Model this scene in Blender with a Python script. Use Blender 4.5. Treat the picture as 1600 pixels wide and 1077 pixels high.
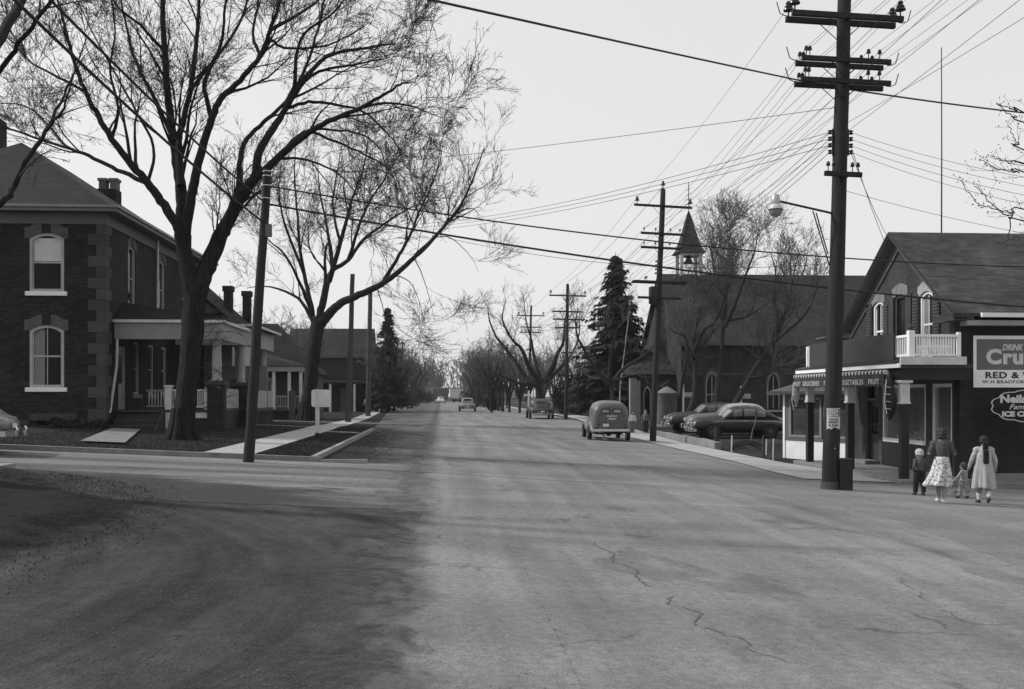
import bpy, math, random
import numpy as np
from mathutils import Vector, Matrix

# ------------------------------------------------------------------ camera, sky, sun, exposure
scene = bpy.context.scene
for o in list(bpy.data.objects):
    bpy.data.objects.remove(o)
C = scene.collection
F = 1600.0
YAW = math.atan(110 / 1600)
H = 1.85
cam_d = bpy.data.cameras.new('camera')
cam_d.sensor_width = 36
cam_d.lens = 36.0
cam_d.shift_y = 80 / 1600
cam_d.clip_start = 0.1
cam_d.clip_end = 4000
cam = bpy.data.objects.new('camera', cam_d)
C.objects.link(cam)
cam.location = (0, 0, H)
cam.rotation_euler = (math.pi / 2, 0, -YAW)
scene.camera = cam

SUN_AZ = math.radians(-74)      # from +Y, negative = to the left
SUN_EL = math.radians(37)
world = bpy.data.worlds.new('World')
scene.world = world
world.use_nodes = True
wn = world.node_tree
wn.nodes.clear()
sky = wn.nodes.new('ShaderNodeTexSky')
sky.sky_type = 'NISHITA'
sky.sun_disc = False
sky.sun_elevation = SUN_EL
sky.sun_rotation = SUN_AZ
sky.air_density = 1.0
sky.dust_density = 3.0
bw = wn.nodes.new('ShaderNodeRGBToBW')
pw = wn.nodes.new('ShaderNodeMath'); pw.operation = 'POWER'; pw.inputs[1].default_value = 0.15
ml = wn.nodes.new('ShaderNodeMath'); ml.operation = 'MULTIPLY'; ml.inputs[1].default_value = 5.75
bg = wn.nodes.new('ShaderNodeBackground')
bg.inputs['Strength'].default_value = 0.12
wo = wn.nodes.new('ShaderNodeOutputWorld')
wn.links.new(sky.outputs[0], bw.inputs[0])
wn.links.new(bw.outputs[0], pw.inputs[0])
wn.links.new(pw.outputs[0], ml.inputs[0])
wn.links.new(ml.outputs[0], bg.inputs['Color'])
wn.links.new(bg.outputs[0], wo.inputs[0])

sun_d = bpy.data.lights.new('sun', 'SUN')
sun_d.energy = 3.1
sun_d.angle = math.radians(3.0)
sun_d.color = (1, 1, 1)
sun = bpy.data.objects.new('sun', sun_d)
C.objects.link(sun)
sv = Vector((math.sin(SUN_AZ) * math.cos(SUN_EL), math.cos(SUN_AZ) * math.cos(SUN_EL), math.sin(SUN_EL)))
sun.rotation_euler = sv.to_track_quat('Z', 'Y').to_euler()
sun.location = sv * 60

scene.view_settings.view_transform = 'Standard'
scene.view_settings.look = 'None'
scene.view_settings.exposure = 0.0
scene.view_settings.gamma = 1.0
scene.view_settings.use_curve_mapping = False

# ------------------------------------------------------------------ helpers
PI = math.pi
rnd = random.Random(7)
cY, sY = math.cos(YAW), math.sin(YAW)

def sstep(a, b, x):
    t = min(max((x - a) / (b - a), 0), 1)
    return t * t * (3 - 2 * t)

def G(X, Y):
    """height of the terrain: the street falls from left to right near the crossing"""
    s = .045 * (1 - sstep(48, 85, Y))
    return -s * min(max(X, -30), 30)

def ray(px, py):
    a = (px - 800) / F
    return (a * cY + sY, cY - a * sY, (618 - py) / F)

def at(px, py, Y):
    d = ray(px, py)
    k = Y / d[1]
    return Vector((d[0] * k, Y, H + d[2] * k))

def atx(px, py, X):
    d = ray(px, py)
    k = X / d[0]
    return Vector((X, d[1] * k, H + d[2] * k))

def lerp(a, b, t):
    return a + (b - a) * t

class MB:
    """collects shapes for one mesh"""
    def __init__(s):
        s.v = []; s.f = []
    def add(s, vs, fs):
        n = len(s.v)
        s.v.extend([tuple(v) for v in vs])
        s.f.extend([tuple(i + n for i in f) for f in fs])
        return s
    def hexa(s, p):
        return s.add(p, [(0, 3, 2, 1), (4, 5, 6, 7), (0, 1, 5, 4), (1, 2, 6, 5), (2, 3, 7, 6), (3, 0, 4, 7)])
    def box(s, x0, y0, z0, x1, y1, z1):
        x0, x1 = sorted((x0, x1)); y0, y1 = sorted((y0, y1)); z0, z1 = sorted((z0, z1))
        return s.hexa([(x0, y0, z0), (x1, y0, z0), (x1, y1, z0), (x0, y1, z0), (x0, y0, z1), (x1, y0, z1), (x1, y1, z1), (x0, y1, z1)])
    def beam(s, a, b, w, h, up=(0, 0, 1)):
        a = Vector(a); b = Vector(b); d = (b - a).normalized(); u = Vector(up)
        r = d.cross(u)
        if r.length < 1e-4: r = d.cross(Vector((1, 0, 0)))
        r.normalize(); u = r.cross(d).normalized()
        q = []
        for p in (a, b):
            for i, j in ((-1, -1), (1, -1), (1, 1), (-1, 1)):
                q.append(p + r * (i * w / 2) + u * (j * h / 2))
        return s.hexa(q)
    def prism(s, poly, off):
        """poly: list of 3d points, off: vector"""
        n = len(poly); off = Vector(off)
        a = [Vector(p) for p in poly]; b = [p + off for p in a]
        fs = [tuple(range(n))[::-1], tuple(range(n, 2 * n))]
        for i in range(n):
            j = (i + 1) % n
            fs.append((i, j, j + n, i + n))
        return s.add(a + b, fs)
    def tube(s, pts, r, n=8, cap=True):
        pts = [Vector(p) for p in pts]
        m = len(pts)
        rs = r if isinstance(r, (list, tuple)) else [r] * m
        vs = []; fs = []
        ref = None
        for i in range(m):
            d = (pts[min(i + 1, m - 1)] - pts[max(i - 1, 0)])
            d = d.normalized() if d.length > 1e-9 else Vector((0, 0, 1))
            if ref is None:
                ref = Vector((0, 0, 1)) if abs(d.z) < .9 else Vector((1, 0, 0))
            x = d.cross(ref)
            if x.length < 1e-5: x = d.cross(Vector((0, 1, 0)))
            x.normalize(); y = x.cross(d).normalized()
            ref = y
            for k in range(n):
                t = 2 * PI * k / n
                vs.append(pts[i] + x * (math.cos(t) * rs[i]) + y * (math.sin(t) * rs[i]))
        for i in range(m - 1):
            for k in range(n):
                a = i * n + k; b = i * n + (k + 1) % n
                fs.append((a, b, b + n, a + n))
        if cap:
            fs.append(tuple(range(n))[::-1]); fs.append(tuple(range((m - 1) * n, m * n)))
        return s.add(vs, fs)
    def lathe(s, prof, n=16, c=(0, 0, 0), axis='z', cap=True):
        vs = []; fs = []; c = Vector(c)
        for r, h in prof:
            for k in range(n):
                t = 2 * PI * k / n
                a, b = r * math.cos(t), r * math.sin(t)
                vs.append(c + (Vector((a, b, h)) if axis == 'z' else Vector((h, a, b)) if axis == 'x' else Vector((a, h, b))))
        m = len(prof)
        for i in range(m - 1):
            for k in range(n):
                p = i * n + k; q = i * n + (k + 1) % n
                fs.append((p, q, q + n, p + n))
        if cap:
            fs.append(tuple(range(n))[::-1]); fs.append(tuple(range((m - 1) * n, m * n)))
        return s.add(vs, fs)
    def ell(s, c, r, nu=12, nv=8, rot=None):
        vs = []; fs = []; c = Vector(c)
        for i in range(nv + 1):
            p = PI * i / nv
            for k in range(nu):
                t = 2 * PI * k / nu
                q = Vector((r[0] * math.sin(p) * math.cos(t), r[1] * math.sin(p) * math.sin(t), r[2] * math.cos(p)))
                if rot: q = rot @ q
                vs.append(c + q)
        for i in range(nv):
            for k in range(nu):
                a = i * nu + k; b = i * nu + (k + 1) % nu
                fs.append((a, a + nu, b + nu, b))
        return s.add(vs, fs)
    def grid(s, rows):
        n = len(rows[0]); vs = [p for r in rows for p in r]; fs = []
        for i in range(len(rows) - 1):
            for k in range(n - 1):
                a = i * n + k
                fs.append((a, a + 1, a + 1 + n, a + n))
        return s.add(vs, fs)

MESH_SMOOTH = 40
def mesh_of(name, mb, smooth=False):
    me = bpy.data.meshes.new(name)
    me.from_pydata([tuple(v) for v in mb.v], [], mb.f)
    me.validate(clean_customdata=False)
    if smooth:
        me.polygons.foreach_set('use_smooth', [True] * len(me.polygons))
        if smooth != 'all':
            try:
                me.set_sharp_from_angle(angle=math.radians(MESH_SMOOTH))
            except Exception:
                pass
    me.update()
    return me

def obj(name, mb, m, parent=None, smooth=False, bevel=0, loc=None):
    me = mb if isinstance(mb, bpy.types.Mesh) else mesh_of(name, mb, smooth)
    if m is not None and not me.materials:
        me.materials.append(m)
    o = bpy.data.objects.new(name, me)
    C.objects.link(o)
    if parent is not None:
        o.parent = parent
    if loc is not None:
        o.location = loc
    if bevel:
        b = o.modifiers.new('bevel', 'BEVEL'); b.width = bevel; b.segments = 2; b.limit_method = 'ANGLE'; b.angle_limit = math.radians(35)
    return o

def tag(o, label=None, cat=None, group=None, kind=None):
    if label: o['label'] = label
    if cat: o['category'] = cat
    if group: o['group'] = group
    if kind: o['kind'] = kind
    return o

def thing(name, label, cat, loc=(0, 0, 0), rz=0, group=None):
    o = bpy.data.objects.new(name, None)
    C.objects.link(o)
    o.empty_display_size = .2
    o.location = loc; o.rotation_euler = (0, 0, rz)
    return tag(o, label, cat, group)

def struct(name, mb, m, smooth=False):
    return tag(obj(name, mb, m, None, smooth), kind='structure')

def copy_tree(o, parent=None):
    c = o.copy(); C.objects.link(c); c.parent = parent
    for ch in list(o.children):
        copy_tree(ch, c)
    return c

# ------------------------------------------------------------------ materials (a black and white picture: every colour is a grey)
MATS = {}
def nd(nt, t, **k):
    n = nt.nodes.new(t)
    for a, b in k.items(): setattr(n, a, b)
    return n

def base_mat(name, rough=.8, metal=0, spec=.3):
    m = bpy.data.materials.new(name); m.use_nodes = True
    nt = m.node_tree
    p = nt.nodes['Principled BSDF']
    p.inputs['Roughness'].default_value = rough
    p.inputs['Metallic'].default_value = metal
    p.inputs['Specular IOR Level'].default_value = spec
    MATS[name] = m
    return m, nt, p

def noise(nt, vec, scale, detail=5, rough=.6, dist=0):
    n = nd(nt, 'ShaderNodeTexNoise')
    n.inputs['Scale'].default_value = scale; n.inputs['Detail'].default_value = detail
    n.inputs['Roughness'].default_value = rough; n.inputs['Distortion'].default_value = dist
    nt.links.new(vec, n.inputs['Vector'])
    return n.outputs['Fac']

def mapr(nt, v, a, b, c, d):
    n = nd(nt, 'ShaderNodeMapRange')
    for i, x in enumerate((a, b, c, d)): n.inputs[i + 1].default_value = x
    nt.links.new(v, n.inputs[0])
    return n.outputs[0]

def math_(nt, op, a, b=None, c=None):
    n = nd(nt, 'ShaderNodeMath', operation=op)
    for i, x in enumerate((a, b, c)):
        if x is None: continue
        if isinstance(x, (int, float)): n.inputs[i].default_value = x
        else: nt.links.new(x, n.inputs[i])
    return n.outputs[0]

def mixf(nt, f, a, b):
    n = nd(nt, 'ShaderNodeMix')
    for i, x in ((0, f), (2, a), (3, b)):
        if isinstance(x, (int, float)): n.inputs[i].default_value = x
        else: nt.links.new(x, n.inputs[i])
    return n.outputs[0]

def coords(nt, scale=(1, 1, 1), kind='Object'):
    t = nd(nt, 'ShaderNodeTexCoord')
    if scale == (1, 1, 1): return t.outputs[kind]
    m = nd(nt, 'ShaderNodeMapping'); m.inputs['Scale'].default_value = scale
    nt.links.new(t.outputs[kind], m.inputs[0])
    return m.outputs[0]

def bump(nt, p, h, strength=.3, dist=.02):
    b = nd(nt, 'ShaderNodeBump'); b.inputs['Strength'].default_value = strength; b.inputs['Distance'].default_value = dist
    nt.links.new(h, b.inputs['Height']); nt.links.new(b.outputs[0], p.inputs['Normal'])

def M(name, v, rough=.8, var=.2, scale=2.5, bumps=.15, metal=0, spec=.3, stretch=(1, 1, 1), bdist=.01, coat=0):
    """plain surface with large stains, fine grain and fine relief"""
    if name in MATS: return MATS[name]
    m, nt, p = base_mat(name, rough, metal, spec)
    vec = coords(nt, stretch)
    a = noise(nt, vec, scale, 6)
    b = noise(nt, vec, scale * 14, 3)
    x = mapr(nt, a, .25, .75, 1 - var, 1 + var)
    y = mapr(nt, b, .25, .75, 1 - var * .5, 1 + var * .5)
    k = math_(nt, 'MULTIPLY', math_(nt, 'MULTIPLY', x, y), v)
    nt.links.new(k, p.inputs['Base Color'])
    if bumps: bump(nt, p, b, bumps, bdist)
    if coat:
        p.inputs['Coat Weight'].default_value = coat; p.inputs['Coat Roughness'].default_value = .08
    return m

def brick_mat(name, v, mortar, bw_=.21, bh=.072, var=.3, bumps=.35):
    m, nt, p = base_mat(name, .9, 0, .2)
    t = nd(nt, 'ShaderNodeTexCoord')
    sx = nd(nt, 'ShaderNodeSeparateXYZ'); nt.links.new(t.outputs['Object'], sx.inputs[0])
    cx = nd(nt, 'ShaderNodeCombineXYZ')
    nt.links.new(math_(nt, 'ADD', sx.outputs[0], sx.outputs[1]), cx.inputs[0])
    nt.links.new(sx.outputs[2], cx.inputs[1])
    b = nd(nt, 'ShaderNodeTexBrick')
    b.inputs['Scale'].default_value = 1; b.inputs['Brick Width'].default_value = bw_; b.inputs['Row Height'].default_value = bh
    b.inputs['Mortar Size'].default_value = .008; b.inputs['Mortar Smooth'].default_value = .2
    b.inputs['Color1'].default_value = (v * (1 - var),) * 3 + (1,)
    b.inputs['Color2'].default_value = (v * (1 + var),) * 3 + (1,)
    b.inputs['Mortar'].default_value = (mortar,) * 3 + (1,)
    nt.links.new(cx.outputs[0], b.inputs['Vector'])
    a = mapr(nt, noise(nt, t.outputs['Object'], .7, 7, .65), .3, .7, .5, 1.5)
    mx = nd(nt, 'ShaderNodeMix', data_type='RGBA', blend_type='MULTIPLY'); mx.inputs[0].default_value = 1
    nt.links.new(b.outputs['Color'], mx.inputs[6]); nt.links.new(a, mx.inputs[7])
    nt.links.new(mx.outputs[2], p.inputs['Base Color'])
    bump(nt, p, math_(nt, 'SUBTRACT', 1, b.outputs['Fac']), bumps, .01)
    return m

def shingle_mat(name, v, var=.3):
    m, nt, p = base_mat(name, .9, 0, .2)
    t = nd(nt, 'ShaderNodeTexCoord')
    sx = nd(nt, 'ShaderNodeSeparateXYZ'); nt.links.new(t.outputs['Object'], sx.inputs[0])
    cx = nd(nt, 'ShaderNodeCombineXYZ')
    nt.links.new(math_(nt, 'ADD', sx.outputs[0], sx.outputs[1]), cx.inputs[0])
    nt.links.new(sx.outputs[2], cx.inputs[1])
    b = nd(nt, 'ShaderNodeTexBrick')
    b.inputs['Scale'].default_value = 1; b.inputs['Brick Width'].default_value = .3; b.inputs['Row Height'].default_value = .075
    b.inputs['Mortar Size'].default_value = .006
    b.inputs['Color1'].default_value = (v * (1 - var),) * 3 + (1,)
    b.inputs['Color2'].default_value = (v * (1 + var),) * 3 + (1,)
    b.inputs['Mortar'].default_value = (v * .5,) * 3 + (1,)
    nt.links.new(cx.outputs[0], b.inputs['Vector'])
    a = mapr(nt, noise(nt, t.outputs['Object'], .5, 7, .65), .3, .7, .65, 1.35)
    mx = nd(nt, 'ShaderNodeMix', data_type='RGBA', blend_type='MULTIPLY'); mx.inputs[0].default_value = 1
    nt.links.new(b.outputs['Color'], mx.inputs[6]); nt.links.new(a, mx.inputs[7])
    nt.links.new(mx.outputs[2], p.inputs['Base Color'])
    bump(nt, p, math_(nt, 'SUBTRACT', 1, b.outputs['Fac']), .4, .012)
    return m

def board_mat(name, v, pitch=.12, axis=2, var=.12):
    """painted clapboard or matching: real colour with a shadow-line relief"""
    m, nt, p = base_mat(name, .7, 0, .3)
    t = nd(nt, 'ShaderNodeTexCoord')
    sx = nd(nt, 'ShaderNodeSeparateXYZ'); nt.links.new(t.outputs['Object'], sx.inputs[0])
    c = sx.outputs[2] if axis == 2 else math_(nt, 'ADD', sx.outputs[0], sx.outputs[1])
    saw = math_(nt, 'FRACT', math_(nt, 'DIVIDE', c, pitch))
    a = mapr(nt, noise(nt, t.outputs['Object'], 1.2, 6), .3, .7, 1 - var, 1 + var)
    nt.links.new(math_(nt, 'MULTIPLY', a, v), p.inputs['Base Color'])
    bump(nt, p, math_(nt, 'POWER', saw, 3.0), .9, -.03 if axis == 2 else .03)
    return m

def glass_mat(name, v=.02, rough=.06, spec=.3):
    m, nt, p = base_mat(name, rough, 0, spec)
    vec = coords(nt)
    nt.links.new(mapr(nt, noise(nt, vec, 1.3, 3), .3, .7, v * .6, v * 1.5), p.inputs['Base Color'])
    bump(nt, p, noise(nt, vec, 2.2, 2), .04, .02)
    return m

brick_dark = brick_mat('brick_dark', .019, .032, var=.5)
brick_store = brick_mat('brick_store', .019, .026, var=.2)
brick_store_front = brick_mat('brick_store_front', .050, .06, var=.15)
brick_church = brick_mat('brick_church', .034, .042)
brick_pale = brick_mat('brick_pale', .17, .14, var=.12)
brick_pier = brick_mat('brick_pier', .02, .03)
shingle_dark = shingle_mat('shingle_dark', .02)
shingle_grey = shingle_mat('shingle_grey', .062)
shingle_church = shingle_mat('shingle_church', .034)
white = M('white_paint', .84, .55, .08, 1.5, .1)
white_old = M('white_paint_old', .56, .65, .2, 2.5, .2)
cream = M('cream_paint', .30, .65, .15, 1.5, .15)
grey_trim = M('grey_trim', .12, .7, .2, 2, .15)
pale_stone = M('pale_stone', .20, .9, .3, 4, .4)
concrete = M('concrete', .26, .9, .2, 1.4, .3)
concrete_old = M('concrete_old', .19, .9, .3, 2, .4)
clap_white = board_mat('clapboard_white', .36)
board_white = board_mat('vertical_boards', .74, .14, 0)
board_grey = board_mat('vertical_boards_grey', .3, .14, 0)
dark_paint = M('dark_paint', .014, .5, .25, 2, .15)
mid_paint = M('mid_paint', .045, .6, .2, 2, .15)
step_paint = M('step_paint', .045, .7, .3, 3, .2)
wood_pole = M('pole_wood', .024, .85, .4, 3, .5, stretch=(5, 5, .35), bdist=.03)
wood_pole_pale = M('pole_wood_pale', .062, .85, .35, 3, .5, stretch=(5, 5, .35), bdist=.03)
wood_arm = M('arm_wood', .022, .85, .3, 3, .3)
iron = M('iron', .025, .6, .3, 6, .2, metal=.3)
insul = M('insulator', .015, .25, .2, 5, 0, spec=.6)
wire_m = M('wire', .02, .6, .1, 1, 0)
bark = M('bark', .030, .95, .85, 3, 1.0, stretch=(5, 5, .8), bdist=.12)  # strong colour variation stands in for light and shade on the bark ridges
bark2 = M('bark_grey', .035, .95, .4, 3, .8, stretch=(4, 4, .8), bdist=.06)
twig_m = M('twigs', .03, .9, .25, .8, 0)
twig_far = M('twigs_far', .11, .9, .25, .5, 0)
birch = M('birch_bark', .3, .8, .3, 6, .3)
needle = M('needles', .022, .9, .45, 1.2, 0)
shrub_m = M('shrub_leaves', .022, .9, .4, 3, 0)
glass = glass_mat('window_glass', .006, .06, .12)
glass_pale = glass_mat('window_glass_pale', .22, .2)  # pale base colour stands in for sky reflected in vehicle windows
curtain = M('curtain', .22, .95, .25, 5, .4, stretch=(8, 8, .6))
blind = M('roller_blind', .62, .9, .12, 2, .1)
chrome = M('chrome', .55, .16, .1, 5, 0, metal=1)
rubber = M('rubber', .02, .85, .2, 4, .2)
hub_m = M('hubcap', .4, .25, .1, 5, 0, metal=1)
lamp_glass = M('lamp_glass', .55, .12, .1, 4, 0, spec=.6)
sign_back = M('sign_back', .68, .6, .2, 6, .1)
# ------------------------------------------------------------------ terrain, street, pavements
def ground_mat(name, lo, hi, patch_scale, grain, stretch=(1, 1, 1), patch=(.35, .65), bstr=.5, bdist=.03, track=0, spots=0, rough=.95, edge=None, yedge=False, cracks=False, vedge=False, swirl=False):
    m, nt, p = base_mat(name, rough, 0, .15)
    vec = coords(nt); vs = coords(nt, stretch)
    a = noise(nt, vs, patch_scale, 8, .62, .4)
    f = mapr(nt, a, patch[0], patch[1], 0, 1)
    col = mixf(nt, f, lo, hi)
    g = noise(nt, vec, grain, 6, .75)
    col = math_(nt, 'MULTIPLY', col, mapr(nt, g, .25, .75, .66, 1.34))
    g2 = noise(nt, vec, grain * 6, 2, .6)
    col = math_(nt, 'MULTIPLY', col, mapr(nt, g2, .25, .75, .66, 1.34))
    if track:
        tv = coords(nt, (1.1, .045, 1))
        tr = noise(nt, tv, 1.5, 4, .55, .2)
        col = math_(nt, 'MULTIPLY', col, mapr(nt, tr, .35, .65, 1 - track, 1 + track))
        cv = coords(nt, (.03, .5, 1))
        cr = noise(nt, cv, 1.3, 4, .55, .5)
        col = math_(nt, 'MULTIPLY', col, mapr(nt, cr, .4, .6, 1 - track * .8, 1 + track * .5))
    if spots:
        v = nd(nt, 'ShaderNodeTexVoronoi'); v.inputs['Scale'].default_value = 3.1
        nt.links.new(vec, v.inputs['Vector'])
        sp = mapr(nt, v.outputs['Distance'], .03, .09, 1 - spots, 1)
        col = math_(nt, 'MULTIPLY', col, sp)
    if edge:
        sx = nd(nt, 'ShaderNodeSeparateXYZ'); nt.links.new(vec, sx.inputs[0])
        en = noise(nt, coords(nt, (1, .8, 1)), 1.1, 9, .68, .3)
        ex = math_(nt, 'ADD', sx.outputs[0], mapr(nt, en, .25, .75, -.3, .3) if edge[1] > 0 else mapr(nt, en, .25, .75, -1.6, 1.6))
        f = mapr(nt, ex, edge[1] - .35, edge[1] - .05, 1, 0) if edge[1] > 0 else mapr(nt, ex, edge[1] - 1.3, edge[1] + 1.5, 0, .9)
        eb = math_(nt, 'MULTIPLY', mapr(nt, sx.outputs[1], 13.5, 19, 0, 1), mapr(nt, sx.outputs[1], 27, 33, 1, .55))
        ec = math_(nt, 'MULTIPLY', mixf(nt, eb, math_(nt, 'MULTIPLY', edge[0], mapr(nt, sx.outputs[0], -1.3, -.2, .62, 1.0)), .135), mapr(nt, g, .25, .75, .6, 1.4))
        col = mixf(nt, f, col, ec)
        if edge[1] > 0:      # the tar film frays out over the dirt
            fr = noise(nt, coords(nt, (1, .7, 1)), 1.6, 9, .72, .4)
            al = mapr(nt, math_(nt, 'ADD', sx.outputs[0], mapr(nt, fr, .25, .75, -.75, .75)), -.95, -.35, 0, 1)
            nt.links.new(al, p.inputs['Alpha'])
    if yedge:
        sx = nd(nt, 'ShaderNodeSeparateXYZ'); nt.links.new(vec, sx.inputs[0])
        en = noise(nt, coords(nt, (.35, 1, 1)), .9, 8, .65, .3)
        lim = mapr(nt, sx.outputs[0], -6.5, -.5, 21.0, 17.0)
        ey = math_(nt, 'ADD', math_(nt, 'SUBTRACT', sx.outputs[1], lim), mapr(nt, en, .25, .75, -1.7, 1.7))
        f = mapr(nt, ey, -.1, .9, 1, 0)
        col = mixf(nt, f, col, math_(nt, 'MULTIPLY', .045, mapr(nt, g, .25, .75, .7, 1.3)))
        f2 = mapr(nt, math_(nt, 'ADD', sx.outputs[0], mapr(nt, en, .25, .75, -1.8, 1.8)), -3.0, .2, 0, 1)
        col = mixf(nt, f2, col, math_(nt, 'MULTIPLY', .125, mapr(nt, g, .25, .75, .7, 1.3)))
    if swirl:      # wheel tracks curving round the corner into the side street
        sx = nd(nt, 'ShaderNodeSeparateXYZ'); nt.links.new(vec, sx.inputs[0])
        dx = math_(nt, 'ADD', sx.outputs[0], 11.0); dy = math_(nt, 'SUBTRACT', sx.outputs[1], 9.0)
        rr_ = math_(nt, 'SQRT', math_(nt, 'ADD', math_(nt, 'MULTIPLY', dx, dx), math_(nt, 'MULTIPLY', dy, dy)))
        cv = nd(nt, 'ShaderNodeCombineXYZ'); nt.links.new(rr_, cv.inputs[0]); nt.links.new(math_(nt, 'ARCTAN2', dy, dx), cv.inputs[1])
        mp = nd(nt, 'ShaderNodeMapping'); mp.inputs['Scale'].default_value = (1.0, .55, 1); nt.links.new(cv.outputs[0], mp.inputs[0])
        col = math_(nt, 'MULTIPLY', col, mapr(nt, noise(nt, mp.outputs[0], 1.7, 7, .7, .25), .32, .68, .5, 1.6))
        col = math_(nt, 'MULTIPLY', col, mapr(nt, sx.outputs[1], 29, 38, 1, 1.9))
    if vedge:      # trodden earth spilling over the rim of the verge
        sx = nd(nt, 'ShaderNodeSeparateXYZ'); nt.links.new(vec, sx.inputs[0])
        en = noise(nt, coords(nt, (1, .5, 1)), .8, 8, .66, .4)
        rim = mapr(nt, sx.outputs[1], 15.0, 20.5, -4.1, -8.2)
        f = mapr(nt, math_(nt, 'ADD', math_(nt, 'SUBTRACT', sx.outputs[0], rim), mapr(nt, en, .25, .75, -1.5, 1.5)), -1.3, .2, 0, 1)
        va = mapr(nt, math_(nt, 'ADD', math_(nt, 'SUBTRACT', sx.outputs[0], rim), mapr(nt, noise(nt, vec, 1.3, 8, .7), .25, .75, -.8, .8)), -1.0, -.1, 1, 0)
        nt.links.new(va, p.inputs['Alpha'])
        col = mixf(nt, f, col, math_(nt, 'MULTIPLY', .02, mapr(nt, g, .25, .75, .5, 1.5)))
    if cracks:
        v2 = nd(nt, 'ShaderNodeTexVoronoi', feature='DISTANCE_TO_EDGE'); v2.inputs['Scale'].default_value = .42
        wv = nd(nt, 'ShaderNodeVectorMath', operation='ADD'); n3 = nd(nt, 'ShaderNodeTexNoise'); n3.inputs['Scale'].default_value = 1.6; n3.inputs['Detail'].default_value = 6
        nt.links.new(vec, n3.inputs['Vector']); nt.links.new(vec, wv.inputs[0]); nt.links.new(n3.outputs['Color'], wv.inputs[1]); nt.links.new(wv.outputs[0], v2.inputs['Vector'])
        ck = mapr(nt, v2.outputs['Distance'], .002, .012, 0, 1)
        mk = mapr(nt, noise(nt, vec, .35, 3), .52, .6, 0, 1)
        col = math_(nt, 'MULTIPLY', col, mixf(nt, mk, 1.0, mapr(nt, ck, 0, 1, .55, 1)))
        pt = mapr(nt, noise(nt, coords(nt, (1, .5, 1)), .55, 6, .6, 1.0), .58, .63, 1, .74)
        col = math_(nt, 'MULTIPLY', col, pt)
        dr = nd(nt, 'ShaderNodeTexVoronoi'); dr.inputs['Scale'].default_value = .9; nt.links.new(vec, dr.inputs['Vector'])
        col = math_(nt, 'MULTIPLY', col, mapr(nt, dr.outputs['Distance'], .02, .05, .5, 1))
    nt.links.new(col, p.inputs['Base Color'])
    h = math_(nt, 'ADD', g, math_(nt, 'MULTIPLY', g2, .5))
    bump(nt, p, h, bstr, bdist)
    return m

asphalt = ground_mat('asphalt_worn', .165, .225, .3, 11, (1, .4, 1), (.36, .64), .7, .016, .16, .4, edge=(.10, .001), cracks=True)
gravel = ground_mat('dusty_gravel', .16, .22, .35, 10, (.6, 1, 1), (.36, .62), .5, .02, .08, .2)
sidest = ground_mat('dirt_side_street', .10, .22, .5, 6, (.14, 1.6, 1), (.36, .62), .5, .02, yedge=True)
lane_m = ground_mat('lane_dirt', .10, .2, .5, 6, (.14, 1.6, 1), (.36, .62), .5, .02)
dirt = ground_mat('shoulder_dirt', .026, .060, .55, 6, (.9, .3, 1), (.38, .62), .9, .04, 0, edge=(.10, -.9), swirl=True)
verge_m = ground_mat('verge_soil', .007, .019, .6, 4, (.8, .6, 1), (.35, .7), 1.0, .06, vedge=True)
lawn_m = ground_mat('lawn', .011, .034, .8, 6, (1, 1, 1), (.35, .65), 1.0, .05)
earth = ground_mat('field_earth', .018, .036, .3, 4, (1, 1, 1), (.35, .65), .9, .05)
walk_m = ground_mat('pavement_concrete', .31, .42, .5, 8, (1, 1, 1), (.35, .65), .3, .01, 0, .15)

def frange(a, b, n):
    return [a + (b - a) * i / n for i in range(n + 1)]

ys = frange(-60, 0, 12) + frange(2, 130, 64) + [140, 155, 175, 200, 240, 300, 400, 600, 900, 1400, 2200]
xs = [-1500, -900, -500, -250, -120, -70, -45, -30] + frange(-28, 28, 28) + [30, 45, 70, 120, 250, 500, 900, 1500]
struct('ground', MB().grid([[(x, y, G(x, y) - .02) for x in xs] for y in ys]), earth, True)

def wob(y, s, a):
    return a * (math.sin(y * s + 1.3) * .5 + math.sin(y * s * 2.7 + .4) * .3 + math.sin(y * s * 6.1) * .2)

def ragged(y, amp, k):
    r = random.Random(int(y * 1000) + k)
    return wob(y, 1.1, amp * .5)

def strip(yv, left, right, n, dz):
    rows = []
    for y in yv:
        a, b = left(y), right(y)
        rows.append([(lerp(a, b, i / n), y, G(lerp(a, b, i / n), y) + dz) for i in range(n + 1)])
    return MB().grid(rows)

yfine = frange(-12, 2, 60) + frange(2.05, 24, 640) + frange(24.2, 40, 120)[1:] + frange(40.2, 120, 240)[1:] + frange(122, 330, 60)
# dirt shoulder on the left of the asphalt
def kerbx(y):
    return -3.25 if y > 27.2 else -12
struct('dirt_shoulder', strip([y for y in yfine if y < 330], lambda y: (-3.4 - .04 * max(0, y - 50) if y > 27 else -9.5), lambda y: .4, 14, .006), dirt, True)
# side street, left and right of the crossing
rows = []
for i in range(121):
    x = lerp(-70, .6, i / 120)
    near = 20.95 - 4.6 * sstep(-8.2, -4.0, x)
    far = 26.45 if x < -3.0 else 26.45 + (x + 3.0) * .35
    rows.append([(x, lerp(near, far, k / 8), G(x, lerp(near, far, k / 8)) + .011) for k in range(9)])
struct('side_street', MB().grid(rows), sidest, True)
struct('gravel_apron', strip([y for y in yfine if y < 330], lambda y: 4.0,
       lambda y: 60 if y < 26.6 else (14 if y < 27.4 else 10.3), 24, .007), gravel, True)
# asphalt carriageway
def xl(y): return -1.7 - .35 * sstep(14, 30, y) + ragged(y, .12, 1)
def xr(y): return 6.3 + 1.6 * math.exp(-((y - 17) / 6.0) ** 2) + ragged(y, .22, 5)
road = struct('street', strip(yfine, xl, xr, 20, .016), asphalt, True)
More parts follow.
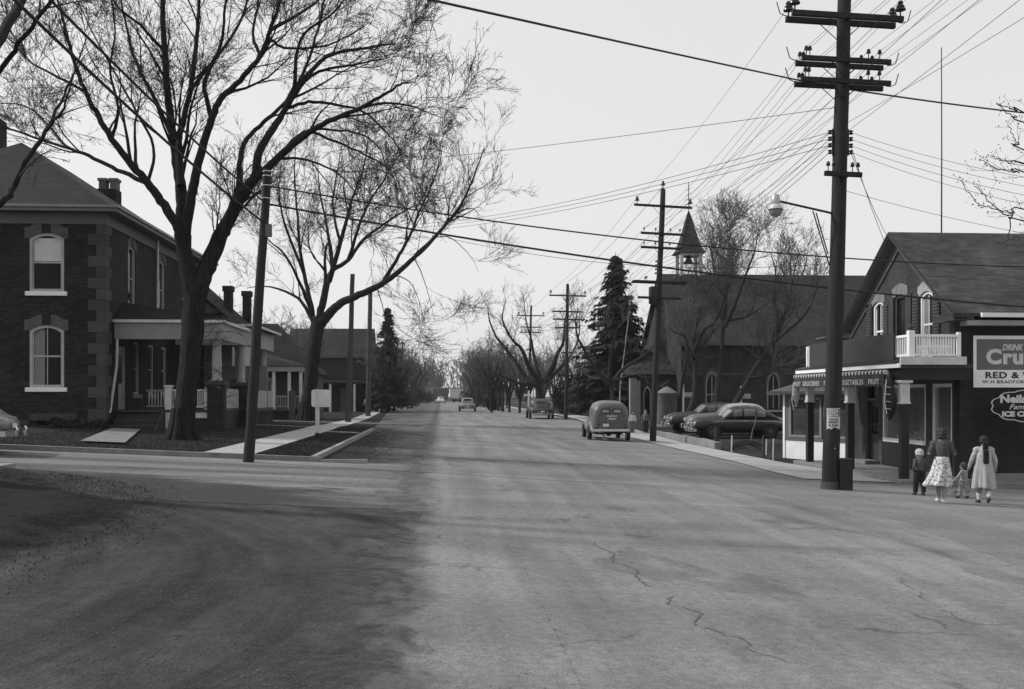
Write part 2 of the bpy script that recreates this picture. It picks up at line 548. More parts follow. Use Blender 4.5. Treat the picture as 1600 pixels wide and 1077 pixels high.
# cracks and tar patches in the asphalt
tar = M('tar', .085, .7, .3, 5, .2)
stain = M('damp_stain', .10, .8, .35, 4, .2)
def crack(pix, w=.02, seed=1):
    r = random.Random(seed); mb = MB()
    P = []
    for (x, y) in pix:
        d = ray(x, y); Y = 3.0
        for _ in range(400):
            Xc = d[0] * Y / d[1]; Zc = H + d[2] * Y / d[1]
            if Zc < G(Xc, Y): break
            Y *= 1.005
        P.append((d[0] * Y / d[1], Y))
    Q = []
    for a, b in zip(P[:-1], P[1:]):
        n = max(2, int(math.dist(a, b) / .07))
        for i in range(n):
            t = i / n
            Q.append((lerp(a[0], b[0], t) + r.uniform(-.03, .03) + .06 * math.sin(len(Q) * .37 + seed) , lerp(a[1], b[1], t) + r.uniform(-.03, .03)))
    vs = []
    for i, (x, y) in enumerate(Q):
        k = w * r.uniform(.25, 1.0)
        vs.append([(x - k, y, G(x, y) + .021), (x + k, y, G(x, y) + .021)])
    if len(vs) > 1: mb.grid(vs)
    return mb
for i, pix in enumerate([[(930, 850), (965, 880), (1000, 905), (1020, 922)], [(1060, 935), (1045, 947), (1085, 962), (1095, 985)],
                         [(1110, 985), (1150, 1000), (1163, 1012), (1155, 1018)], [(1170, 1020), (1230, 1042)],
                         [(1465, 955), (1500, 972), (1540, 985)], [(1330, 985), (1350, 993)], [(1410, 905), (1440, 940)]]):
    obj('crack', crack(pix, .014 if i < 3 else .009, i + 3), tar, road)

# dark damp patches lapping over the broken asphalt edge
patch_m = ground_mat('damp_earth', .035, .06, .9, 7, (1, 1, 1), (.35, .65), .8, .02)
qr = random.Random(17)
for (cx_, cy_, rx_, ry_) in ((612, 940, 44, 13), (625, 978, 34, 11), (640, 1003, 12, 6), (628, 1040, 30, 16), (600, 862, 40, 8), (575, 832, 60, 9), (560, 905, 46, 10), (648, 905, 10, 12), (590, 1062, 46, 10)):
    pts_ = []; n_ = 40; ph = [qr.uniform(0, 6.28) for _ in range(4)]
    for k in range(n_):
        t = 2 * PI * k / n_
        w_ = 1 + .28 * math.sin(2 * t + ph[0]) + .2 * math.sin(3 * t + ph[1]) + .14 * math.sin(7 * t + ph[2]) + .08 * math.sin(13 * t + ph[3])
        d = ray(cx_ + rx_ * w_ * math.cos(t), cy_ + ry_ * w_ * math.sin(t)); k_ = 1.0
        Yc_ = 1.85 / max(-d[2], .01) * d[1]
        for _ in range(6): Yc_ = (1.85 - G(d[0] / d[1] * Yc_, Yc_)) / -d[2] * d[1]
        pts_.append((d[0] / d[1] * Yc_, Yc_))
    mx0 = sum(p[0] for p in pts_) / n_; my0 = sum(p[1] for p in pts_) / n_
    vs_ = [(mx0, my0, G(mx0, my0) + .0085)] + [(x, y, G(x, y) + .0085) for x, y in pts_]
    obj('damp_patch', MB().add(vs_, [(0, 1 + k, 1 + (k + 1) % n_) for k in range(n_)]), patch_m, road)

# loose debris at the ragged asphalt edge and over the shoulder: small stones
def scatter(n, fx, fy, smin, smax, seed, dz=.02, flat=.5):
    r = random.Random(seed); mb = MB()
    for _ in range(n):
        y = fy(r); x = fx(r, y); s = r.uniform(smin, smax); a = r.uniform(0, 6.28)
        z = G(x, y) + dz
        vs = []
        for k in range(4):
            t = a + k * PI / 2 + r.uniform(-.4, .4)
            vs.append((x + s * math.cos(t), y + s * math.sin(t), z - s * .2))
        vs.append((x + r.uniform(-.3, .3) * s, y + r.uniform(-.3, .3) * s, z + s * flat * 1.6))
        mb.add(vs, [(0, 1, 4), (1, 2, 4), (2, 3, 4), (3, 0, 4)])
    return mb
def vx(y):
    pts = [(-12, -4.3), (7, -4.1), (9.5, -3.9), (12, -3.7), (15, -4.0), (17.6, -4.5), (18.8, -5.2), (19.8, -6.2), (20.5, -7.6), (20.9, -9.5)]
    for (a, p), (b, q) in zip(pts[:-1], pts[1:]):
        if y <= b: return lerp(p, q, (y - a) / (b - a))
    return pts[-1][1]
stone_m = M('loose_stones', .085, .9, .5, 1.5, 0)
tag(obj('loose_stones', scatter(9000, lambda r, y: min(r.gauss(-1.2, 1.3), .9), lambda r: 5.5 + 24 * r.random() ** 1.8, .003, .011, 4, .016, .35), stone_m), 'small loose stones strewn over the left dirt shoulder', 'stones', kind='stuff')
leaf_m = M('leaf_litter', .03, .9, .5, 3, 0)
tag(obj('leaf_litter', scatter(5200, lambda r, y: -3.2 + abs(r.gauss(0, .62)), lambda r: 27.9 + abs(r.gauss(0, 11)), .012, .045, 9, .02, .15), leaf_m), 'dark dead leaves banked in the gutter below the left kerb', 'leaf litter', kind='stuff')
tag(obj('twig_litter', scatter(1000, lambda r, y: vx(y) + r.gauss(-.15, .45), lambda r: r.uniform(8.5, 20.3), .004, .012, 12, .008, .12), leaf_m), 'clods and dead twigs along the edge of the bare corner verge', 'clods', kind='stuff')

# bare verge at the near left corner
rows = []
rr = random.Random(3)
for y in frange(-12, 20.9, 150):
    e = vx(y) + ragged(y, .12, 8)
    row = []
    for i in range(49):
        t = (i / 48) ** 2.2
        x = lerp(e, -45, t)
        d = abs(x - e)
        hgt = .10 * sstep(0, 1.6, d) + .05 * math.sin(x * 1.7 + y * .8) * sstep(.2, 1.5, d) * .6 + rr.uniform(-.035, .035) * sstep(0, .8, d)
        hgt *= sstep(20.95, 19.6, y) if y > 19.6 else 1
        row.append((x, y, G(x, y) + .008 + max(hgt, -.004)))
    rows.append(row)
struct('verge', MB().grid(rows), verge_m, True)
slab = MB().box(-14, 19.75, -.05, -8.35, 20.75, .05)
tag(obj('driveway_slab', slab, concrete, loc=(0, 0, G(-9, 20) + .07), bevel=.01), kind='structure')

# lawns of the left lots (a step above the street) with kerbs and the pavement
def lawn_h(y): return .02 + .10 * (1 - sstep(49, 56, y))
rows = []
for y in frange(26.62, 60, 40) + frange(62, 140, 36):
    e = -3.4 - .045 * max(0, y - 50)
    rows.append([(lerp(e, -60, (i / 30) ** 1.6), y, G(lerp(e, -60, (i / 30) ** 1.6), y) + lawn_h(y)) for i in range(31)])
struct('lawn', MB().grid(rows), lawn_m, True)
kb = MB()
xk = frange(-70, -3.1, 45)
def kerb_run(mb, P, w, h, nrm):
    for a, b in zip(P[:-1], P[1:]):
        za, zb = G(*a), G(*b)
        o = (nrm[0] * w, nrm[1] * w)
        mb.hexa([(a[0], a[1], za - .1), (b[0], b[1], zb - .1), (b[0] + o[0], b[1] + o[1], zb - .1), (a[0] + o[0], a[1] + o[1], za - .1),
                 (a[0], a[1], za + h), (b[0], b[1], zb + h), (b[0] + o[0], b[1] + o[1], zb + h), (a[0] + o[0], a[1] + o[1], za + h)])
kerb_run(kb, [(x, 26.46) for x in xk], .2, .135, (0, 1))
struct('kerb_side_street', kb, concrete_old)
kb = MB(); kerb_run(kb, [(-3.22, y) for y in frange(26.7, 43.6, 12)], .14, .15, (-1, 0)); kerb_run(kb, [(-3.26, y) for y in frange(44.1, 50.3, 5)], .14, .13, (-1, 0))
kb.box(-3.42, 26.47, G(-3.2, 26.5) - .1, -1.9, 26.62, G(-3.2, 26.5) + .07)
struct('kerb_main_street', kb, concrete)
def ribbon(P, w, dz, n=3):
    rows = []
    for i, (x, y) in enumerate(P):
        rows.append([(x + w * (k / n - .5), y, G(x + w * (k / n - .5), y) + dz(y)) for k in range(n + 1)])
    return MB().grid(rows)
wp = [(-5.42, y) for y in frange(26.5, 46, 14)] + [(-5.42 - .028 * (y - 46), y) for y in frange(47, 140, 46)]
struct('pavement_left', ribbon(wp, 1.25, lambda y: lawn_h(y) + .025), walk_m)
# short paths across the lawn
pa = MB()
def patch(mb, x0, x1, y0, y1, dz=.015, n=6):
    mb.grid([[(lerp(x0, x1, i / n), y, G(lerp(x0, x1, i / n), y) + lawn_h(y) + dz) for i in range(n + 1)] for y in (y0, (y0 + y1) / 2, y1)])
q = [at(132, 699, 29.5), at(176, 699, 29.5)]
rows = []
for i in range(7):
    t = i / 6; y = lerp(28.7, 37.3, t)
    a = lerp(-9.85, -11.7, t); b = lerp(-8.65, -10.7, t)
    rows.append([(lerp(a, b, k / 3), y, G(lerp(a, b, k / 3), y) + lawn_h(y) + .06) for k in range(4)])
struct('house_path', MB().grid(rows), concrete_old)
pb = MB(); patch(pb, -4.8, -3.5, 43.0, 44.1); struct('kerb_path', pb, walk_m)
pb = MB(); patch(pb, -10.5, -6.1, 47.6, 48.6); struct('porch_path', pb, concrete_old)
pb = MB(); patch(pb, -14, -1.2, 62.2, 65.5, .02, 14); struct('farm_lane', pb, lane_m)
# raised lot where the cars stand
rows = []
for y in frange(44.6, 66, 18):
    rows.append([(x, y, lerp(-.35, -.2, (y - 44.6) / 21) - (.0 if x > 12.8 else .3) - (.35 * sstep(46, 44.6, y))) for x in (12.5, 12.75, 13.5, 16, 20, 26)])
struct('parking_lot', MB().grid(rows), earth, True)
# right hand pavement
rows = []
for y in frange(27.4, 95, 60):
    a = 10.15 + .012 * max(0, y - 45); b = 12.05 + .015 * max(0, y - 45)
    if y < 36: b += .5 * sstep(36, 31, y); a -= .3 * sstep(36, 29, y)
    a += ragged(y, .08, 3)
    rows.append([(lerp(a, b, k / 4), y, G(lerp(a, b, k / 4), y) + .03) for k in range(5)])
struct('pavement_right', MB().grid(rows), walk_m)
rows = []
for y in frange(96, 260, 30):
    rows.append([(lerp(10.4, 11.6, k / 2), y, .03) for k in range(3)])
struct('pavement_far_right', MB().grid(rows), walk_m)
# grass: short blades on the verge and lawn edges
def blades(n, fx, fy, hmin, hmax, seed, dz):
    r = random.Random(seed); vs = []; fs = []
    for _ in range(n):
        y = fy(r); x = fx(r, y)
        h = r.uniform(hmin, hmax); a = r.uniform(0, 6.28); w = .006 + .004 * r.random()
        z = G(x, y) + dz(x, y); lx, ly = r.uniform(-.6, .6) * h, r.uniform(-.6, .6) * h
        k = len(vs)
        vs += [(x - w * math.cos(a), y - w * math.sin(a), z), (x + w * math.cos(a), y + w * math.sin(a), z), (x + lx, y + ly, z + h)]
        fs.append((k, k + 1, k + 2))
    mb = MB(); mb.v = vs; mb.f = fs
    return mb
grass_m = M('grass_blades', .03, .9, .45, .8, 0)
tag(obj('grass', blades(36000, lambda r, y: vx(y) + .3 - 9 * r.random() ** .8, lambda r: 7.5 + 12.4 * r.random() ** .8, .008, .032, 5, lambda x, y: .06 * sstep(0, 1.2, abs(x - vx(y)))), grass_m), 'thin short grass on the bare corner verge', 'grass', kind='stuff')
tag(obj('lawn_grass', blades(30000, lambda r, y: r.choice((r.uniform(-4.75, -3.45), r.uniform(-12.5, -6.1), r.uniform(-12.5, -6.1))), lambda r: 26.8 + 24 * r.random() ** 1.4, .03, .08, 6, lambda x, y: lawn_h(y) - .01), grass_m), 'short dull grass of the left lawns and kerb strip', 'grass', kind='stuff')
# ------------------------------------------------------------------ wall with real openings
def wall_with_holes(axis, c, thick, u0, u1, z0, top, holes):
    """a wall slab in the plane axis=c. holes: (u0,u1,z0,z1). top: function u->z (gable) or a number. Built from butted pieces."""
    mb = MB()
    tf = top if callable(top) else (lambda u: top)
    us = sorted(set([u0, u1] + [h[0] for h in holes] + [h[1] for h in holes] + ([tf.apex] if hasattr(tf, 'apex') else [])))
    def P(u, z, d):
        return (c + d, u, z) if axis == 'x' else (u, c + d, z)
    for a, b in zip(us[:-1], us[1:]):
        m = (a + b) / 2
        hs = sorted([h for h in holes if h[0] - 1e-6 <= m <= h[1] + 1e-6], key=lambda h: h[2])
        z = z0
        for h in hs:
            if h[2] > z:
                mb.hexa([P(a, z, 0), P(b, z, 0), P(b, z, thick), P(a, z, thick), P(a, h[2], 0), P(b, h[2], 0), P(b, h[2], thick), P(a, h[2], thick)])
            z = h[3]
        mb.hexa([P(a, z, 0), P(b, z, 0), P(b, z, thick), P(a, z, thick), P(a, tf(a), 0), P(b, tf(b), 0), P(b, tf(b), thick), P(a, tf(a), thick)])
    return mb

def arch_pts(u0, u1, zs, rise, n=8):
    """points of a segmental arch from (u0,zs) to (u1,zs)"""
    return [(lerp(u0, u1, i / n), zs + rise * math.sin(PI * i / n) ** .8) for i in range(n + 1)]

def sash_window(parent, axis, c, out, u0, u1, z0, z1, rise=0, frame=white, fw=.075, sill=True, mid=True, vbar=True, pane=glass, depth=.12, blind_to=None, curt=None, sill_m=None, filler=None):
    """a sash window set into an opening of a wall; out=+1/-1 is the outward direction along the axis"""
    def P(u, z, d): return (c + out * d, u, z) if axis == 'x' else (u, c + out * d, z)
    def bar(mb, a0, a1, b0, b1, d0, d1):
        mb.hexa([P(a0, b0, d0), P(a1, b0, d0), P(a1, b0, d1), P(a0, b0, d1), P(a0, b1, d0), P(a1, b1, d0), P(a1, b1, d1), P(a0, b1, d1)])
    w = thing_part('window', parent)
    d0, d1 = -depth, -depth + .07
    fr = MB()
    bar(fr, u0, u0 + fw, z0, z1, d0, d1); bar(fr, u1 - fw, u1, z0, z1, d0, d1)
    bar(fr, u0 + fw, u1 - fw, z0, z0 + fw, d0, d1)
    if rise:
        ap = arch_pts(u0 + fw, u1 - fw, z1 - rise - fw, rise)
        for (a, za), (b, zb) in zip(ap[:-1], ap[1:]):
            fr.hexa([P(a, za, d0), P(b, zb, d0), P(b, zb, d1), P(a, za, d1), P(a, z1, d0), P(b, z1, d0), P(b, z1, d1), P(a, z1, d1)])
    else:
        bar(fr, u0 + fw, u1 - fw, z1 - fw, z1, d0, d1)
    obj('frame', fr, frame, w)
    sm = MB(); zm = (z0 + z1) / 2
    s0, s1 = d0 - .03, d0 + .025
    if mid: bar(sm, u0 + fw, u1 - fw, zm - .03, zm + .03, s0, s1)
    if vbar:
        um = (u0 + u1) / 2
        bar(sm, um - .014, um + .014, z0 + fw, zm - .03 if mid else z1 - fw, s0 + .002, s1 - .004)
        if mid: bar(sm, um - .014, um + .014, zm + .03, z1 - fw, s0 + .002, s1 - .004)
    bar(sm, u0 + fw, u0 + fw + .04, z0 + fw, z1 - fw, s0 + .004, s1 - .002)
    bar(sm, u1 - fw - .04, u1 - fw, z0 + fw, z1 - fw, s0 + .004, s1 - .002)
    obj('sash', sm, frame, w)
    for za, zb in (((z0 + fw, zm), (zm, z1 - .01)) if mid else ((z0 + fw, z1 - .01),)):
        g = MB(); bar(g, u0 + fw, u1 - fw, za, zb, d0 - .012, d0 - .006)
        pn = obj('pane', g, pane, w)
    if blind_to is not None:
        g = MB(); bar(g, u0 + fw + .045, u1 - fw - .045, blind_to, z1 - fw - rise * .4, d0 - .005, d0 - .002); obj('blind', g, blind, w)
    if curt:
        for a, b in curt:
            n = 10; rows = [[], []]
            for i in range(n * 2 + 1):
                uu = lerp(a, b, i / (n * 2))
                for k, z in enumerate((z0 + fw, z1 - fw)):
                    rows[k].append(P(uu, z, d0 - .004 + .002 * (i % 2)))
            obj('curtain', MB().grid(rows), curtain, w)
    if sill:
        g = MB(); bar(g, u0 - .12, u1 + .12, z0 - .16, z0, -.05, .09); obj('sill', g, sill_m or frame, w, bevel=.012)
    # dark reveal behind the glass
    return w

def thing_part(name, parent):
    o = bpy.data.objects.new(name, None); C.objects.link(o); o.parent = parent; o.empty_display_size = .1
    return o

def lintel(parent, axis, c, out, u0, u1, z, rise, h, m, key=None, ext=.12, proud=.03, n=10):
    """segmental arch head built of voussoir blocks, each block a part"""
    def P(u, zz, d): return (c + out * d, u, zz) if axis == 'x' else (u, c + out * d, zz)
    top = lambda u: z + rise * math.sin(PI * min(max((u - u0) / (u1 - u0), 0), 1)) ** .8
    uu = frange(u0 - ext, u1 + ext, n)
    # three blocks: left haunch, key, right haunch
    seg = [(0, n * 4 // 10, m), (n * 4 // 10, n * 6 // 10, key or m), (n * 6 // 10, n, m)]
    for i0, i1, mm in seg:
        mb = MB()
        for i in range(i0, i1):
            a, b = uu[i], uu[i + 1]
            g = .004
            a2 = a + (g if i == i0 else 0); b2 = b - (g if i == i1 - 1 else 0)
            za, zb = top(a2), top(b2)
            mb.hexa([P(a2, za, -.05), P(b2, zb, -.05), P(b2, zb, proud), P(a2, za, proud), P(a2, za + h, -.05), P(b2, zb + h, -.05), P(b2, zb + h, proud), P(a2, za + h, proud)])
        obj('lintel_block', mb, mm, parent)

# ------------------------------------------------------------------ text
def text_mesh(s, size, bold=0, shear=0, spacing=1.0, align='LEFT', sx=1.0):
    cu = bpy.data.curves.new('t', 'FONT'); cu.body = s; cu.size = size; cu.offset = bold; cu.shear = shear
    cu.space_character = spacing; cu.align_x = align; cu.extrude = .002; cu.resolution_u = 3
    o = bpy.data.objects.new('t', cu); C.objects.link(o)
    bpy.context.view_layer.update()
    dg = bpy.context.evaluated_depsgraph_get()
    me = bpy.data.meshes.new_from_object(o.evaluated_get(dg))
    bpy.data.objects.remove(o)
    if sx != 1:
        for v in me.vertices: v.co.x *= sx
    me.materials.clear()
    return me

def place_text(name, s, size, m, parent, loc, xdir, zdir, bold=0, shear=0, spacing=1.0, align='LEFT', fit=None, label=None):
    me = text_mesh(s, size, bold, shear, spacing, align)
    if fit:
        w = max(v.co.x for v in me.vertices) - min(v.co.x for v in me.vertices)
        for v in me.vertices: v.co.x *= fit / w
    x = Vector(xdir).normalized(); z = Vector(zdir).normalized(); y = x.cross(z)   # text y axis = zdir; normal = x cross z
    mat = Matrix(((x.x, z.x, y.x, loc[0]), (x.y, z.y, y.y, loc[1]), (x.z, z.z, y.z, loc[2]), (0, 0, 0, 1)))
    me.transform(mat)
    return obj(name, me, m, parent)

letter_white = M('letter_white', .6, .6, .1, 4, 0)
letter_dark = M('letter_dark', .025, .6, .15, 4, 0)
sign_grey = M('sign_field', .11, .4, .12, 3, .05, spec=.5)
sign_white = M('sign_white', .82, .45, .12, 2, .05, spec=.5)

# ------------------------------------------------------------------ corner grocery store, right
W = 14.56; YN = 27.9; YF = 35.5; YC = 31.7; XE = 27.0
GZ = -.68
st = thing('grocery_store', 'brick corner grocery with gable end, balcony veranda and grey shingle roof', 'store', (0, 0, 0))
EZ = 4.22
class Gab:
    apex = YC
    def __call__(s, u): return EZ + (1 - abs(u - YC) / (YC - YN)) * 2.62
gab = Gab()
wins = [(32.86, 33.72, 3.0, 5.0), (29.46, 30.32, 3.0, 5.0)]
door_u = (31.25, 32.05, 2.92, 5.08)
gh = [(28.35, 29.55, .35, 2.2), (29.95, 33.0, .35, 2.2), (33.25, 34.35, -.4, 2.3)]
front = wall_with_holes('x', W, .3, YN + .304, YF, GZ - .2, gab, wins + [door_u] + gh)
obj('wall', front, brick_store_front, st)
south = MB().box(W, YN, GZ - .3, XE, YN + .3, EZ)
obj('wall', south, brick_store, st)
bk = MB().box(W + .304, YF - .3, GZ - .3, XE, YF, EZ); bk.box(XE - .3, YN + .304, GZ - .3, XE, YF - .304, EZ)
obj('wall', bk, brick_store, st)
obj('foundation', MB().box(W + .32, YN - .05, GZ - .3, XE, YN - .002, GZ + .34), concrete_old, st)
# roof: two slabs with overhang, verge boards, eave gutter
ro = MB(); OV = .42; XO = W - .38
sl = 2.62 / (YC - YN)
zr = EZ + 2.62 + .12; yo = YN - OV; ze = zr - sl * (YC - yo)
for s in (-1, 1):
    yb = YC + s * (YC - yo)
    ro.hexa([(XO, YC, zr), (XE + .4, YC, zr), (XE + .4, yb, ze), (XO, yb, ze), (XO, YC, zr + .1), (XE + .4, YC, zr + .1), (XE + .4, yb, ze + .1), (XO, yb, ze + .1)])
obj('roof', ro, shingle_grey, st)
vb = MB()
for s in (-1, 1):
    yb = YC + s * (YC - yo)
    vb.hexa([(XO - .03, YC, zr - .02), (XO - .003, YC, zr - .02), (XO - .003, yb, ze - .02), (XO - .03, yb, ze - .02), (XO - .03, YC, zr + .06), (XO - .003, YC, zr + .06), (XO - .003, yb, ze + .06), (XO - .03, yb, ze + .06)])
obj('verge_board', vb, M('verge_paint', .03, .6, .15, 2, .1), st)
sf = MB()
for s in (-1, 1):
    yb = YC + s * (YC - yo)
    sf.hexa([(XO, YC, zr - .06), (W - .002, YC, zr - .06), (W - .002, yb, ze - .06), (XO, yb, ze - .06), (XO, YC, zr - .03), (W - .002, YC, zr - .03), (W - .002, yb, ze - .03), (XO, yb, ze - .03)])
obj('soffit', sf, M('soffit_grey', .16, .7, .12, 2, .1), st)
# frieze board down both rakes of the gable
fz = MB()
for s in (-1, 1):
    e = YC + s * (YC - YN)
    fz.hexa([(W - .05, YC, zr - .5), (W - .004, YC, zr - .5), (W - .004, e, EZ - .34), (W - .05, e, EZ - .34), (W - .05, YC, zr - .1), (W - .004, YC, zr - .1), (W - .004, e, EZ - .02), (W - .05, e, EZ - .02)])
obj('rake_board', fz, M('rake_paint', .085, .6, .12, 2, .1), st)
gt = MB(); gt.box(XO + .75, yo - .1, ze - .02, XE + .4, yo - .005, ze + .1); obj('gutter', gt, white, st)
gt = MB(); gt.box(W - .002, yo + .02, ze - .24, XE + .3, YN - .006, ze - .1); obj('eave_board', gt, cream, st)
rt = MB(); rt.hexa([(XO, yo, ze - .1), (W + .2, yo, ze - .1), (W + .2, YN - .01, ze - .12), (XO, YN + .7, ze - .12), (XO, yo, ze + .0), (W + .2, yo, ze + .0), (W + .2, YN - .01, ze + .05), (XO, YN + .7, ze + .12)])
obj('eave_return', rt, shingle_grey, st)
# gable windows, balcony door
for i, (a, b, z0, z1) in enumerate(wins):
    sash_window(st, 'x', W, -1, a, b, z0, z1, .14, white, .08, True, True, True, glass, .1, None, [(a + .1, a + .4)] if i == 0 else [(b - .42, b - .1)])
    lintel(st, 'x', W, -1, a, b, z1 - .14, .14, .32, pale_stone if i == 0 else M('pale_lintel', .36, .9, .2, 4, .3), None, .1)
    for s in (-1, 1):
        u = a - .44 if s < 0 else b + .02
        sh = MB(); sh.box(W - .05, u, z0, W - .012, u + .4, z1 - .05)
        so = obj('shutter', sh, mid_paint, st)
        for k in range(18):
            zz = z0 + .1 + k * (z1 - z0 - .25) / 18
            l = MB(); l.hexa([(W - .075, u + .05, zz), (W - .051, u + .05, zz + .03), (W - .051, u + .35, zz + .03), (W - .075, u + .35, zz), (W - .075, u + .05, zz + .02), (W - .051, u + .05, zz + .07), (W - .051, u + .35, zz + .07), (W - .075, u + .35, zz + .02)])
            if k == 0: first = obj('louvre', l, mid_paint, so)
            else: obj('louvre', l, mid_paint, so)
dr = thing_part('balcony_door', st)
a, b, z0, z1 = door_u
mb = MB(); mb.box(W + .1, a + .1, z0, W + .14, b - .1, z1 - .1); obj('door_leaf', mb, dark_paint, dr)
mb = MB(); mb.box(W + .02, a, z0, W + .16, a + .1, z1); mb.box(W + .02, b - .1, z0, W + .16, b, z1); mb.box(W + .02, a + .1, z1 - .12, W + .16, b - .1, z1); obj('door_frame', mb, mid_paint, dr)
mb = MB(); mb.box(W + .085, a + .22, z0 + .7, W + .098, b - .22, z1 - .3); obj('door_pane', mb, glass, dr)
lintel(st, 'x', W, -1, a - .05, b + .05, z1 - .12, .12, .34, pale_stone, None, .1)
for s in (-1, 1):
    u = a - .42 if s < 0 else b + .02
    mb = MB().box(W - .05, u, z0, W - .012, u + .38, z1 - .05); obj('shutter', mb, mid_paint, st)
# ground-floor shop front
PL = -.44
for i, (a, b, z0, z1) in enumerate(gh[:2]):
    w = thing_part('shop_window', st)
    f = MB(); f.box(W + .02, a, z0, W + .16, a + .1, z1); f.box(W + .02, b - .1, z0, W + .16, b, z1); f.box(W - .03, a + .1, z0, W + .16, b - .1, z0 + .13); f.box(W + .02, a + .1, z1 - .1, W + .16, b - .1, z1)
    obj('frame', f, white, w)
    f = MB().box(W + .08, a + .1, z0 + .13, W + .088, b - .1, z1 - .1)
    gm = bpy.data.materials.get('shop_glass')
    if gm is None:
        gm, nt, p = base_mat('shop_glass', .03, 0, .5)
        p.inputs['Base Color'].default_value = (.9, .9, .9, 1); p.inputs['Transmission Weight'].default_value = .92; p.inputs['IOR'].default_value = 1.12
    obj('pane', f, gm, w)
    obj('stall_board', MB().box(W - .02, a, PL + .02, W - .003, b, z0 - .03), dark_paint, w)
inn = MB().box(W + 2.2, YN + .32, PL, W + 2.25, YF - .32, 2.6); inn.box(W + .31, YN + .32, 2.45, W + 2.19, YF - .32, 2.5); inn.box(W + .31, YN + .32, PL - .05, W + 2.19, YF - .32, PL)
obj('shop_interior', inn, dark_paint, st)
inn = MB()
for k in range(4): inn.box(W + 1.8, YN + .5, .3 + k * .45, W + 2.19, 33.0, .34 + k * .45)
obj('shop_shelf', inn, mid_paint, st)
ds = MB().box(W + .3, YN + .35, .28, W + 1.2, 33.0, .4); obj('display_shelf', ds, white_old, st)
d2 = thing_part('shop_door', st)
a, b, z0, z1 = gh[2]
f = MB(); f.box(W + .02, a, z0, W + .2, a + .1, z1); f.box(W + .02, b - .1, z0, W + .2, b, z1); f.box(W + .02, a + .1, z1 - .1, W + .2, b - .1, z1); f.box(W + .02, a + .1, 1.68, W + .2, b - .1, 1.76)
obj('door_frame', f, mid_paint, d2)
obj('door_leaf', MB().box(W + .14, a + .11, z0, W + .18, b - .11, 1.67), M('door_paint', .035, .5, .2, 2, .1), d2)
obj('transom_pane', MB().box(W + .15, a + .11, 1.77, W + .16, b - .11, z1 - .11), glass, d2)
obj('door_pane', MB().box(W + .125, a + .25, .55, W + .138, b - .25, 1.5), glass, d2)
obj('door_handle', MB().ell((W + .11, a + .2, .55), (.03, .03, .03), 8, 6), chrome, d2)
# veranda: platform, posts, balcony floor, railings
XP = 12.75
pl = MB().hexa([(12.45, 26.95, GZ - .2), (W - .004, 26.95, GZ - .2), (W - .004, 35.6, GZ - .2), (12.45, 35.6, GZ - .2), (12.45, 26.95, PL), (W - .004, 26.95, PL), (W - .004, 35.6, PL), (12.45, 35.6, PL)])
obj('platform', pl, concrete_old, st, bevel=.03)
obj('door_step', MB().box(W - .5, 33.2, PL, W - .006, 34.4, PL + .13), concrete_old, st, bevel=.015)
for i, y in enumerate((27.5, 31.25, 34.75)):
    p = thing_part('veranda_post', st)
    obj('shaft', MB().box(XP - .11, y - .11, PL, XP + .11, y + .11, 1.62), dark_paint, p, bevel=.012)
    obj('capital', MB().box(XP - .14, y - .14, 1.62, XP + .14, y + .14, 1.68).box(XP - .12, y - .12, 1.68, XP + .12, y + .12, 2.2).box(XP - .18, y - .18, 2.2, XP + .18, y + .18, 2.28), white_old, p, bevel=.01)
BF = 2.72
obj('balcony_floor', MB().box(12.5, 27.22, BF - .12, W - .006, 35.3, BF), M('deck', .05, .8, .2, 3, .2), st)
obj('balcony_beam', MB().box(12.62, 27.3, 2.29, W - .01, 27.48, BF - .125).box(12.62, 27.49, 2.29, 12.8, 35.2, BF - .125), dark_paint, st)
obj('fascia', MB().box(12.455, 27.14, BF - .1, 12.497, 35.36, BF + .02), white, st)
obj('fascia', MB().box(12.5, 27.14, BF - .02, W - .2, 27.215, BF + .2), white_old, st)
obj('balcony_roofing', MB().hexa([(12.42, 27.3, BF + .025), (13.0, 27.3, BF + .025), (13.0, 35.4, BF + .025), (12.42, 35.4, BF + .025), (12.42, 27.3, BF + .05), (13.0, 27.3, BF + .2), (13.0, 35.4, BF + .2), (12.42, 35.4, BF + .05)]), dark_paint, st)
RT = 3.52; RB = BF + .22
xf = 12.86
def rail_post(x, y, h, w, cap=True):
    p = thing_part('rail_post', st)
    obj('shaft', MB().box(x - w, y - w, BF + .02, x + w, y + w, h), white, p, bevel=.012)
    if cap: obj('finial', MB().lathe([(.02, 0), (.06, .01), (.05, .03), (.07, .05), (.08, .09), (.065, .14), (.02, .17)], 12, (x, y, h)), mid_paint, p, True)
rail_post(xf, 27.32, RT + .12, .085); rail_post(W - .34, 27.32, RT + .08, .05, False); rail_post(xf, 35.2, RT + .05, .06, False); rail_post(xf, 31.3, RT, .05, False)
obj('hand_rail', MB().box(xf + .09, 27.28, RT - .05, W - .39, 27.36, RT + .02), white, st)
obj('bottom_rail', MB().box(xf + .09, 27.285, RB, W - .39, 27.355, RB + .06), white, st)
bm = mesh_of('baluster', MB().box(-.018, -.018, RB + .062, .018, .018, RT - .052)); bm.materials.append(white)
nb = 15
for k in range(nb):
    obj('baluster', bm, None, st, loc=(lerp(xf + .17, W - .47, k / (nb - 1)), 27.32, 0))
obj('hand_rail', MB().box(xf - .04, 27.42, RT - .05, xf + .04, 35.14, RT + .02), white, st)
obj('bottom_rail', MB().box(xf - .035, 27.42, RB, xf + .035, 35.14, RB + .06), white, st)
for k in range(52):
    y = 27.5 + k * .148
    if abs(y - 31.3) < .1: continue
    obj('baluster', bm, None, st, loc=(xf, y, 0))
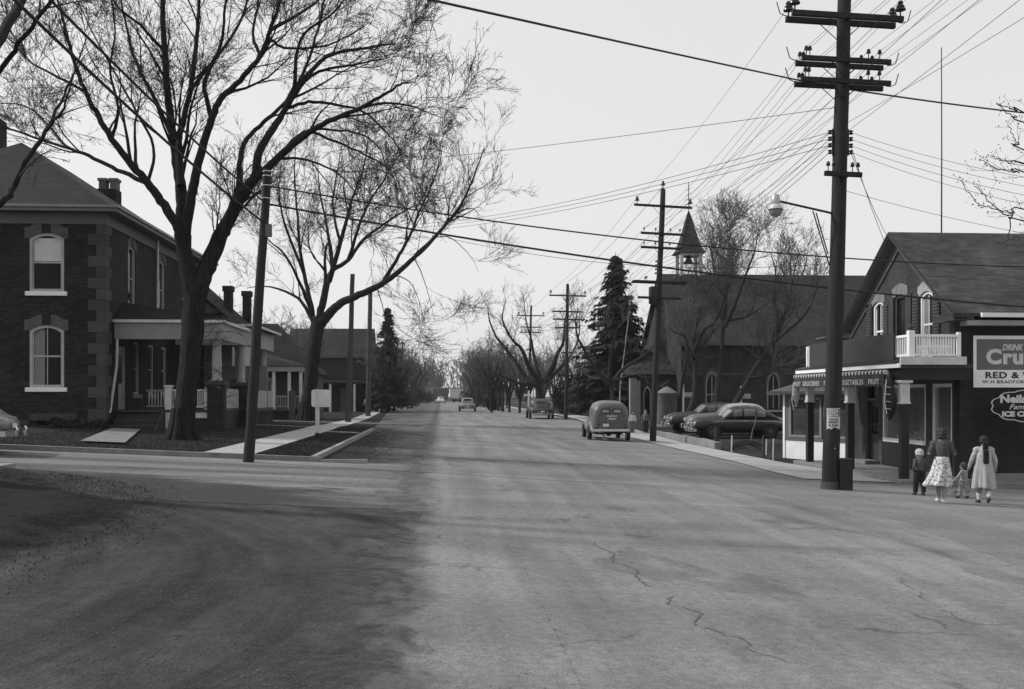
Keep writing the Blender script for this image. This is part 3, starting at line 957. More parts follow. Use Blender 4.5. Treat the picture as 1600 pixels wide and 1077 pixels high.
# things about the balcony and shop front
bo = thing('balcony_screen', 'dark flat screen hung along the street rail of the store balcony', 'screen')
obj('panel', MB().box(xf - .115, 28.15, RB - .12, xf - .055, 34.75, RT + .1), M('screen_cloth', .045, .85, .15, 2, .1), bo)
obj('edge_trim', MB().box(xf - .125, 28.1, RB - .19, xf - .07, 34.85, RB - .125).box(xf - .125, 34.76, RB - .125, xf - .07, 34.85, RT + .05), white_old, bo)
bx = thing('balcony_table', 'small white slatted table standing on the store balcony behind the balusters', 'table', (14.0, 28.35, BF))
obj('table_top', MB().box(-.35, -.3, .5, .35, .3, .56), white, bx)
obj('apron', MB().box(-.33, -.28, .36, .33, .28, .495), white_old, bx)
for i in (-1, 1):
    for j in (-1, 1):
        obj('leg', MB().box(i * .3 - .025, j * .25 - .025, .02, i * .3 + .025, j * .25 + .025, .355), white_old, bx)
bb = thing('balcony_cabinet', 'dark box with a pale flap top at the far end of the store balcony', 'cabinet', (13.5, 34.5, BF))
obj('box_body', MB().box(-.4, -.35, .02, .4, .35, 1.1), dark_paint, bb); obj('lid', MB().hexa([(-.46, -.42, 1.1), (.46, -.42, 1.22), (.46, .42, 1.22), (-.46, .42, 1.1), (-.46, -.42, 1.14), (.46, -.42, 1.26), (.46, .42, 1.26), (-.46, .42, 1.14)]), grey_trim, bb)
# awning
def stripe_mat(name, a, b, per):
    m, nt, p = base_mat(name, .9, 0, .15)
    sx = nd(nt, 'ShaderNodeSeparateXYZ'); nt.links.new(coords(nt), sx.inputs[0])
    f = math_(nt, 'GREATER_THAN', math_(nt, 'FRACT', math_(nt, 'DIVIDE', sx.outputs[1], per)), .5)
    nt.links.new(mixf(nt, f, a, b), p.inputs['Base Color'])
    return m
aw = thing('shop_awning', 'rolled striped awning with lettered scalloped valance under the store balcony', 'awning')
aw_roll = MB()
for k in range(60):
    y0 = 27.75 + k * .122
    aw_roll.tube([(12.36, y0, 2.5), (12.36, y0 + .122, 2.5)], .075 + .008 * (k % 2), 8)
obj('roll', aw_roll, stripe_mat('awning_stripe', .06, .5, .244), aw)
val = MB(); n = 120
rows = [[], [], []]
for i in range(n + 1):
    y = lerp(27.75, 35.05, i / n)
    sc = abs(math.sin(PI * i / 4)) * .07
    wv = .012 * math.sin(i * .55)
    rows[0].append((12.29 + wv * .3, y, 2.46)); rows[1].append((12.285 + wv, y, 2.3)); rows[2].append((12.28 + wv, y, 2.16 - sc))
val.grid(rows); vo = obj('valance', val, M('valance_cloth', .04, .9, .2, 3, .2), aw)
sd = vo.modifiers.new('s', 'SOLIDIFY'); sd.thickness = .006
for s, ya, wid in (('FRUIT', 28.0, .72), ('VEGETABLES', 29.05, 1.75), ('MEATS', 31.1, 1.05), ('GROCERIES', 32.55, 1.55), ('FRUIT', 34.3, .68)):
    place_text('lettering', s, .21, M('awning_letter', .42, .9, .2, 5, 0), aw, (12.255, ya + wid, 2.18), (0, -1, 0), (0, 0, 1), .004, 0, 1.1, 'LEFT', wid)
for nm, y, mm, lb in (('awning_end_flap', 27.62, dark_paint, 'dark bundled canvas flap with pale edging hanging at near end of the awning'), ('awning_end_flap', 35.12, cream, 'pale bundled canvas flap hanging at far end of the awning')):
    fl = thing(nm, lb, 'canvas flap', (12.4, y, 2.3))
    prof = [(.05, .15), (.13, 0), (.17, -.3), (.2, -.6), (.17, -.85), (.1, -1.0), (.03, -1.12)] if mm is dark_paint else [(.04, .12), (.1, 0), (.14, -.25), (.12, -.5), (.06, -.72), (.02, -.85)]
    mb = MB(); vs = []; n = 14
    for r, z in prof:
        for k in range(n):
            t = 2 * PI * k / n; q = r * (1 + .3 * math.sin(3 * t + z * 5))
            vs.append((q * math.cos(t) * .8, q * math.sin(t) * .6, z))
    fs = [(i * n + k, i * n + (k + 1) % n, (i + 1) * n + (k + 1) % n, (i + 1) * n + k) for i in range(len(prof) - 1) for k in range(n)]
    mb.add(vs, fs)
    obj('canvas', mb, mm, fl, True)
    tb = MB(); tb.tube([(-.12, -.06, .0), (-.16, -.08, -.3), (-.19, -.1, -.62), (-.12, -.08, -.95)], .012, 6)
    for k in range(4): tb.tube([(-.17, -.1, -.2 - k * .2), (-.04, -.15, -.22 - k * .2)], .008, 5)
    obj('edging', tb, letter_white, fl)
# painted and enamel signs on the south wall
sg = thing('drink_sign', 'white bordered enamel drink advertisement lettered on the brick store wall', 'sign')
sx0, sx1, sz0, sz1 = 14.94, 18.0, 2.08, 3.545
yw = YN - .03
obj('board', MB().box(sx0, yw, sz0, sx1, YN - .004, sz1), sign_white, sg, bevel=.01)
obj('field', MB().box(sx0 + .09, yw - .006, sz0 + .5, sx1 - .09, yw - .001, sz1 - .1), sign_grey, sg)
yt = yw - .012
def sgtext(s, x, z, size, m, **k):
    return place_text('lettering', s, size, m, sg, (x, yt, z), (1, 0, 0), (0, 0, 1), **k)
sgtext('DRINK', sx0 + .83, sz1 - .41, .24, letter_white, bold=.008, shear=.3, fit=.62)
sgtext('Crush', sx0 + .36, sz0 + .68, .56, letter_white, bold=.026, spacing=1.12, fit=1.72)
sgtext('RED & WHITE', sx0 + .33, sz0 + .27, .24, letter_dark, bold=.006, fit=2.2, spacing=1.1)
sgtext('W.H BRADFORD   PROP.', sx0 + .26, sz0 + .12, .13, letter_dark, fit=2.0, spacing=1.1)
cs = thing('ice_cream_sign', 'cloud outlined ice cream lettering painted on dark brick below the drink sign', 'painted sign')
cxm, czm = 16.42, 1.56
pts = []
for k in range(129):
    t = 2 * PI * k / 128
    r = 1 + .09 * abs(math.sin(t * 5)) - .03
    pts.append((cxm + .93 * r * math.cos(t), YN - .008, czm + .43 * r * math.sin(t)))
mb = MB()
for (a, b) in zip(pts[:-1], pts[1:]):
    def sc(p, k): return (cxm + (p[0] - cxm) * k, p[1], czm + (p[2] - czm) * (k - (.02 if k < 1 else 0)))
    mb.add([a, b, sc(b, .965), sc(a, .965)], [(0, 1, 2, 3)])
obj('outline', mb, letter_white, cs)
for s, x, z, size, fit, kw in (("Neilson's", 15.72, 1.66, .3, 1.4, dict(bold=.014)), ('Famous', 15.98, 1.47, .2, .85, dict(shear=.35, bold=.002)), ('ICE CREAM', 15.78, 1.27, .19, 1.28, dict(bold=.012))):
    place_text('lettering', s, size, letter_white, cs, (x, YN - .009, z), (1, 0, 0), (0, 0, 1), fit=fit, **kw)
# produce in the window
r = random.Random(5); mb = MB()
for k in range(150):
    y = r.uniform(30.2, 32.6); t = abs(y - 31.5)
    x = W + r.uniform(.2, .8); hz = .43 + r.random() * .3 * max(0, 1 - t / 1.4)
    mb.ell((x, y, hz), (.055, .055, .05), 7, 5)
tag(obj('produce_heap', mb, M('fruit', .45, .5, .3, 4, 0), None, True), 'heap of pale fruit displayed inside the shop window', 'produce', kind='stuff')
mp = at(1471, 364, YC + .3)
tv = thing('aerial_mast', 'thin plain mast rising from behind the ridge of the store roof', 'mast', (mp.x, YC + .3, zr - .3))
obj('mast', MB().tube([(0, 0, 0), (.01, 0, 3), (0, 0, at(1471, 74, YC + .3).z - zr + .3)], [.024, .02, .014], 6), iron, tv)
obj('mast_bracket', MB().box(-.06, -.06, 0, .06, .06, .4), iron, tv)
# kerb step along the south wall
struct('kerb_store', MB().hexa([(W + .1, 26.75, -1.0), (40, 26.75, -1.6), (40, YN - .06, -1.6), (W + .1, YN - .06, -1.0), (W + .1, 26.75, G(W, 27) + .14), (40, 26.75, G(30, 27) + .14), (40, YN - .06, G(30, 27) + .16), (W + .1, YN - .06, G(W, 27) + .16)]), concrete_old)

# small annex beyond the store, set at an angle to the street
A_ = at(1224, 714, 40.2); A_.z = G(A_.x, 40.2)
an = thing('barber_shop', 'small white boarded shop with broad window and low hip roof beyond the store', 'shop', A_, math.radians(-60))
al = 3.7; ad = 3.6; at1 = 2.62
obj('wall', MB().box(.1, 0, -.1, al, .12, .72), board_white, an)
obj('wall', MB().box(.1, .002, .72, .3, .12, at1).box(al - .3, .002, .72, al, .12, at1).box(.3, .002, 2.4, al - .3, .12, at1), grey_trim, an)
obj('corner_board', MB().box(0, -.03, -.1, .098, .15, at1 - .05), white, an)
obj('wall', MB().box(.02, .152, -.1, .12, ad, at1), board_white, an)
obj('wall', MB().box(.12, ad - .1, -.1, al, ad, at1).box(al, 0, -.1, al + .1, ad, at1), board_grey, an)
obj('sill_board', MB().box(.1, -.05, .72, al, -.003, .8), grey_trim, an)
for (a, b) in ((.3, 1.9), (2.0, 3.4)):
    w = thing_part('shop_window', an)
    obj('frame', MB().box(a, -.02, .82, a + .1, .1, 2.4).box(b - .1, -.02, .82, b, .1, 2.4).box(a + .1, -.02, 2.3, b - .1, .1, 2.4).box(a + .1, -.02, .82, b - .1, .1, .92), M('window_grey', .2, .6, .15, 2, .1), w)
    obj('pane', MB().box(a + .1, .05, .92, b - .1, .06, 2.3), glass_mat('reflecting_glass', .05, .06), w)
hr = MB(); e = .45
P0 = [(-e, -e, at1), (al + e, -e, at1), (al + e, ad + e, at1), (-e, ad + e, at1)]
R0 = [(ad / 2, ad / 2, at1 + .95), (al - ad / 2 + .1, ad / 2, at1 + .95)]
hr.add(P0 + R0, [(0, 1, 5, 4), (1, 2, 5), (2, 3, 4, 5), (3, 0, 4), (3, 2, 1, 0)])
obj('roof', hr, M('annex_roofing', .075, .85, .25, 1.5, .2), an)
obj('eave_fascia', MB().box(-e, -e - .03, at1 - .1, al + e, -e - .002, at1 + .02).box(-e - .03, -e - .03, at1 - .1, -e - .002, ad + e, at1 + .02), mid_paint, an)
# ------------------------------------------------------------------ brick house on the left corner
hx, hy = -12.3, 38.5                # street corner of the house
hl, hb = -22.2, 54.0                # far left and back
HZ = 8.55; HG = .35
hs = thing('brick_house', 'two storey dark brick house with pale quoins and hipped roof at left', 'house')
fw = [(-15.02, -13.78, 5.66, 7.8), (-15.02, -13.78, 2.15, 4.44), (-20.4, -19.16, 5.66, 7.8), (-20.4, -19.16, 2.15, 4.44)]
base_w = (-14.75, -13.55, .56, .92)
obj('wall', wall_with_holes('y', hy, .3, hl, hx, HG - .3, HZ, fw + [base_w]), brick_dark, hs)
sw = [(41.2, 42.15, 5.2, 7.8), (45.6, 46.55, 5.2, 7.8), (49.6, 50.5, 5.2, 7.8), (41.9, 42.7, 1.9, 4.0), (44.0, 44.8, 1.9, 4.0), (46.0, 46.8, 1.9, 4.0)]
sd_ = (40.0, 40.95, 1.32, 3.75)
obj('wall', wall_with_holes('x', hx - .3, .3, hy + .304, hb, HG - .3, HZ, sw + [sd_]), brick_dark, hs)
obj('wall', MB().box(hl, hy + .304, HG - .3, hl + .3, hb, HZ).box(hl + .304, hb - .3, HG - .3, hx - .304, hb, HZ), brick_dark, hs)
obj('foundation', MB().box(hl, hy - .06, HG - .3, base_w[0] - .25, hy - .003, .98).box(base_w[1] + .25, hy - .06, HG - .3, hx + .05, hy - .003, .98).box(base_w[0] - .25, hy - .06, .95, base_w[1] + .25, hy - .003, 1.2), pale_stone if False else M('foundation_stone', .055, .95, .3, 3, .6), hs)
obj('basement_window', MB().box(base_w[0], hy + .1, .56, base_w[1], hy + .14, .92), glass, hs)
obj('light_well', MB().box(base_w[0] - .1, hy - .75, HG - .2, base_w[1] + .2, hy - .62, .66).hexa([(base_w[1] + .2, hy - .75, HG - .2), (base_w[1] + .34, hy - .75, HG - .2), (base_w[1] + .5, hy - .07, HG - .2), (base_w[1] + .36, hy - .07, HG - .2), (base_w[1] + .2, hy - .75, .66), (base_w[1] + .34, hy - .75, .66), (base_w[1] + .5, hy - .07, .98), (base_w[1] + .36, hy - .07, .98)]), concrete_old, hs)
for i, (a, b, z0, z1) in enumerate(fw):
    up = z0 > 5
    sash_window(hs, 'y', hy, -1, a, b, z0, z1, .2, M('house_trim', .42, .65, .2, 2.5, .2), .1, True, True, not up, glass, .1, (z0 + z1) / 2 + .05 if up else None, None if up else [(a + .15, a + .52)], white)
    lintel(hs, 'y', hy, -1, a, b, z1 - .2, .2, .4, M('lintel_brick', .10, .9, .25, 5, .4), brick_dark, .16)
for i, (a, b, z0, z1) in enumerate(sw):
    sash_window(hs, 'x', hx, 1, a, b, z0, z1, .2 if z0 > 5 else 0, cream, .1, True, True, False, glass, .1, None, None, pale_stone)
    if z0 > 5: lintel(hs, 'x', hx, 1, a, b, z1 - .2, .2, .36, M('lintel_brick', .17), brick_dark, .12)
dp = thing_part('front_door', hs)
a, b, z0, z1 = sd_
obj('door_frame', MB().box(hx - .2, a, z0, hx - .04, a + .1, z1).box(hx - .2, b - .1, z0, hx - .04, b, z1).box(hx - .2, a + .1, z1 - .1, hx - .04, b - .1, z1), cream, dp)
obj('door_leaf', MB().box(hx - .14, a + .1, z0, hx - .1, b - .1, z1 - .1), cream, dp)
obj('door_pane', MB().box(hx - .098, a + .22, z0 + 1.0, hx - .09, b - .22, z1 - .3), glass, dp)
# quoins: alternating long and short blocks on the corner, each a part
z = .98; k = 0
quo = [M('quoin_a', .066, .9, .2, 6, .4), M('quoin_b', .055, .9, .25, 6, .4), M('quoin_c', .074, .9, .2, 6, .4)]
while z < HZ - .3:
    h = .40
    fx = .62 if k % 2 == 0 else .32; fy = .32 if k % 2 == 0 else .62
    obj('quoin', MB().box(hx - fx, hy - .03, z, hx + .03, hy - .002, z + h - .012).box(hx + .002, hy - .002, z, hx + .03, hy + fy, z + h - .012), quo[(k * 7) % 3], hs)
    z += h; k += 1
# eaves: frieze, soffit, fascia, gutter, roof
e = .52
obj('frieze', MB().box(hl, hy - .05, HZ - .42, hx + .05, hy - .002, HZ - .02).box(hx + .002, hy - .002, HZ - .42, hx + .05, hb, HZ - .02), M('frieze_paint', .13, .7, .12, 2, .1), hs)
obj('soffit', MB().box(hl - e, hy - e, HZ, hx + e, hb + e, HZ + .06), M('soffit_paint', .14, .7, .12, 2, .1), hs)
fa = MB().box(hl - e, hy - e - .04, HZ - .02, hx + e + .04, hy - e - .002, HZ + .16).box(hx + e + .002, hy - e - .002, HZ - .02, hx + e + .04, hb + e, HZ + .16)
obj('fascia', fa, M('fascia_paint', .2, .6, .12, 2, .1), hs)
gtt = MB().box(hl - e, hy - e - .14, HZ + .1, hx + e + .14, hy - e - .042, HZ + .2).box(hx + e + .042, hy - e - .042, HZ + .1, hx + e + .14, hb + e, HZ + .2)
obj('gutter', gtt, M('gutter_paint', .26, .6, .12, 2, .1), hs)
wv = (hx + e) - (hl - e); rx = (hx + hl) / 2; half = wv / 2; rz = HZ + .06 + half * .67
P0 = [(hl - e, hy - e, HZ + .065), (hx + e, hy - e, HZ + .065), (hx + e, hb + e, HZ + .065), (hl - e, hb + e, HZ + .065)]
R0 = [(rx, hy - e + half, rz), (rx, hb + e - half, rz)]
ro = MB().add(P0 + R0, [(0, 1, 4), (1, 2, 5, 4), (2, 3, 5), (3, 0, 4, 5), (3, 2, 1, 0)])
rf = obj('roof', ro, shingle_dark, hs)
ch = thing_part('chimney', hs)
for i, px_ in enumerate((163, 180)):
    b0 = at(px_, 300, 49.5)
    obj('chimney_stack', MB().box(b0.x - .16, 49.2, at(171, 297, 49.5).z, b0.x + .16, 49.7, at(171, 284, 49.5).z).box(b0.x - .21, 49.15, at(171, 284, 49.5).z, b0.x + .21, 49.75, at(171, 280, 49.5).z), brick_pale, ch)
b1_ = at(171, 300, 49.5)
obj('chimney_base', MB().box(b1_.x - .42, 49.05, 8.0, b1_.x + .45, 49.85, at(171, 297, 49.5).z - .01), brick_dark, ch)
b0 = at(-14, 190, 45)
obj('chimney', MB().box(b0.x - .45, 44.6, 10, b0.x + .45, 45.5, 13.6), brick_dark, hs)
obj('drain_pipe', MB().tube([(hx + .12, 45.0, HZ), (hx + .1, 45.0, 5.4)], .05, 8).tube([(hx + .14, hy + .95, 4.75), (hx + .12, hy + .9, 3.0), (hx + .0, hy + .5, 1.25), (hx - .2, hy + .05, 1.12)], .055, 8), white_old, hs)
# veranda on the street side
py0, py1 = 39.6, 44.6; pxr = -8.55; PF = 1.32
ve = thing('veranda', 'white railed corner veranda on brick piers beside the brick house', 'veranda')
obj('floor', MB().box(hx + .04, py0, PF - .1, pxr, py1, PF), step_paint, ve)
obj('skirt_frame', MB().box(-10.45, py0 + .03, .3, -10.25, py0 + .1, PF - .102).box(-10.25, py0 + .03, PF - .32, pxr, py0 + .1, PF - .102).box(-10.25, py0 + .03, .28, pxr, py0 + .1, .5).box(pxr - .12, py0 + .03, .5, pxr, py0 + .1, PF - .32), white_old, ve)
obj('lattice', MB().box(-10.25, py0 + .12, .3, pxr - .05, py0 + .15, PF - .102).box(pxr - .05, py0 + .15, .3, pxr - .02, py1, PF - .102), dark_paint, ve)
for k in range(4):
    zt = PF - .2 * (k + 1) + .03; yy = py0 - .32 * k
    stp = thing_part('step', ve)
    obj('tread', MB().box(hx + .1, yy - .36, zt - .04, -10.55, yy, zt), step_paint, stp)
    obj('riser', MB().box(hx + .12, yy - .33, zt - .24, -10.57, yy - .3, zt - .042), M('riser_paint', .03, .7, .2, 3, .1), stp)
obj('stringer', MB().hexa([(-10.545, py0 - 1.3, .3), (-10.47, py0 - 1.3, .3), (-10.47, py0 - .002, .3), (-10.545, py0 - .002, .3), (-10.545, py0 - 1.3, .55), (-10.47, py0 - 1.3, .55), (-10.47, py0 - .002, PF - .02), (-10.545, py0 - .002, PF - .02)]), step_paint, ve)
VT = 4.62; VB = 3.98
obj('fascia', MB().box(hx + .05, py0 - .25, VB, pxr + .25, py0 - .12, VT).box(pxr + .12, py0 - .12, VB, pxr + .25, py1, VT), M('porch_fascia', .25, .65, .15, 2, .15), ve)
obj('gutter', MB().box(hx + .02, py0 - .36, VT - .02, pxr + .36, py0 - .252, VT + .09).box(pxr + .252, py0 - .252, VT - .02, pxr + .36, py1, VT + .09), white_old, ve)
obj('ceiling', MB().box(hx + .05, py0 - .118, VT - .1, pxr + .118, py1, VT - .05), grey_trim, ve)
vr = MB().add([(hx + .04, py0 - .34, VT + .1), (pxr + .34, py0 - .34, VT + .1), (pxr + .34, py1, VT + .1), (hx + .04, py1, VT + .1), (hx + .04, py0 + .9, VT + .85), (hx + .04, py1 - .4, VT + .95)], [(0, 1, 4), (1, 2, 5, 4), (2, 3, 5), (3, 2, 1, 0)])
obj('roof', vr, shingle_dark, ve)
for y in (py0 + .12, py1 - .2):
    pc = thing_part('pier', ve)
    obj('pier_shaft', MB().box(pxr - .3, y - .3, .1, pxr + .3, y + .3, 2.25), brick_pier, pc)
    obj('pier_cap', MB().box(pxr - .36, y - .36, 2.25, pxr + .36, y + .36, 2.42), M('pier_cap', .06, .9, .2, 3, .3), pc, bevel=.02)
    obj('column', MB().lathe([(.22, 2.42), (.22, 2.5), (.18, 2.55), (.19, 3.0), (.165, 3.75), (.2, 3.82), (.22, 3.9), (.22, VB)], 16, (pxr, y, 0)), cream, pc, True)
obj('newel_post', MB().box(-10.46, py0 + .0, PF, -10.22, py0 + .24, PF + .86).box(-10.5, py0 - .04, PF + .86, -10.18, py0 + .28, PF + .93), white_old, ve, bevel=.01)
rl = MB().box(-10.21, py0 + .08, PF + .7, pxr - .31, py0 + .16, PF + .77).box(-10.21, py0 + .09, PF + .08, pxr - .31, py0 + .15, PF + .14)
obj('hand_rail', rl, white_old, ve)
rl = MB().box(-11.6, 41.2, PF + .7, -10.36, 41.28, PF + .77).box(-11.6, 41.21, PF + .08, -10.36, 41.27, PF + .14)
obj('hand_rail', rl, cream, ve)
bme = mesh_of('baluster', MB().box(-.017, -.017, PF + .142, .017, .017, PF + .698)); bme.materials.append(white_old)
for k in range(16): obj('baluster', bme, None, ve, loc=(lerp(-10.1, -8.95, k / 15), py0 + .12, 0))
for k in range(10): obj('baluster', bme, None, ve, loc=(lerp(-11.5, -10.45, k / 9), 41.24, 0))
obj('rail_panel', MB().box(-9.0, py0 + .05, PF + .0, pxr - .31, py0 + .075, PF + .86), white_old, ve)
obj('side_rail', MB().box(pxr - .1, py0 + .45, PF + .02, pxr - .02, py1 - .55, PF + .8), cream, ve)
# planting by the house
def leafy(mb, c, r, n, s, seed):
    q = random.Random(seed)
    for _ in range(n):
        u = Vector((q.gauss(0, 1), q.gauss(0, 1), q.gauss(0, 1))).normalized() * (q.random() ** .45)
        p = Vector(c) + Vector((u.x * r[0], u.y * r[1], u.z * r[2]))
        a = Vector((q.uniform(-1, 1), q.uniform(-1, 1), q.uniform(-1, 1))) * s; b = Vector((q.uniform(-1, 1), q.uniform(-1, 1), q.uniform(-1, 1))) * s
        mb.add([p - a, p + b, p + a, p - b], [(0, 1, 2, 3)])
sb = thing('porch_shrub', 'dark clipped evergreen shrub behind the veranda rail', 'shrub', (-9.75, 40.4, PF))
mb = MB(); leafy(mb, (0, 0, .62), (.55, .35, .42), 1500, .06, 3); obj('foliage', mb, shrub_m, sb)
obj('stem', MB().tube([(0, 0, 0), (.02, 0, .5)], .03, 6), bark, sb)
for i, (x, y, rr_) in enumerate(((-12.9, 37.3, .45), (-12.2, 37.5, .35), (-13.6, 37.2, .3))):
    lb = ('widest low clump of dead foliage at the foot of the brick wall', 'small dead clump beside the veranda steps', 'small dead clump next to the basement light well')[i]
    t = thing('garden_clump', lb, 'plant', (x, y, G(x, y) + .1), group='dead clumps at the foot of the brick house')
    mb = MB(); leafy(mb, (0, 0, .16), (rr_, rr_ * .7, .2), 700, .05, i + 20); obj('foliage', mb, M('dead_leaves', .03, .9, .4, 4, 0), t)
    obj('stem', MB().tube([(0, 0, -.05), (0, 0, .2)], .02, 5), bark, t)

# ------------------------------------------------------------------ clapboard house with veranda, behind
h2 = thing('clapboard_house', 'white clapboard gabled house with round column porch behind the brick house', 'house')
gx1 = -10.9; gx0 = -17.4; gy = 54.3; ga = (gx0 + gx1) / 2
class Gab2:
    apex = ga
    def __call__(s, u): return 5.7 + (1 - abs(u - ga) / (gx1 - ga)) * 2.9
obj('wall', wall_with_holes('y', gy, .2, gx0, gx1, .2, Gab2(), [(-12.7, -11.4, 5.5, 6.15)]), clap_white, h2)
obj('attic_window', MB().box(-12.7, gy + .08, 5.5, -11.4, gy + .12, 6.15), glass, h2)
obj('wall', MB().box(gx1 - .2, gy + .204, .2, gx1, gy + 6.5, 5.7), clap_white, h2)
obj('wall', MB().box(gx0, gy + .204, .2, gx0 + .2, gy + 6.5, 5.7), clap_white, h2)
ro = MB()
for s in (-1, 1):
    xe = ga + s * (gx1 - ga + .4); zt = 8.56; zb = 8.56 - 2.9 / (gx1 - ga) * (gx1 - ga + .4)
    ro.hexa([(ga, gy - .35, zt), (ga, gy + 6.8, zt), (xe, gy + 6.8, zb), (xe, gy - .35, zb), (ga, gy - .35, zt + .12), (ga, gy + 6.8, zt + .12), (xe, gy + 6.8, zb + .12), (xe, gy - .35, zb + .12)])
obj('roof', ro, shingle_dark, h2)
for i, (px_, Yc, top) in enumerate(((357, 58, 447), (386, 61, 455))):
    p = at(px_, top, Yc)
    obj('chimney', MB().box(p.x - .22, Yc - .25, 5, p.x + .22, Yc + .25, p.z - .3).box(p.x - .28, Yc - .31, p.z - .3, p.x + .28, Yc + .31, p.z), brick_dark, h2)
q0, q1 = -12.0, -8.75
obj('porch_fascia', MB().box(q0, 47.2, 4.15, q1, 47.35, 5.0).box(q1 - .15, 47.352, 4.15, q1, 54.2, 5.0), cream, h2)
obj('porch_roof', MB().add([(q0, 46.9, 5.02), (q1 + .3, 46.9, 5.02), (q1 + .3, 54.2, 5.02), (q0, 54.2, 5.02), (q0, 49, 5.5), (q1 - 1.2, 50, 5.6), (q1 - 1.2, 54.2, 5.6), (q0, 54.2, 5.6)], [(0, 1, 5, 4), (1, 2, 6, 5), (4, 5, 6, 7), (3, 2, 1, 0)]), shingle_dark, h2)
obj('porch_gutter', MB().box(q0, 46.8, 4.98, q1 + .4, 46.9, 5.08).box(q1 + .3, 46.9, 4.98, q1 + .4, 54.2, 5.08), white_old, h2)
obj('porch_ceiling', MB().box(q0, 47.36, 4.4, q1 - .16, 54.2, 4.45), grey_trim, h2)
obj('porch_floor', MB().box(q0, 47.2, 1.1, q1, 54.2, 1.25), step_paint, h2)
obj('porch_wall', MB().box(-11.5, 52.4, 1.26, q1, 52.5, 3.35), board_grey, h2)
obj('porch_skirt', MB().box(q0, 47.6, .2, q1 - .1, 47.65, 1.1).box(q1 - .1, 47.66, .2, q1 - .05, 54.2, 1.1), brick_pier, h2)
obj('porch_rail', MB().box(q1 - .1, 48.0, 1.26, q1 - .05, 54.1, 2.1).box(-9.4, 47.4, 1.3, q1, 47.45, 2.1), cream, h2)
for y in (47.5, 53.6):
    pc = thing_part('pier', h2)
    cxp = -9.22
    obj('pier_shaft', MB().box(cxp - .33, y - .33, .1, cxp + .33, y + .33, 2.5), brick_pier, pc)
    obj('pier_cap', MB().box(cxp - .39, y - .39, 2.5, cxp + .39, y + .39, 2.68), M('pier_cap', .1), pc, bevel=.02)
    obj('column', MB().lathe([(.24, 2.68), (.2, 2.76), (.21, 3.1), (.185, 3.9), (.22, 4.0), (.24, 4.15)], 16, (cxp, y, 0)), cream, pc, True)

# ------------------------------------------------------------------ cottage with open porch
h3 = thing('cottage', 'low dark roofed cottage with white posted porch beyond the columned house', 'cottage')
cy = 73.0
def X(px_, Y): return at(px_, 600, Y).x
obj('wall', MB().box(-21, cy + 3.2, 0, -9.6, cy + 3.4, 3.6).box(-9.8, cy + 3.404, 0, -9.6, cy + 11, 3.6), M('cottage_wall', .06, .8, .2, 2, .1), h3)
obj('roof', MB().add([(-21.5, cy + 2.6, 3.5), (-9.2, cy + 2.6, 3.5), (-9.2, cy + 11.6, 3.5), (-21.5, cy + 11.6, 3.5), (-17, cy + 7, 7.4), (-12.6, cy + 7, 7.4)], [(0, 1, 5, 4), (1, 2, 5), (2, 3, 4, 5), (3, 0, 4), (3, 2, 1, 0)]), shingle_dark, h3)
x0, x1 = -13.9, -9.9
obj('porch_roof', MB().add([(x0 - .3, cy - .4, 3.95), (x1 + .35, cy - .4, 3.95), (x1 + .35, cy + 3.4, 3.95), (x0 - .3, cy + 3.4, 3.95), (x0 - .3, cy + 1.2, 4.9), (x0 + .6, cy + 3.2, 5.1)], [(0, 1, 4), (1, 2, 5, 4), (2, 3, 5), (3, 0, 4, 5), (3, 2, 1, 0)]), shingle_dark, h3)
obj('porch_fascia', MB().box(x0, cy - .25, 3.55, x1 + .1, cy - .15, 3.92).box(x1, cy - .15, 3.55, x1 + .1, cy + 3.1, 3.92), cream, h3)
obj('porch_floor', MB().box(x0, cy - .1, .75, x1, cy + 3.1, .9), step_paint, h3)
obj('porch_skirt', MB().box(x0, cy, 0, x1 - .05, cy + .05, .74), dark_paint, h3)
for i, xx in enumerate((x0 + .1, X(428, cy), X(452, cy), x1)):
    obj('porch_post', MB().box(xx - .1, cy - .1, .9, xx + .1, cy + .1, 3.55), white_old, h3)
obj('porch_post', MB().box(x1 - .1, cy + 2.6, .9, x1 + .1, cy + 2.8, 3.55), white_old, h3)
obj('porch_window', MB().box(-13.3, cy + 3.1, 1.2, -12.1, cy + 3.15, 3.2), clap_white, h3)
obj('porch_rail', MB().box(x0, cy - .04, 1.75, X(468, cy), cy + .04, 1.85).box(x0, cy - .03, 1.05, X(468, cy), cy + .03, 1.12), cream, h3)
bmm = mesh_of('baluster', MB().box(-.025, -.025, 1.12, .025, .025, 1.75)); bmm.materials.append(cream)
for k in range(22): obj('baluster', bmm, None, h3, loc=(lerp(x0 + .1, X(466, cy), k / 21), cy, 0))
obj('porch_pier', MB().box(x1 - .75, cy - .6, 0, x1 - .35, cy - .2, 2.2), M('weathered_pier', .07, .9, .2, 3, .2), h3)

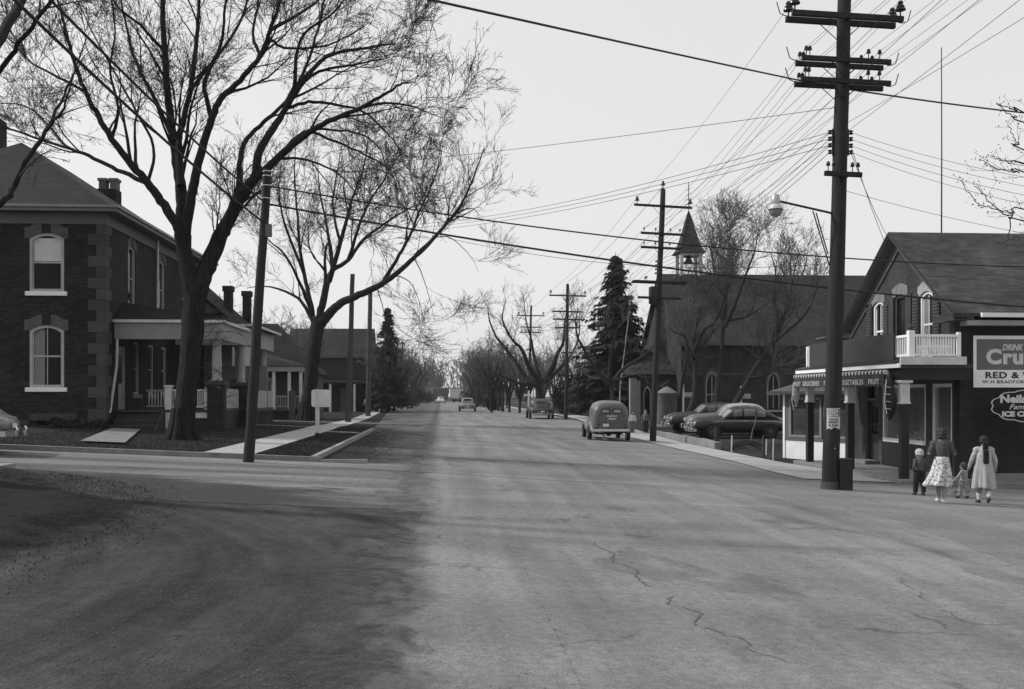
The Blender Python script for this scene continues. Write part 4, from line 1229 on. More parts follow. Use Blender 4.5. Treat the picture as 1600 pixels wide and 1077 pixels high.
# ------------------------------------------------------------------ dark two-storey house further on
h4 = thing('frame_house', 'dark two storey frame house with broad roof and porch beyond the large tree', 'house')
dy = 119.0; dx1 = at(577, 600, dy).x
obj('wall', MB().box(dx1 - 9, dy, 0, dx1, dy + 10, 6.3), M('dark_siding', .028, .85, .2, 2, .1), h4)
obj('roof', MB().add([(dx1 - 9.6, dy - .6, 6.2), (dx1 + .3, dy - .6, 6.2), (dx1 + .3, dy + 10.6, 6.2), (dx1 - 9.6, dy + 10.6, 6.2), (dx1 - 9.6, dy + 5, 9.9), (dx1 + .3, dy + 5, 9.9)], [(0, 1, 5, 4), (2, 3, 4, 5), (1, 2, 5), (3, 0, 4), (3, 2, 1, 0)]), shingle_dark, h4)
obj('porch_roof', MB().hexa([(dx1 - 8.5, dy - 2.6, 3.2), (dx1 + .5, dy - 2.6, 3.2), (dx1 + .5, dy - .02, 3.2), (dx1 - 8.5, dy - .02, 3.2), (dx1 - 8.5, dy - 2.6, 3.4), (dx1 + .5, dy - 2.6, 3.4), (dx1 + .5, dy - .02, 3.9), (dx1 - 8.5, dy - .02, 3.9)]), dark_paint, h4)
for k, xx in enumerate((dx1 + .2, dx1 - 1.5, dx1 - 4.2, dx1 - 5.8)): obj('porch_post', MB().box(xx - .13, dy - 2.5, 0, xx + .13, dy - 2.25, 3.2), white_old, h4)
for (a, b, z0, z1) in ((dx1 - 6.3, dx1 - 5.3, .8, 2.7), (dx1 - 3.3, dx1 - 2.2, 0, 2.7)):
    obj('window' if z0 else 'door', MB().box(a, dy - .04, z0, b, dy - .004, z1), grey_trim, h4)
obj('side_window', MB().box(dx1 + .002, dy + 1.5, 3.9, dx1 + .06, dy + 2.8, 5.8), white_old, h4)
# ------------------------------------------------------------------ church
ch = thing('church', 'dark brick church with steep roof and open white belfry among bare trees', 'church')
CY0, CY1 = 76.0, 90.0; CX0, CX1 = 18.0, 36.0; CYM = (CY0 + CY1) / 2
CE = 5.75; CR = 11.7
def gothic(u0, u1, z0, zs, zt, n=7):
    um = (u0 + u1) / 2; pts = [(u0, z0)]
    for i in range(n + 1):
        t = i / n; pts.append((lerp(u0, um, 1 - math.cos(t * PI / 2)), lerp(zs, zt, math.sin(t * PI / 2))))
    for i in range(n - 1, -1, -1):
        t = i / n; pts.append((lerp(u1, um, 1 - math.cos(t * PI / 2)), lerp(zs, zt, math.sin(t * PI / 2))))
    pts.append((u1, z0))
    return pts
wl = [at(px_, 600, CY0).x for px_ in (1113, 1209, 1290)]
holes = [(x - .52, x + .52, .75, 3.75) for x in wl]
obj('wall', wall_with_holes('y', CY0, .4, CX0, CX1, -.4, CE, holes), brick_church, ch)
class Gab3:
    apex = CYM
    def __call__(s, u): return CE + (1 - abs(u - CYM) / (CYM - CY0)) * (CR - CE - .2)
obj('wall', wall_with_holes('x', CX0, .4, CY0 + .404, CY1, -.4, Gab3(), []), brick_church, ch)
for x in wl:
    w = thing_part('gothic_window', ch)
    g = gothic(x - .5, x + .5, .78, 2.6, 3.72)
    obj('pane', MB().prism([(a, CY0 + .2, z) for a, z in g], (0, .02, 0)), glass, w)
    gi = gothic(x - .4, x + .4, .9, 2.55, 3.5); fr = MB()
    for (a, b, c_, d) in zip(g[:-1], g[1:], gi[:-1], gi[1:]):
        fr.hexa([(a[0], CY0 + .08, a[1]), (b[0], CY0 + .08, b[1]), (d[0], CY0 + .08, d[1]), (c_[0], CY0 + .08, c_[1]), (a[0], CY0 + .19, a[1]), (b[0], CY0 + .19, b[1]), (d[0], CY0 + .19, d[1]), (c_[0], CY0 + .19, c_[1])])
    fr.box(x - .4, CY0 + .1, 1.9, x + .4, CY0 + .18, 1.98); fr.box(x - .03, CY0 + .1, .9, x + .03, CY0 + .18, 1.9); fr.box(x - .03, CY0 + .1, 1.98, x + .03, CY0 + .18, 3.4)
    obj('frame', fr, cream, w)
    # brick spandrels either side of the pointed head
    for s in (-1, 1):
        half = [p for p in g if (p[0] - x) * s >= -1e-6 and p[1] >= 2.6]
        half = sorted(half, key=lambda p: p[1])
        mb = MB().prism([(p[0], CY0 + .01, p[1]) for p in half] + [(x + s * .001, CY0 + .01, 3.76), (x + s * .53, CY0 + .01, 3.76), (x + s * .53, CY0 + .01, 2.6)], (0, .06, 0))
        obj('spandrel', mb, brick_church, w)
    hd = MB(); go = gothic(x - .68, x + .68, 2.4, 2.65, 3.98); gi2 = gothic(x - .52, x + .52, 2.4, 2.6, 3.75)
    for (a, b, c_, d) in zip(go[:-1], go[1:], gi2[:-1], gi2[1:]):
        hd.hexa([(a[0], CY0 - .05, a[1]), (b[0], CY0 - .05, b[1]), (d[0], CY0 - .05, d[1]), (c_[0], CY0 - .05, c_[1]), (a[0], CY0 - .004, a[1]), (b[0], CY0 - .004, b[1]), (d[0], CY0 - .004, d[1]), (c_[0], CY0 - .004, c_[1])])
    obj('hood_mould', hd, M('hood_stone', .065, .9, .2, 3, .2), w)
    obj('sill', MB().box(x - .65, CY0 - .1, .62, x + .65, CY0 + .1, .76), cream, w)
sc_ = MB(); xs_ = [CX0] + [v for x in wl for v in (x - .72, x + .72)] + [CX1]
for a, b in zip(xs_[::2], xs_[1::2]): sc_.box(a, CY0 - .06, 3.42, b, CY0 - .003, 3.58)
obj('string_course', sc_, M('hood_stone', .16), ch)
obj('eave_board', MB().box(CX0 - .3, CY0 - .5, CE - .12, CX1, CY0 - .44, CE + .1), M('church_eave', .10, .8, .2, 2, .1), ch)
ro = MB()
for s in (-1, 1):
    yb = CYM + s * (CYM - CY0 + .45); zb = CR - (CR - CE - .05) / (CYM - CY0) * (CYM - CY0 + .45) + .15
    ro.hexa([(CX0 - .35, CYM, CR), (CX1, CYM, CR), (CX1, yb, zb), (CX0 - .35, yb, zb), (CX0 - .35, CYM, CR + .15), (CX1, CYM, CR + .15), (CX1, yb, zb + .15), (CX0 - .35, yb, zb + .15)])
obj('roof', ro, shingle_church, ch)
# vestibule toward the street with pale corner pier and arched window
vy = 78.0; v0 = at(984, 600, vy).x; v1 = CX0 - .004
awx = at(1011.5, 600, vy).x
obj('vestibule', wall_with_holes('y', vy, .3, v0 + .8, v1, -.2, 3.5, [(awx - .3, awx + .3, .3, 2.6)]), brick_church, ch)
obj('vestibule', MB().box(v0 + .5, vy + .304, -.2, v0 + .8, vy + 9, 3.5), brick_church, ch)
obj('corner_pier', MB().box(v0, vy - .25, -.2, v0 + .5, vy + .3, 3.2).box(v0 + .5, vy - .2, -.2, v0 + .795, vy + .3, 3.0), M('pale_pier', .22, .9, .2, 3, .2), ch)
obj('arched_pane', MB().prism([(a, vy + .15, z) for a, z in gothic(awx - .28, awx + .28, .32, 1.9, 2.58)], (0, .02, 0)), glass, ch)
fr = MB(); g = gothic(awx - .3, awx + .3, .3, 1.9, 2.6); gi = gothic(awx - .22, awx + .22, .36, 1.85, 2.42)
for (a, b, c_, d) in zip(g[:-1], g[1:], gi[:-1], gi[1:]):
    fr.hexa([(a[0], vy + .05, a[1]), (b[0], vy + .05, b[1]), (d[0], vy + .05, d[1]), (c_[0], vy + .05, c_[1]), (a[0], vy + .14, a[1]), (b[0], vy + .14, b[1]), (d[0], vy + .14, d[1]), (c_[0], vy + .14, c_[1])])
obj('arched_frame', fr, cream, ch)
obj('vestibule_roof', MB().add([(v0 - .2, vy - .4, 3.5), (v1, vy - .4, 3.5), (v1, vy + 9.4, 3.5), (v0 - .2, vy + 9.4, 3.5), (v0 + .8, vy + 4.5, 5.0), (v1, vy + 4.5, 5.6)], [(0, 1, 5, 4), (2, 3, 4, 5), (3, 0, 4), (3, 2, 1, 0)]), shingle_church, ch)
# belfry
bx_, by_ = at(1076, 500, CYM).x, CYM
bf = thing_part('belfry', ch)
zb0, zb1 = CR - .9, at(1076, 396, CYM).z
obj('belfry_base', MB().box(bx_ - .95, by_ - .95, CR - 1.3, bx_ + .95, by_ + .95, CR - .1), shingle_church, bf)
for i in (-1, 1):
    for j in (-1, 1):
        obj('belfry_post', MB().box(bx_ + i * .78 - .13, by_ + j * .78 - .13, CR - .1, bx_ + i * .78 + .13, by_ + j * .78 + .13, zb1 + .1), white_old, bf)
obj('belfry_beam', MB().box(bx_ - .9, by_ - .85, zb1 - .25, bx_ + .9, by_ - .7, zb1).box(bx_ - .9, by_ + .7, zb1 - .25, bx_ + .9, by_ + .85, zb1).box(bx_ - .85, by_ - .695, zb1 - .25, bx_ - .7, by_ + .695, zb1).box(bx_ + .7, by_ - .695, zb1 - .25, bx_ + .85, by_ + .695, zb1), white_old, bf)
obj('bell_frame', MB().box(bx_ - .85, by_ - .1, CR + .95, bx_ + .85, by_ + .1, CR + 1.1), mid_paint, bf)
obj('bell', MB().lathe([(.34, .0), (.3, .08), (.22, .3), (.18, .45), (.08, .52), (.03, .55)], 16, (bx_, by_, CR + 1.12)), M('bell_bronze', .08, .4, .1, 3, 0, metal=.8), bf, True)
zt = at(1078, 330, CYM).z
prof = [(1.28, zb1 - .05), (1.0, zb1 + .35), (.78, zb1 + .95), (.55, zb1 + 1.7), (.3, zb1 + 2.7), (.05, zt)]
vs = []
for r, z in prof:
    for k in range(4):
        t = PI / 4 + k * PI / 2
        vs.append((bx_ + r * 1.3 * math.cos(t), by_ + r * 1.3 * math.sin(t), z))
fs = [(i * 4 + k, i * 4 + (k + 1) % 4, i * 4 + 4 + (k + 1) % 4, i * 4 + 4 + k) for i in range(len(prof) - 1) for k in range(4)] + [(3, 2, 1, 0)]
obj('spire', MB().add(vs, fs), shingle_church, bf)
lr = MB().tube([(bx_, by_, zt - .1), (bx_, by_, at(1078, 285, CYM).z)], .035, 5)
for k in range(4): lr.tube([(bx_ - .4 + .08 * k, by_, zt + .5 + k * .4), (bx_ + .4 - .08 * k, by_, zt + .7 + k * .4)], .02, 4)
obj('weather_vane', lr, iron, bf)
# round brick tank in front of the church
ty = 66.5; tp = at(1042, 655, ty)
tk = thing('round_tank', 'round grey masonry tank with pale conical cap in front of the church', 'tank', (tp.x, ty, G(tp.x, ty)))
obj('drum', MB().lathe([(.66, -.1), (.66, 2.2), (.7, 2.22), (.7, 2.34), (.62, 2.36)], 24), brick_mat('tank_masonry', .10, .085, .3, .1, .15), tk, True)
obj('cap', MB().lathe([(.72, 2.36), (.4, 2.6), (.1, 2.75), (.02, 2.78)], 24), M('tank_cap', .16, .9, .2, 3, .2), tk, True)
obj('plinth', MB().lathe([(.85, -.1), (.85, .25), (.68, .3)], 24), concrete_old, tk)
for i, (px_, py_, w_, lb) in enumerate(((1068, 613, .55, 'small white lettered board on a post left of the parked cars by the church'), (1158, 615, .6, 'small white board on a post above the parked cars beside the leaning tree'))):
    Yb = 70.0; p = at(px_, py_, Yb)
    t = thing('notice_board', lb, 'sign', (p.x, Yb, G(p.x, Yb)), group='white notice boards by the church')
    zz = p.z - G(p.x, Yb)
    obj('post', MB().box(-.05, -.04, -.1, .05, .04, zz + .55), white_old, t)
    obj('board', MB().box(.05, -.05, zz - .32, .05 + w_, -.01, zz), white_old, t)
    for k in range(3): obj('lettering', MB().box(.12, -.058, zz - .28 + k * .09, .05 + w_ - .08, -.052, zz - .25 + k * .09), grey_trim, t)
# ------------------------------------------------------------------ bare trees
class Branches:
    """collects tapering limbs and turns them into one mesh, in batches"""
    def __init__(s): s.g = {}; s.tips = []
    def add(s, pts, rad, n):
        s.g.setdefault((len(pts), n), []).append((pts, rad))
    def mesh(s, name, buds=None, bud_size=.02, rng=None):
        V = []; Fq = []; off = 0; Ft = []
        for (m, n), L in s.g.items():
            P = np.array([l[0] for l in L], float); R = np.array([l[1] for l in L], float)
            D = np.empty_like(P); D[:, 1:-1] = P[:, 2:] - P[:, :-2]; D[:, 0] = P[:, 1] - P[:, 0]; D[:, -1] = P[:, -1] - P[:, -2]
            D /= np.linalg.norm(D, axis=2, keepdims=True) + 1e-9
            main = P[:, -1] - P[:, 0]; main /= np.linalg.norm(main, axis=1, keepdims=True) + 1e-9
            ref = np.where(np.abs(main[:, 2:3]) < .85, np.array([[0, 0, 1.]]), np.array([[1., 0, 0]]))
            A = np.cross(D, ref[:, None, :]); A /= np.linalg.norm(A, axis=2, keepdims=True) + 1e-9
            B = np.cross(A, D)
            t = np.arange(n) * 2 * PI / n
            if n >= 14:      # gnarled trunk: ridges that run up the stem
                rs0 = np.random.RandomState(n + m)
                kn = rs0.normal(0, 1, (len(L), 1, n)) * .045 + rs0.normal(0, 1, (len(L), m, n)) * .022
                rk_ = R[:, :, None] * (1 + kn)
            else:
                rk_ = np.repeat(R[:, :, None], n, 2)
            ring = P[:, :, None, :] + rk_[:, :, :, None] * (A[:, :, None, :] * np.cos(t)[None, None, :, None] + B[:, :, None, :] * np.sin(t)[None, None, :, None])
            k = len(L)
            V.append(ring.reshape(-1, 3))
            idx = np.arange(k)[:, None, None] * m * n + np.arange(m - 1)[None, :, None] * n + np.arange(n)[None, None, :]
            nx = np.arange(k)[:, None, None] * m * n + np.arange(m - 1)[None, :, None] * n + ((np.arange(n) + 1) % n)[None, None, :]
            Fq.append((np.stack([idx, nx, nx + n, idx + n], -1).reshape(-1, 4) + off))
            off += k * m * n
        if buds and s.tips:
            T = np.array(s.tips, float); rs = np.random.RandomState(rng or 1)
            T = np.repeat(T, buds, 0); k = len(T)
            c = T + rs.normal(0, bud_size * 2.2, (k, 3)); sz = bud_size * rs.uniform(.5, 1.2, (k, 1))
            tet = np.array([[1, 0, -.6], [-.5, .87, -.6], [-.5, -.87, -.6], [0, 0, 1.2]])
            vv = c[:, None, :] + tet[None] * sz[:, None, :]
            V.append(vv.reshape(-1, 3))
            q = np.array([[0, 1, 3], [1, 2, 3], [2, 0, 3], [2, 1, 0]])
            Ft.append((np.arange(k)[:, None, None] * 4 + q[None]).reshape(-1, 3) + off)
            off += k * 4
        me = bpy.data.meshes.new(name)
        V = np.concatenate(V) if V else np.zeros((0, 3))
        quads = np.concatenate(Fq) if Fq else np.zeros((0, 4), int)
        tris = np.concatenate(Ft) if Ft else np.zeros((0, 3), int)
        me.vertices.add(len(V)); me.vertices.foreach_set('co', V.ravel())
        nl = quads.size + tris.size
        me.loops.add(nl); me.loops.foreach_set('vertex_index', np.concatenate([quads.ravel(), tris.ravel()]).astype(np.int32))
        me.polygons.add(len(quads) + len(tris))
        ls = np.concatenate([np.arange(len(quads)) * 4, quads.size + np.arange(len(tris)) * 3]).astype(np.int32)
        me.polygons.foreach_set('loop_start', ls)
        me.polygons.foreach_set('use_smooth', np.ones(len(ls), bool))
        me.update(calc_edges=True)
        return me

def crom(P, n):
    """smooth a polyline (list of (x,y,z,r))"""
    P = [np.array(p, float) for p in P]
    if len(P) < 3:
        return [P[0] + (P[-1] - P[0]) * i / n for i in range(n + 1)]
    Q = [2 * P[0] - P[1]] + P + [2 * P[-1] - P[-2]]
    out = []
    for i in range(1, len(Q) - 2):
        for k in range(n):
            t = k / n
            out.append(.5 * ((2 * Q[i]) + (-Q[i - 1] + Q[i + 1]) * t + (2 * Q[i - 1] - 5 * Q[i] + 4 * Q[i + 1] - Q[i + 2]) * t ** 2 + (-Q[i - 1] + 3 * Q[i] - 3 * Q[i + 1] + Q[i + 2]) * t ** 3))
    out.append(P[-1])
    return out

def unit(v):
    return v / (math.sqrt(v[0] * v[0] + v[1] * v[1] + v[2] * v[2]) + 1e-9)

class Grower:
    def __init__(s, seed, lens, dens, ang, rmin, up=(.05, .06, .02), wig=.16, droop=0, ratio=(.35, .75), fat=.55, maxlvl=3, lencap=None, thin=.035):
        s.r = np.random.RandomState(seed); s.thick = Branches(); s.fine = Branches()
        s.lens = lens; s.dens = dens; s.ang = ang; s.rmin = rmin; s.up = up; s.wig = wig; s.droop = droop; s.fat = fat; s.maxlvl = maxlvl; s.thin = thin
    def emit(s, pts, rad):
        if max(rad) > s.thin:
            s.thick.add(pts, rad, 10 if rad[0] > .12 else 6)
        else:
            s.fine.add(pts, rad, 4 if rad[0] > s.rmin * 2.5 else 3)
    def sprout(s, pts, rad, lvl, start=.12):
        """side branches along a limb"""
        r = s.r
        seg = [math.dist(a, b) for a, b in zip(pts[:-1], pts[1:])]; L = sum(seg)
        n = r.poisson(s.dens[lvl] * L) if lvl < 3 else int(s.dens[lvl] * L + r.rand())
        for _ in range(n):
            t = start + (1 - start) * r.rand() ** .8
            d = t * L; i = 0
            while i < len(seg) - 1 and d > seg[i]: d -= seg[i]; i += 1
            f = d / (seg[i] + 1e-9)
            p = pts[i] + (pts[i + 1] - pts[i]) * f; tr = rad[i] + (rad[i + 1] - rad[i]) * f
            tan = unit(pts[i + 1] - pts[i])
            q = unit(np.cross(tan, r.normal(0, 1, 3)))
            a = math.radians(r.normal(s.ang[lvl], 11))
            dr = unit(tan * math.cos(a) + q * math.sin(a) + np.array([0, 0, .22 if lvl < 2 else .08]))
            l = s.lens[lvl] * r.uniform(.45, 1.25) * ((1.25 - .85 * t) if lvl == 0 else (1.15 - .45 * t))
            s.branch(p, dr, l, max(s.rmin, min(tr * s.fat, l * .022)), lvl)
    def branch(s, p, d, L, r0, lvl):
        r = s.r
        n = (7, 6, 4, 3)[min(lvl, 3)]
        pts = [np.array(p)]; rad = [r0]; st = L / n
        u = s.up[min(lvl, 2)]
        for i in range(n):
            d = unit(d + r.normal(0, s.wig * (1, .85, .6, .4)[min(lvl, 3)], 3) + np.array([0, 0, u - s.droop * (i / n) ** 2]))
            pts.append(pts[-1] + d * st); rad.append(max(s.rmin * .7, r0 * (1 - .8 * (i + 1) / n)))
        s.emit(pts, rad)
        if lvl < s.maxlvl: s.sprout(pts, rad, lvl + 1)
        if lvl >= 2: s.fine.tips.append(pts[-1])
        if lvl >= 3: s.fine.tips.append(pts[1])
    def limb(s, P, lvl0=0, start=.25, sub=5, sprout=True):
        Q = crom(P, sub)
        pts = [np.array(q[:3]) for q in Q]; rad = [max(q[3], s.rmin) for q in Q]
        k = s.r.normal(0, .012, (len(pts), 3))
        pts = [p + k[i] * (1 if 0 < i < len(pts) - 1 else 0) for i, p in enumerate(pts)]
        s.thick.add(pts, rad, 22 if rad[0] > .25 else 10)
        if sprout: s.sprout(pts, rad, lvl0, start)

def build_tree(name, label, g, base, trunk_m, twig_mat, group=None, buds=0, bud=.02, cat='tree'):
    t = thing(name, label, cat, base, group=group)
    off = Vector(base)
    me = g.thick.mesh('trunk'); me.transform(Matrix.Translation(-off)); obj('trunk', me, trunk_m, t)
    me = g.fine.mesh('crown', buds, bud); me.transform(Matrix.Translation(-off)); obj('crown', me, twig_mat, t)
    return t

def pix_limb(pts, Y0, r0, r1, y1=0.0):
    """limb given by picture points; depth runs from Y0 to Y0+y1 so the crown is as deep as it is wide"""
    out = []; n = len(pts)
    for i, (x, y) in enumerate(pts):
        t = i / (n - 1)
        Y = Y0 + y1 * t
        p = at(x, y, Y); r = lerp(r0, r1, t ** .8) * Y / F
        out.append((p.x, p.y, p.z, r))
    return out

def root_flare(g, x, y, z, r, n=7, seed=1, h=.75):
    q = random.Random(seed)
    for k in range(n):
        a = 2 * PI * k / n + q.uniform(-.3, .3); e = r * q.uniform(1.35, 1.75)
        g.thick.add([np.array((x + e * math.cos(a), y + e * math.sin(a), z - .12)), np.array((x + r * 1.05 * math.cos(a), y + r * 1.05 * math.sin(a), z + .08 * h)),
                     np.array((x + r * .72 * math.cos(a), y + r * .72 * math.sin(a), z + .5 * h)), np.array((x + r * .55 * math.cos(a), y + r * .55 * math.sin(a), z + 1.3 * h))],
                    [r * .22, r * .34, r * .38, r * .3], 7)

# --- the big maple by the veranda
TY = 32.7
g = Grower(11, (3.0, 1.9, 1.0, .42), (1.0, 2.3, 4.2, 5.2), (34, 36, 36, 34), .0076, (.05, .03, .0), .14, .05)
b = at(286, 694, TY)
S = [(286, 700), (288, 655), (293, 600), (299, 545), (303, 490), (307, 445)]
P = pix_limb(S, TY, 20, 22); P[0] = P[0][:3] + (.42,); P[1] = P[1][:3] + (.33,); P[2] = P[2][:3] + (.30,); P[3] = P[3][:3] + (.31,); P[4] = P[4][:3] + (.33,); P[5] = P[5][:3] + (.30,)
g.limb(P, sprout=False); root_flare(g, b.x, TY, G(b.x, TY) + .1, .42, 8, 4)
LM = [
 ([(306, 470), (293, 420), (287, 370), (285, 320), (280, 275), (272, 220), (263, 160), (258, 80), (254, -5), (250, -80)], 17, 4, 1.0),
 ([(288, 372), (297, 315), (305, 275), (316, 231), (331, 187), (344, 156), (375, 125), (406, 87), (422, 47), (437, 5), (455, -60)], 11, 3.5, -2.0),
 ([(283, 290), (279, 230), (283, 203), (297, 140), (305, 78), (309, 31), (312, -40)], 8, 4, 2.2),
 ([(300, 430), (283, 375), (276, 350), (251, 314), (231, 286), (200, 250), (175, 216), (150, 175), (134, 144), (119, 103), (103, 50), (88, -10)], 12, 3, -1.5),
 ([(231, 286), (184, 265), (139, 243), (106, 231), (61, 217), (11, 200), (-40, 188)], 5, 2, 2.5),
 ([(134, 144), (90, 120), (50, 98), (20, 70)], 3.2, 1.4, -1.2),
 ([(305, 465), (320, 425), (340, 377), (353, 350), (375, 311), (392, 285), (409, 262)], 18, 11, .6),
 ([(385, 292), (428, 252), (475, 212), (512, 190), (559, 170), (600, 148), (625, 132), (645, 127)], 9, 1.6, -3.0),
 ([(559, 170), (600, 161), (640, 165), (665, 174), (690, 184)], 3.2, 1.1, -1.0),
 ([(400, 272), (406, 234), (430, 195), (444, 175), (459, 140), (500, 97), (525, 83), (569, 75), (600, 70), (622, 68)], 9, 1.6, 2.6),
 ([(444, 175), (475, 128), (506, 109), (553, 102), (575, 96), (600, 93)], 4.5, 1.4, -1.8),
 ([(372, 315), (374, 266), (381, 225), (412, 190), (440, 165), (470, 120), (490, 70), (505, 10), (515, -50)], 6, 2.4, 3.2),
 ([(420, 258), (434, 248), (481, 250), (525, 269), (550, 294), (566, 330)], 3.6, 1.2, -2.4),
 ([(428, 252), (475, 206), (519, 219), (569, 241), (609, 266), (622, 300)], 3.8, 1.2, 2.0),
 ([(475, 212), (494, 202), (553, 206), (584, 222), (600, 247), (606, 285)], 3, 1.1, -1.5),
 ([(450, 168), (491, 159), (537, 166), (569, 175), (600, 203), (619, 225), (632, 262)], 3.6, 1.2, 1.6),
 ([(406, 87), (422, 62), (444, 75), (505, 72), (540, 58), (570, 40)], 4, 1.4, -1.0),
 ([(406, 87), (395, 50), (403, 0), (400, -60)], 3.5, 2, 1.5),
 ([(331, 187), (320, 130), (345, 70), (352, 10), (360, -50)], 5, 2.4, -1.6),
 ([(297, 140), (330, 100), (372, 40), (390, -10), (410, -70)], 4, 2, 2.0),
 ([(272, 220), (240, 150), (210, 90), (195, 30), (182, -40)], 5, 2, 1.8),
 ([(258, 80), (220, 40), (180, 5), (160, -40)], 3.5, 1.8, -1.6),
 ([(175, 216), (185, 170), (172, 110), (180, 50), (172, -20)], 3.6, 1.6, -2.0),
 ([(231, 286), (240, 230), (205, 160), (178, 110), (150, 60), (120, 0)], 3.4, 1.5, 3.0),
 ([(422, 47), (470, 20), (520, -20), (560, -60)], 4, 1.6, 1.2),
 ([(459, 140), (470, 60), (520, 20), (560, -30)], 4, 1.6, -2.2),
 ([(106, 231), (70, 190), (40, 165), (-10, 160)], 2.6, 1.2, 1.6),
]
for pts, r0, r1, dy_ in LM:
    p0 = TY
    g.limb(pix_limb(pts, p0, r0 * .8, r1 * .55, dy_), 0, .3)
# small low shoots on the trunk
for k in range(26):
    y = g.r.uniform(470, 640); p = at(300 + g.r.uniform(10, 22), y, TY)
    g.branch(np.array(p), unit(np.array((g.r.uniform(.3, 1), g.r.uniform(-.8, .3), g.r.uniform(-.2, .6)))), g.r.uniform(.6, 1.6), .012, 2)
build_tree('maple_tree', 'large bare forked maple with thick trunk by the veranda steps', g, (b.x, TY, G(b.x, TY)), bark, twig_m, 'bare street trees', 1, .016)

# --- second maple leaning over the street
TY = 66.0
g = Grower(23, (4.0, 2.4, 1.3, .6), (.75, 1.65, 2.8, 3.4), (34, 36, 36, 34), .0105, (.08, .06, .03), .13, .03)
b = at(486, 656, TY)
P = pix_limb([(480, 662), (482, 630), (486, 590), (490, 550), (496, 512), (499, 496)], TY, 10, 10); P[0] = P[0][:3] + (.6,); P[1] = P[1][:3] + (.45,)
g.limb(P, sprout=False); root_flare(g, P[0][0], TY, G(b.x, TY), .55, 8, 5, 1.0)
LM = [
 ([(498, 510), (514, 490), (532, 474), (560, 461), (588, 448), (616, 430), (647, 402), (679, 370), (711, 334), (731, 298), (747, 258), (756, 232)], 10.5, 1.8, -6),
 ([(600, 438), (624, 398), (643, 362), (655, 330), (671, 298), (687, 254), (692, 225)], 4.5, 1.4, -1),
 ([(498, 505), (505, 470), (512, 440), (520, 422), (544, 406), (568, 374), (600, 350), (640, 325), (676, 312)], 8.5, 1.5, 4),
 ([(502, 480), (508, 440), (508, 398), (515, 370)], 6, 3, 1),
 ([(514, 440), (532, 378), (544, 334), (552, 306), (568, 262), (575, 215)], 6, 1.6, -3),
 ([(492, 515), (486, 477), (476, 430), (468, 382), (464, 330), (460, 270), (462, 225)], 6.5, 1.6, 3),
 ([(488, 490), (470, 445), (448, 402), (424, 378), (400, 360)], 4.5, 1.4, -4),
 ([(488, 500), (470, 470), (440, 453), (412, 447), (385, 450)], 4.5, 1.4, 2),
 ([(520, 422), (512, 360), (500, 300), (496, 250)], 4.5, 1.5, 4),
 ([(476, 430), (445, 350), (436, 300), (440, 255)], 3.6, 1.3, -2),
 ([(544, 406), (570, 330), (600, 280), (625, 240)], 4, 1.3, -4),
 ([(588, 448), (595, 468), (602, 500), (606, 540), (612, 565)], 1.3, .6, -1),
 ([(647, 402), (660, 430), (672, 470), (680, 500)], 1.3, .6, 1),
 ([(616, 430), (640, 440), (655, 470), (665, 510)], 1.3, .6, -2),
 ([(679, 370), (705, 372), (735, 400), (748, 425)], 1.3, .6, 1),
 ([(711, 334), (735, 325), (752, 338)], 2, .9, -1),
 ([(532, 378), (520, 320), (528, 262), (535, 225)], 3.4, 1.2, 2),
]
for pts, r0, r1, dy_ in LM:
    g.limb(pix_limb(pts, TY, r0 * .75, r1 * .3, dy_), 0, .25)
build_tree('maple_tree', 'bare maple with one long limb stretching right over the street, beyond the white sign', g, (b.x, TY, G(b.x, TY)), bark, twig_m, 'bare street trees', 1, .024)

# --- tree just out of the frame on the left, its limbs enter at the top left corner
TY = 17.0; bx0 = -8.55
g = Grower(31, (2.2, 1.2, .6, .3), (.7, 1.8, 3.6, 5), (40, 42, 45, 42), .005, (.05, .03, .0), .16, .08)
z0 = G(bx0, TY)
g.limb([(bx0, TY, z0 - .1, .45), (bx0 + .05, TY, z0 + .5, .36), (bx0 + .25, TY, z0 + 2.5, .28), (bx0 + .55, TY, 5.2, .21), (bx0 + .9, TY, 7.0, .16), (bx0 + 1.2, TY, 9.5, .1)], sprout=False)
root_flare(g, bx0, TY, z0, .45, 7, 6)
p = lambda x, y, Y, r: tuple(at(x, y, Y)) + (r,)
g.limb([(bx0 + .45, TY, 4.2, .07), p(2, 318, TY + .3, .05), p(24, 285, TY + .6, .045), p(52, 235, TY + .8, .04), p(72, 205, TY + 1, .034), p(100, 150, TY + 1.4, .022), p(130, 90, TY + 1.6, .012)], 1, .3)
g.limb([p(72, 205, TY + 1, .024), p(95, 175, TY + .6, .02), p(112, 130, TY + .2, .014), p(135, 60, TY, .009)], 1, .2)
g.limb([(bx0 + .75, TY, 6.1, .06), p(6, 103, TY, .04), p(31, 66, TY - .3, .036), p(76, 8, TY - .5, .03), p(95, -40, TY - .5, .026)], 1, .5)
g.limb([(bx0 + .9, TY, 6.0, .12), (bx0 - 1, TY - 1.5, 8, .09), (bx0 - 2.5, TY - 3, 10, .04)], 0, .2)
g.limb([(bx0 + .7, TY, 5.0, .12), (bx0 - 1.2, TY + 1, 7, .09), (bx0 - 3, TY + 2.5, 9, .04)], 0, .2)
g.limb([(bx0 + 1.2, TY, 7.2, .1), (bx0 + 1, TY + 2, 9, .07), (bx0 + .6, TY + 4, 11, .03)], 0, .2)
build_tree('corner_tree', 'dark bare tree mostly beyond the left edge, its limbs crossing the top left corner', g, (bx0, TY, z0), bark, twig_m, 'bare street trees', 1, .012)

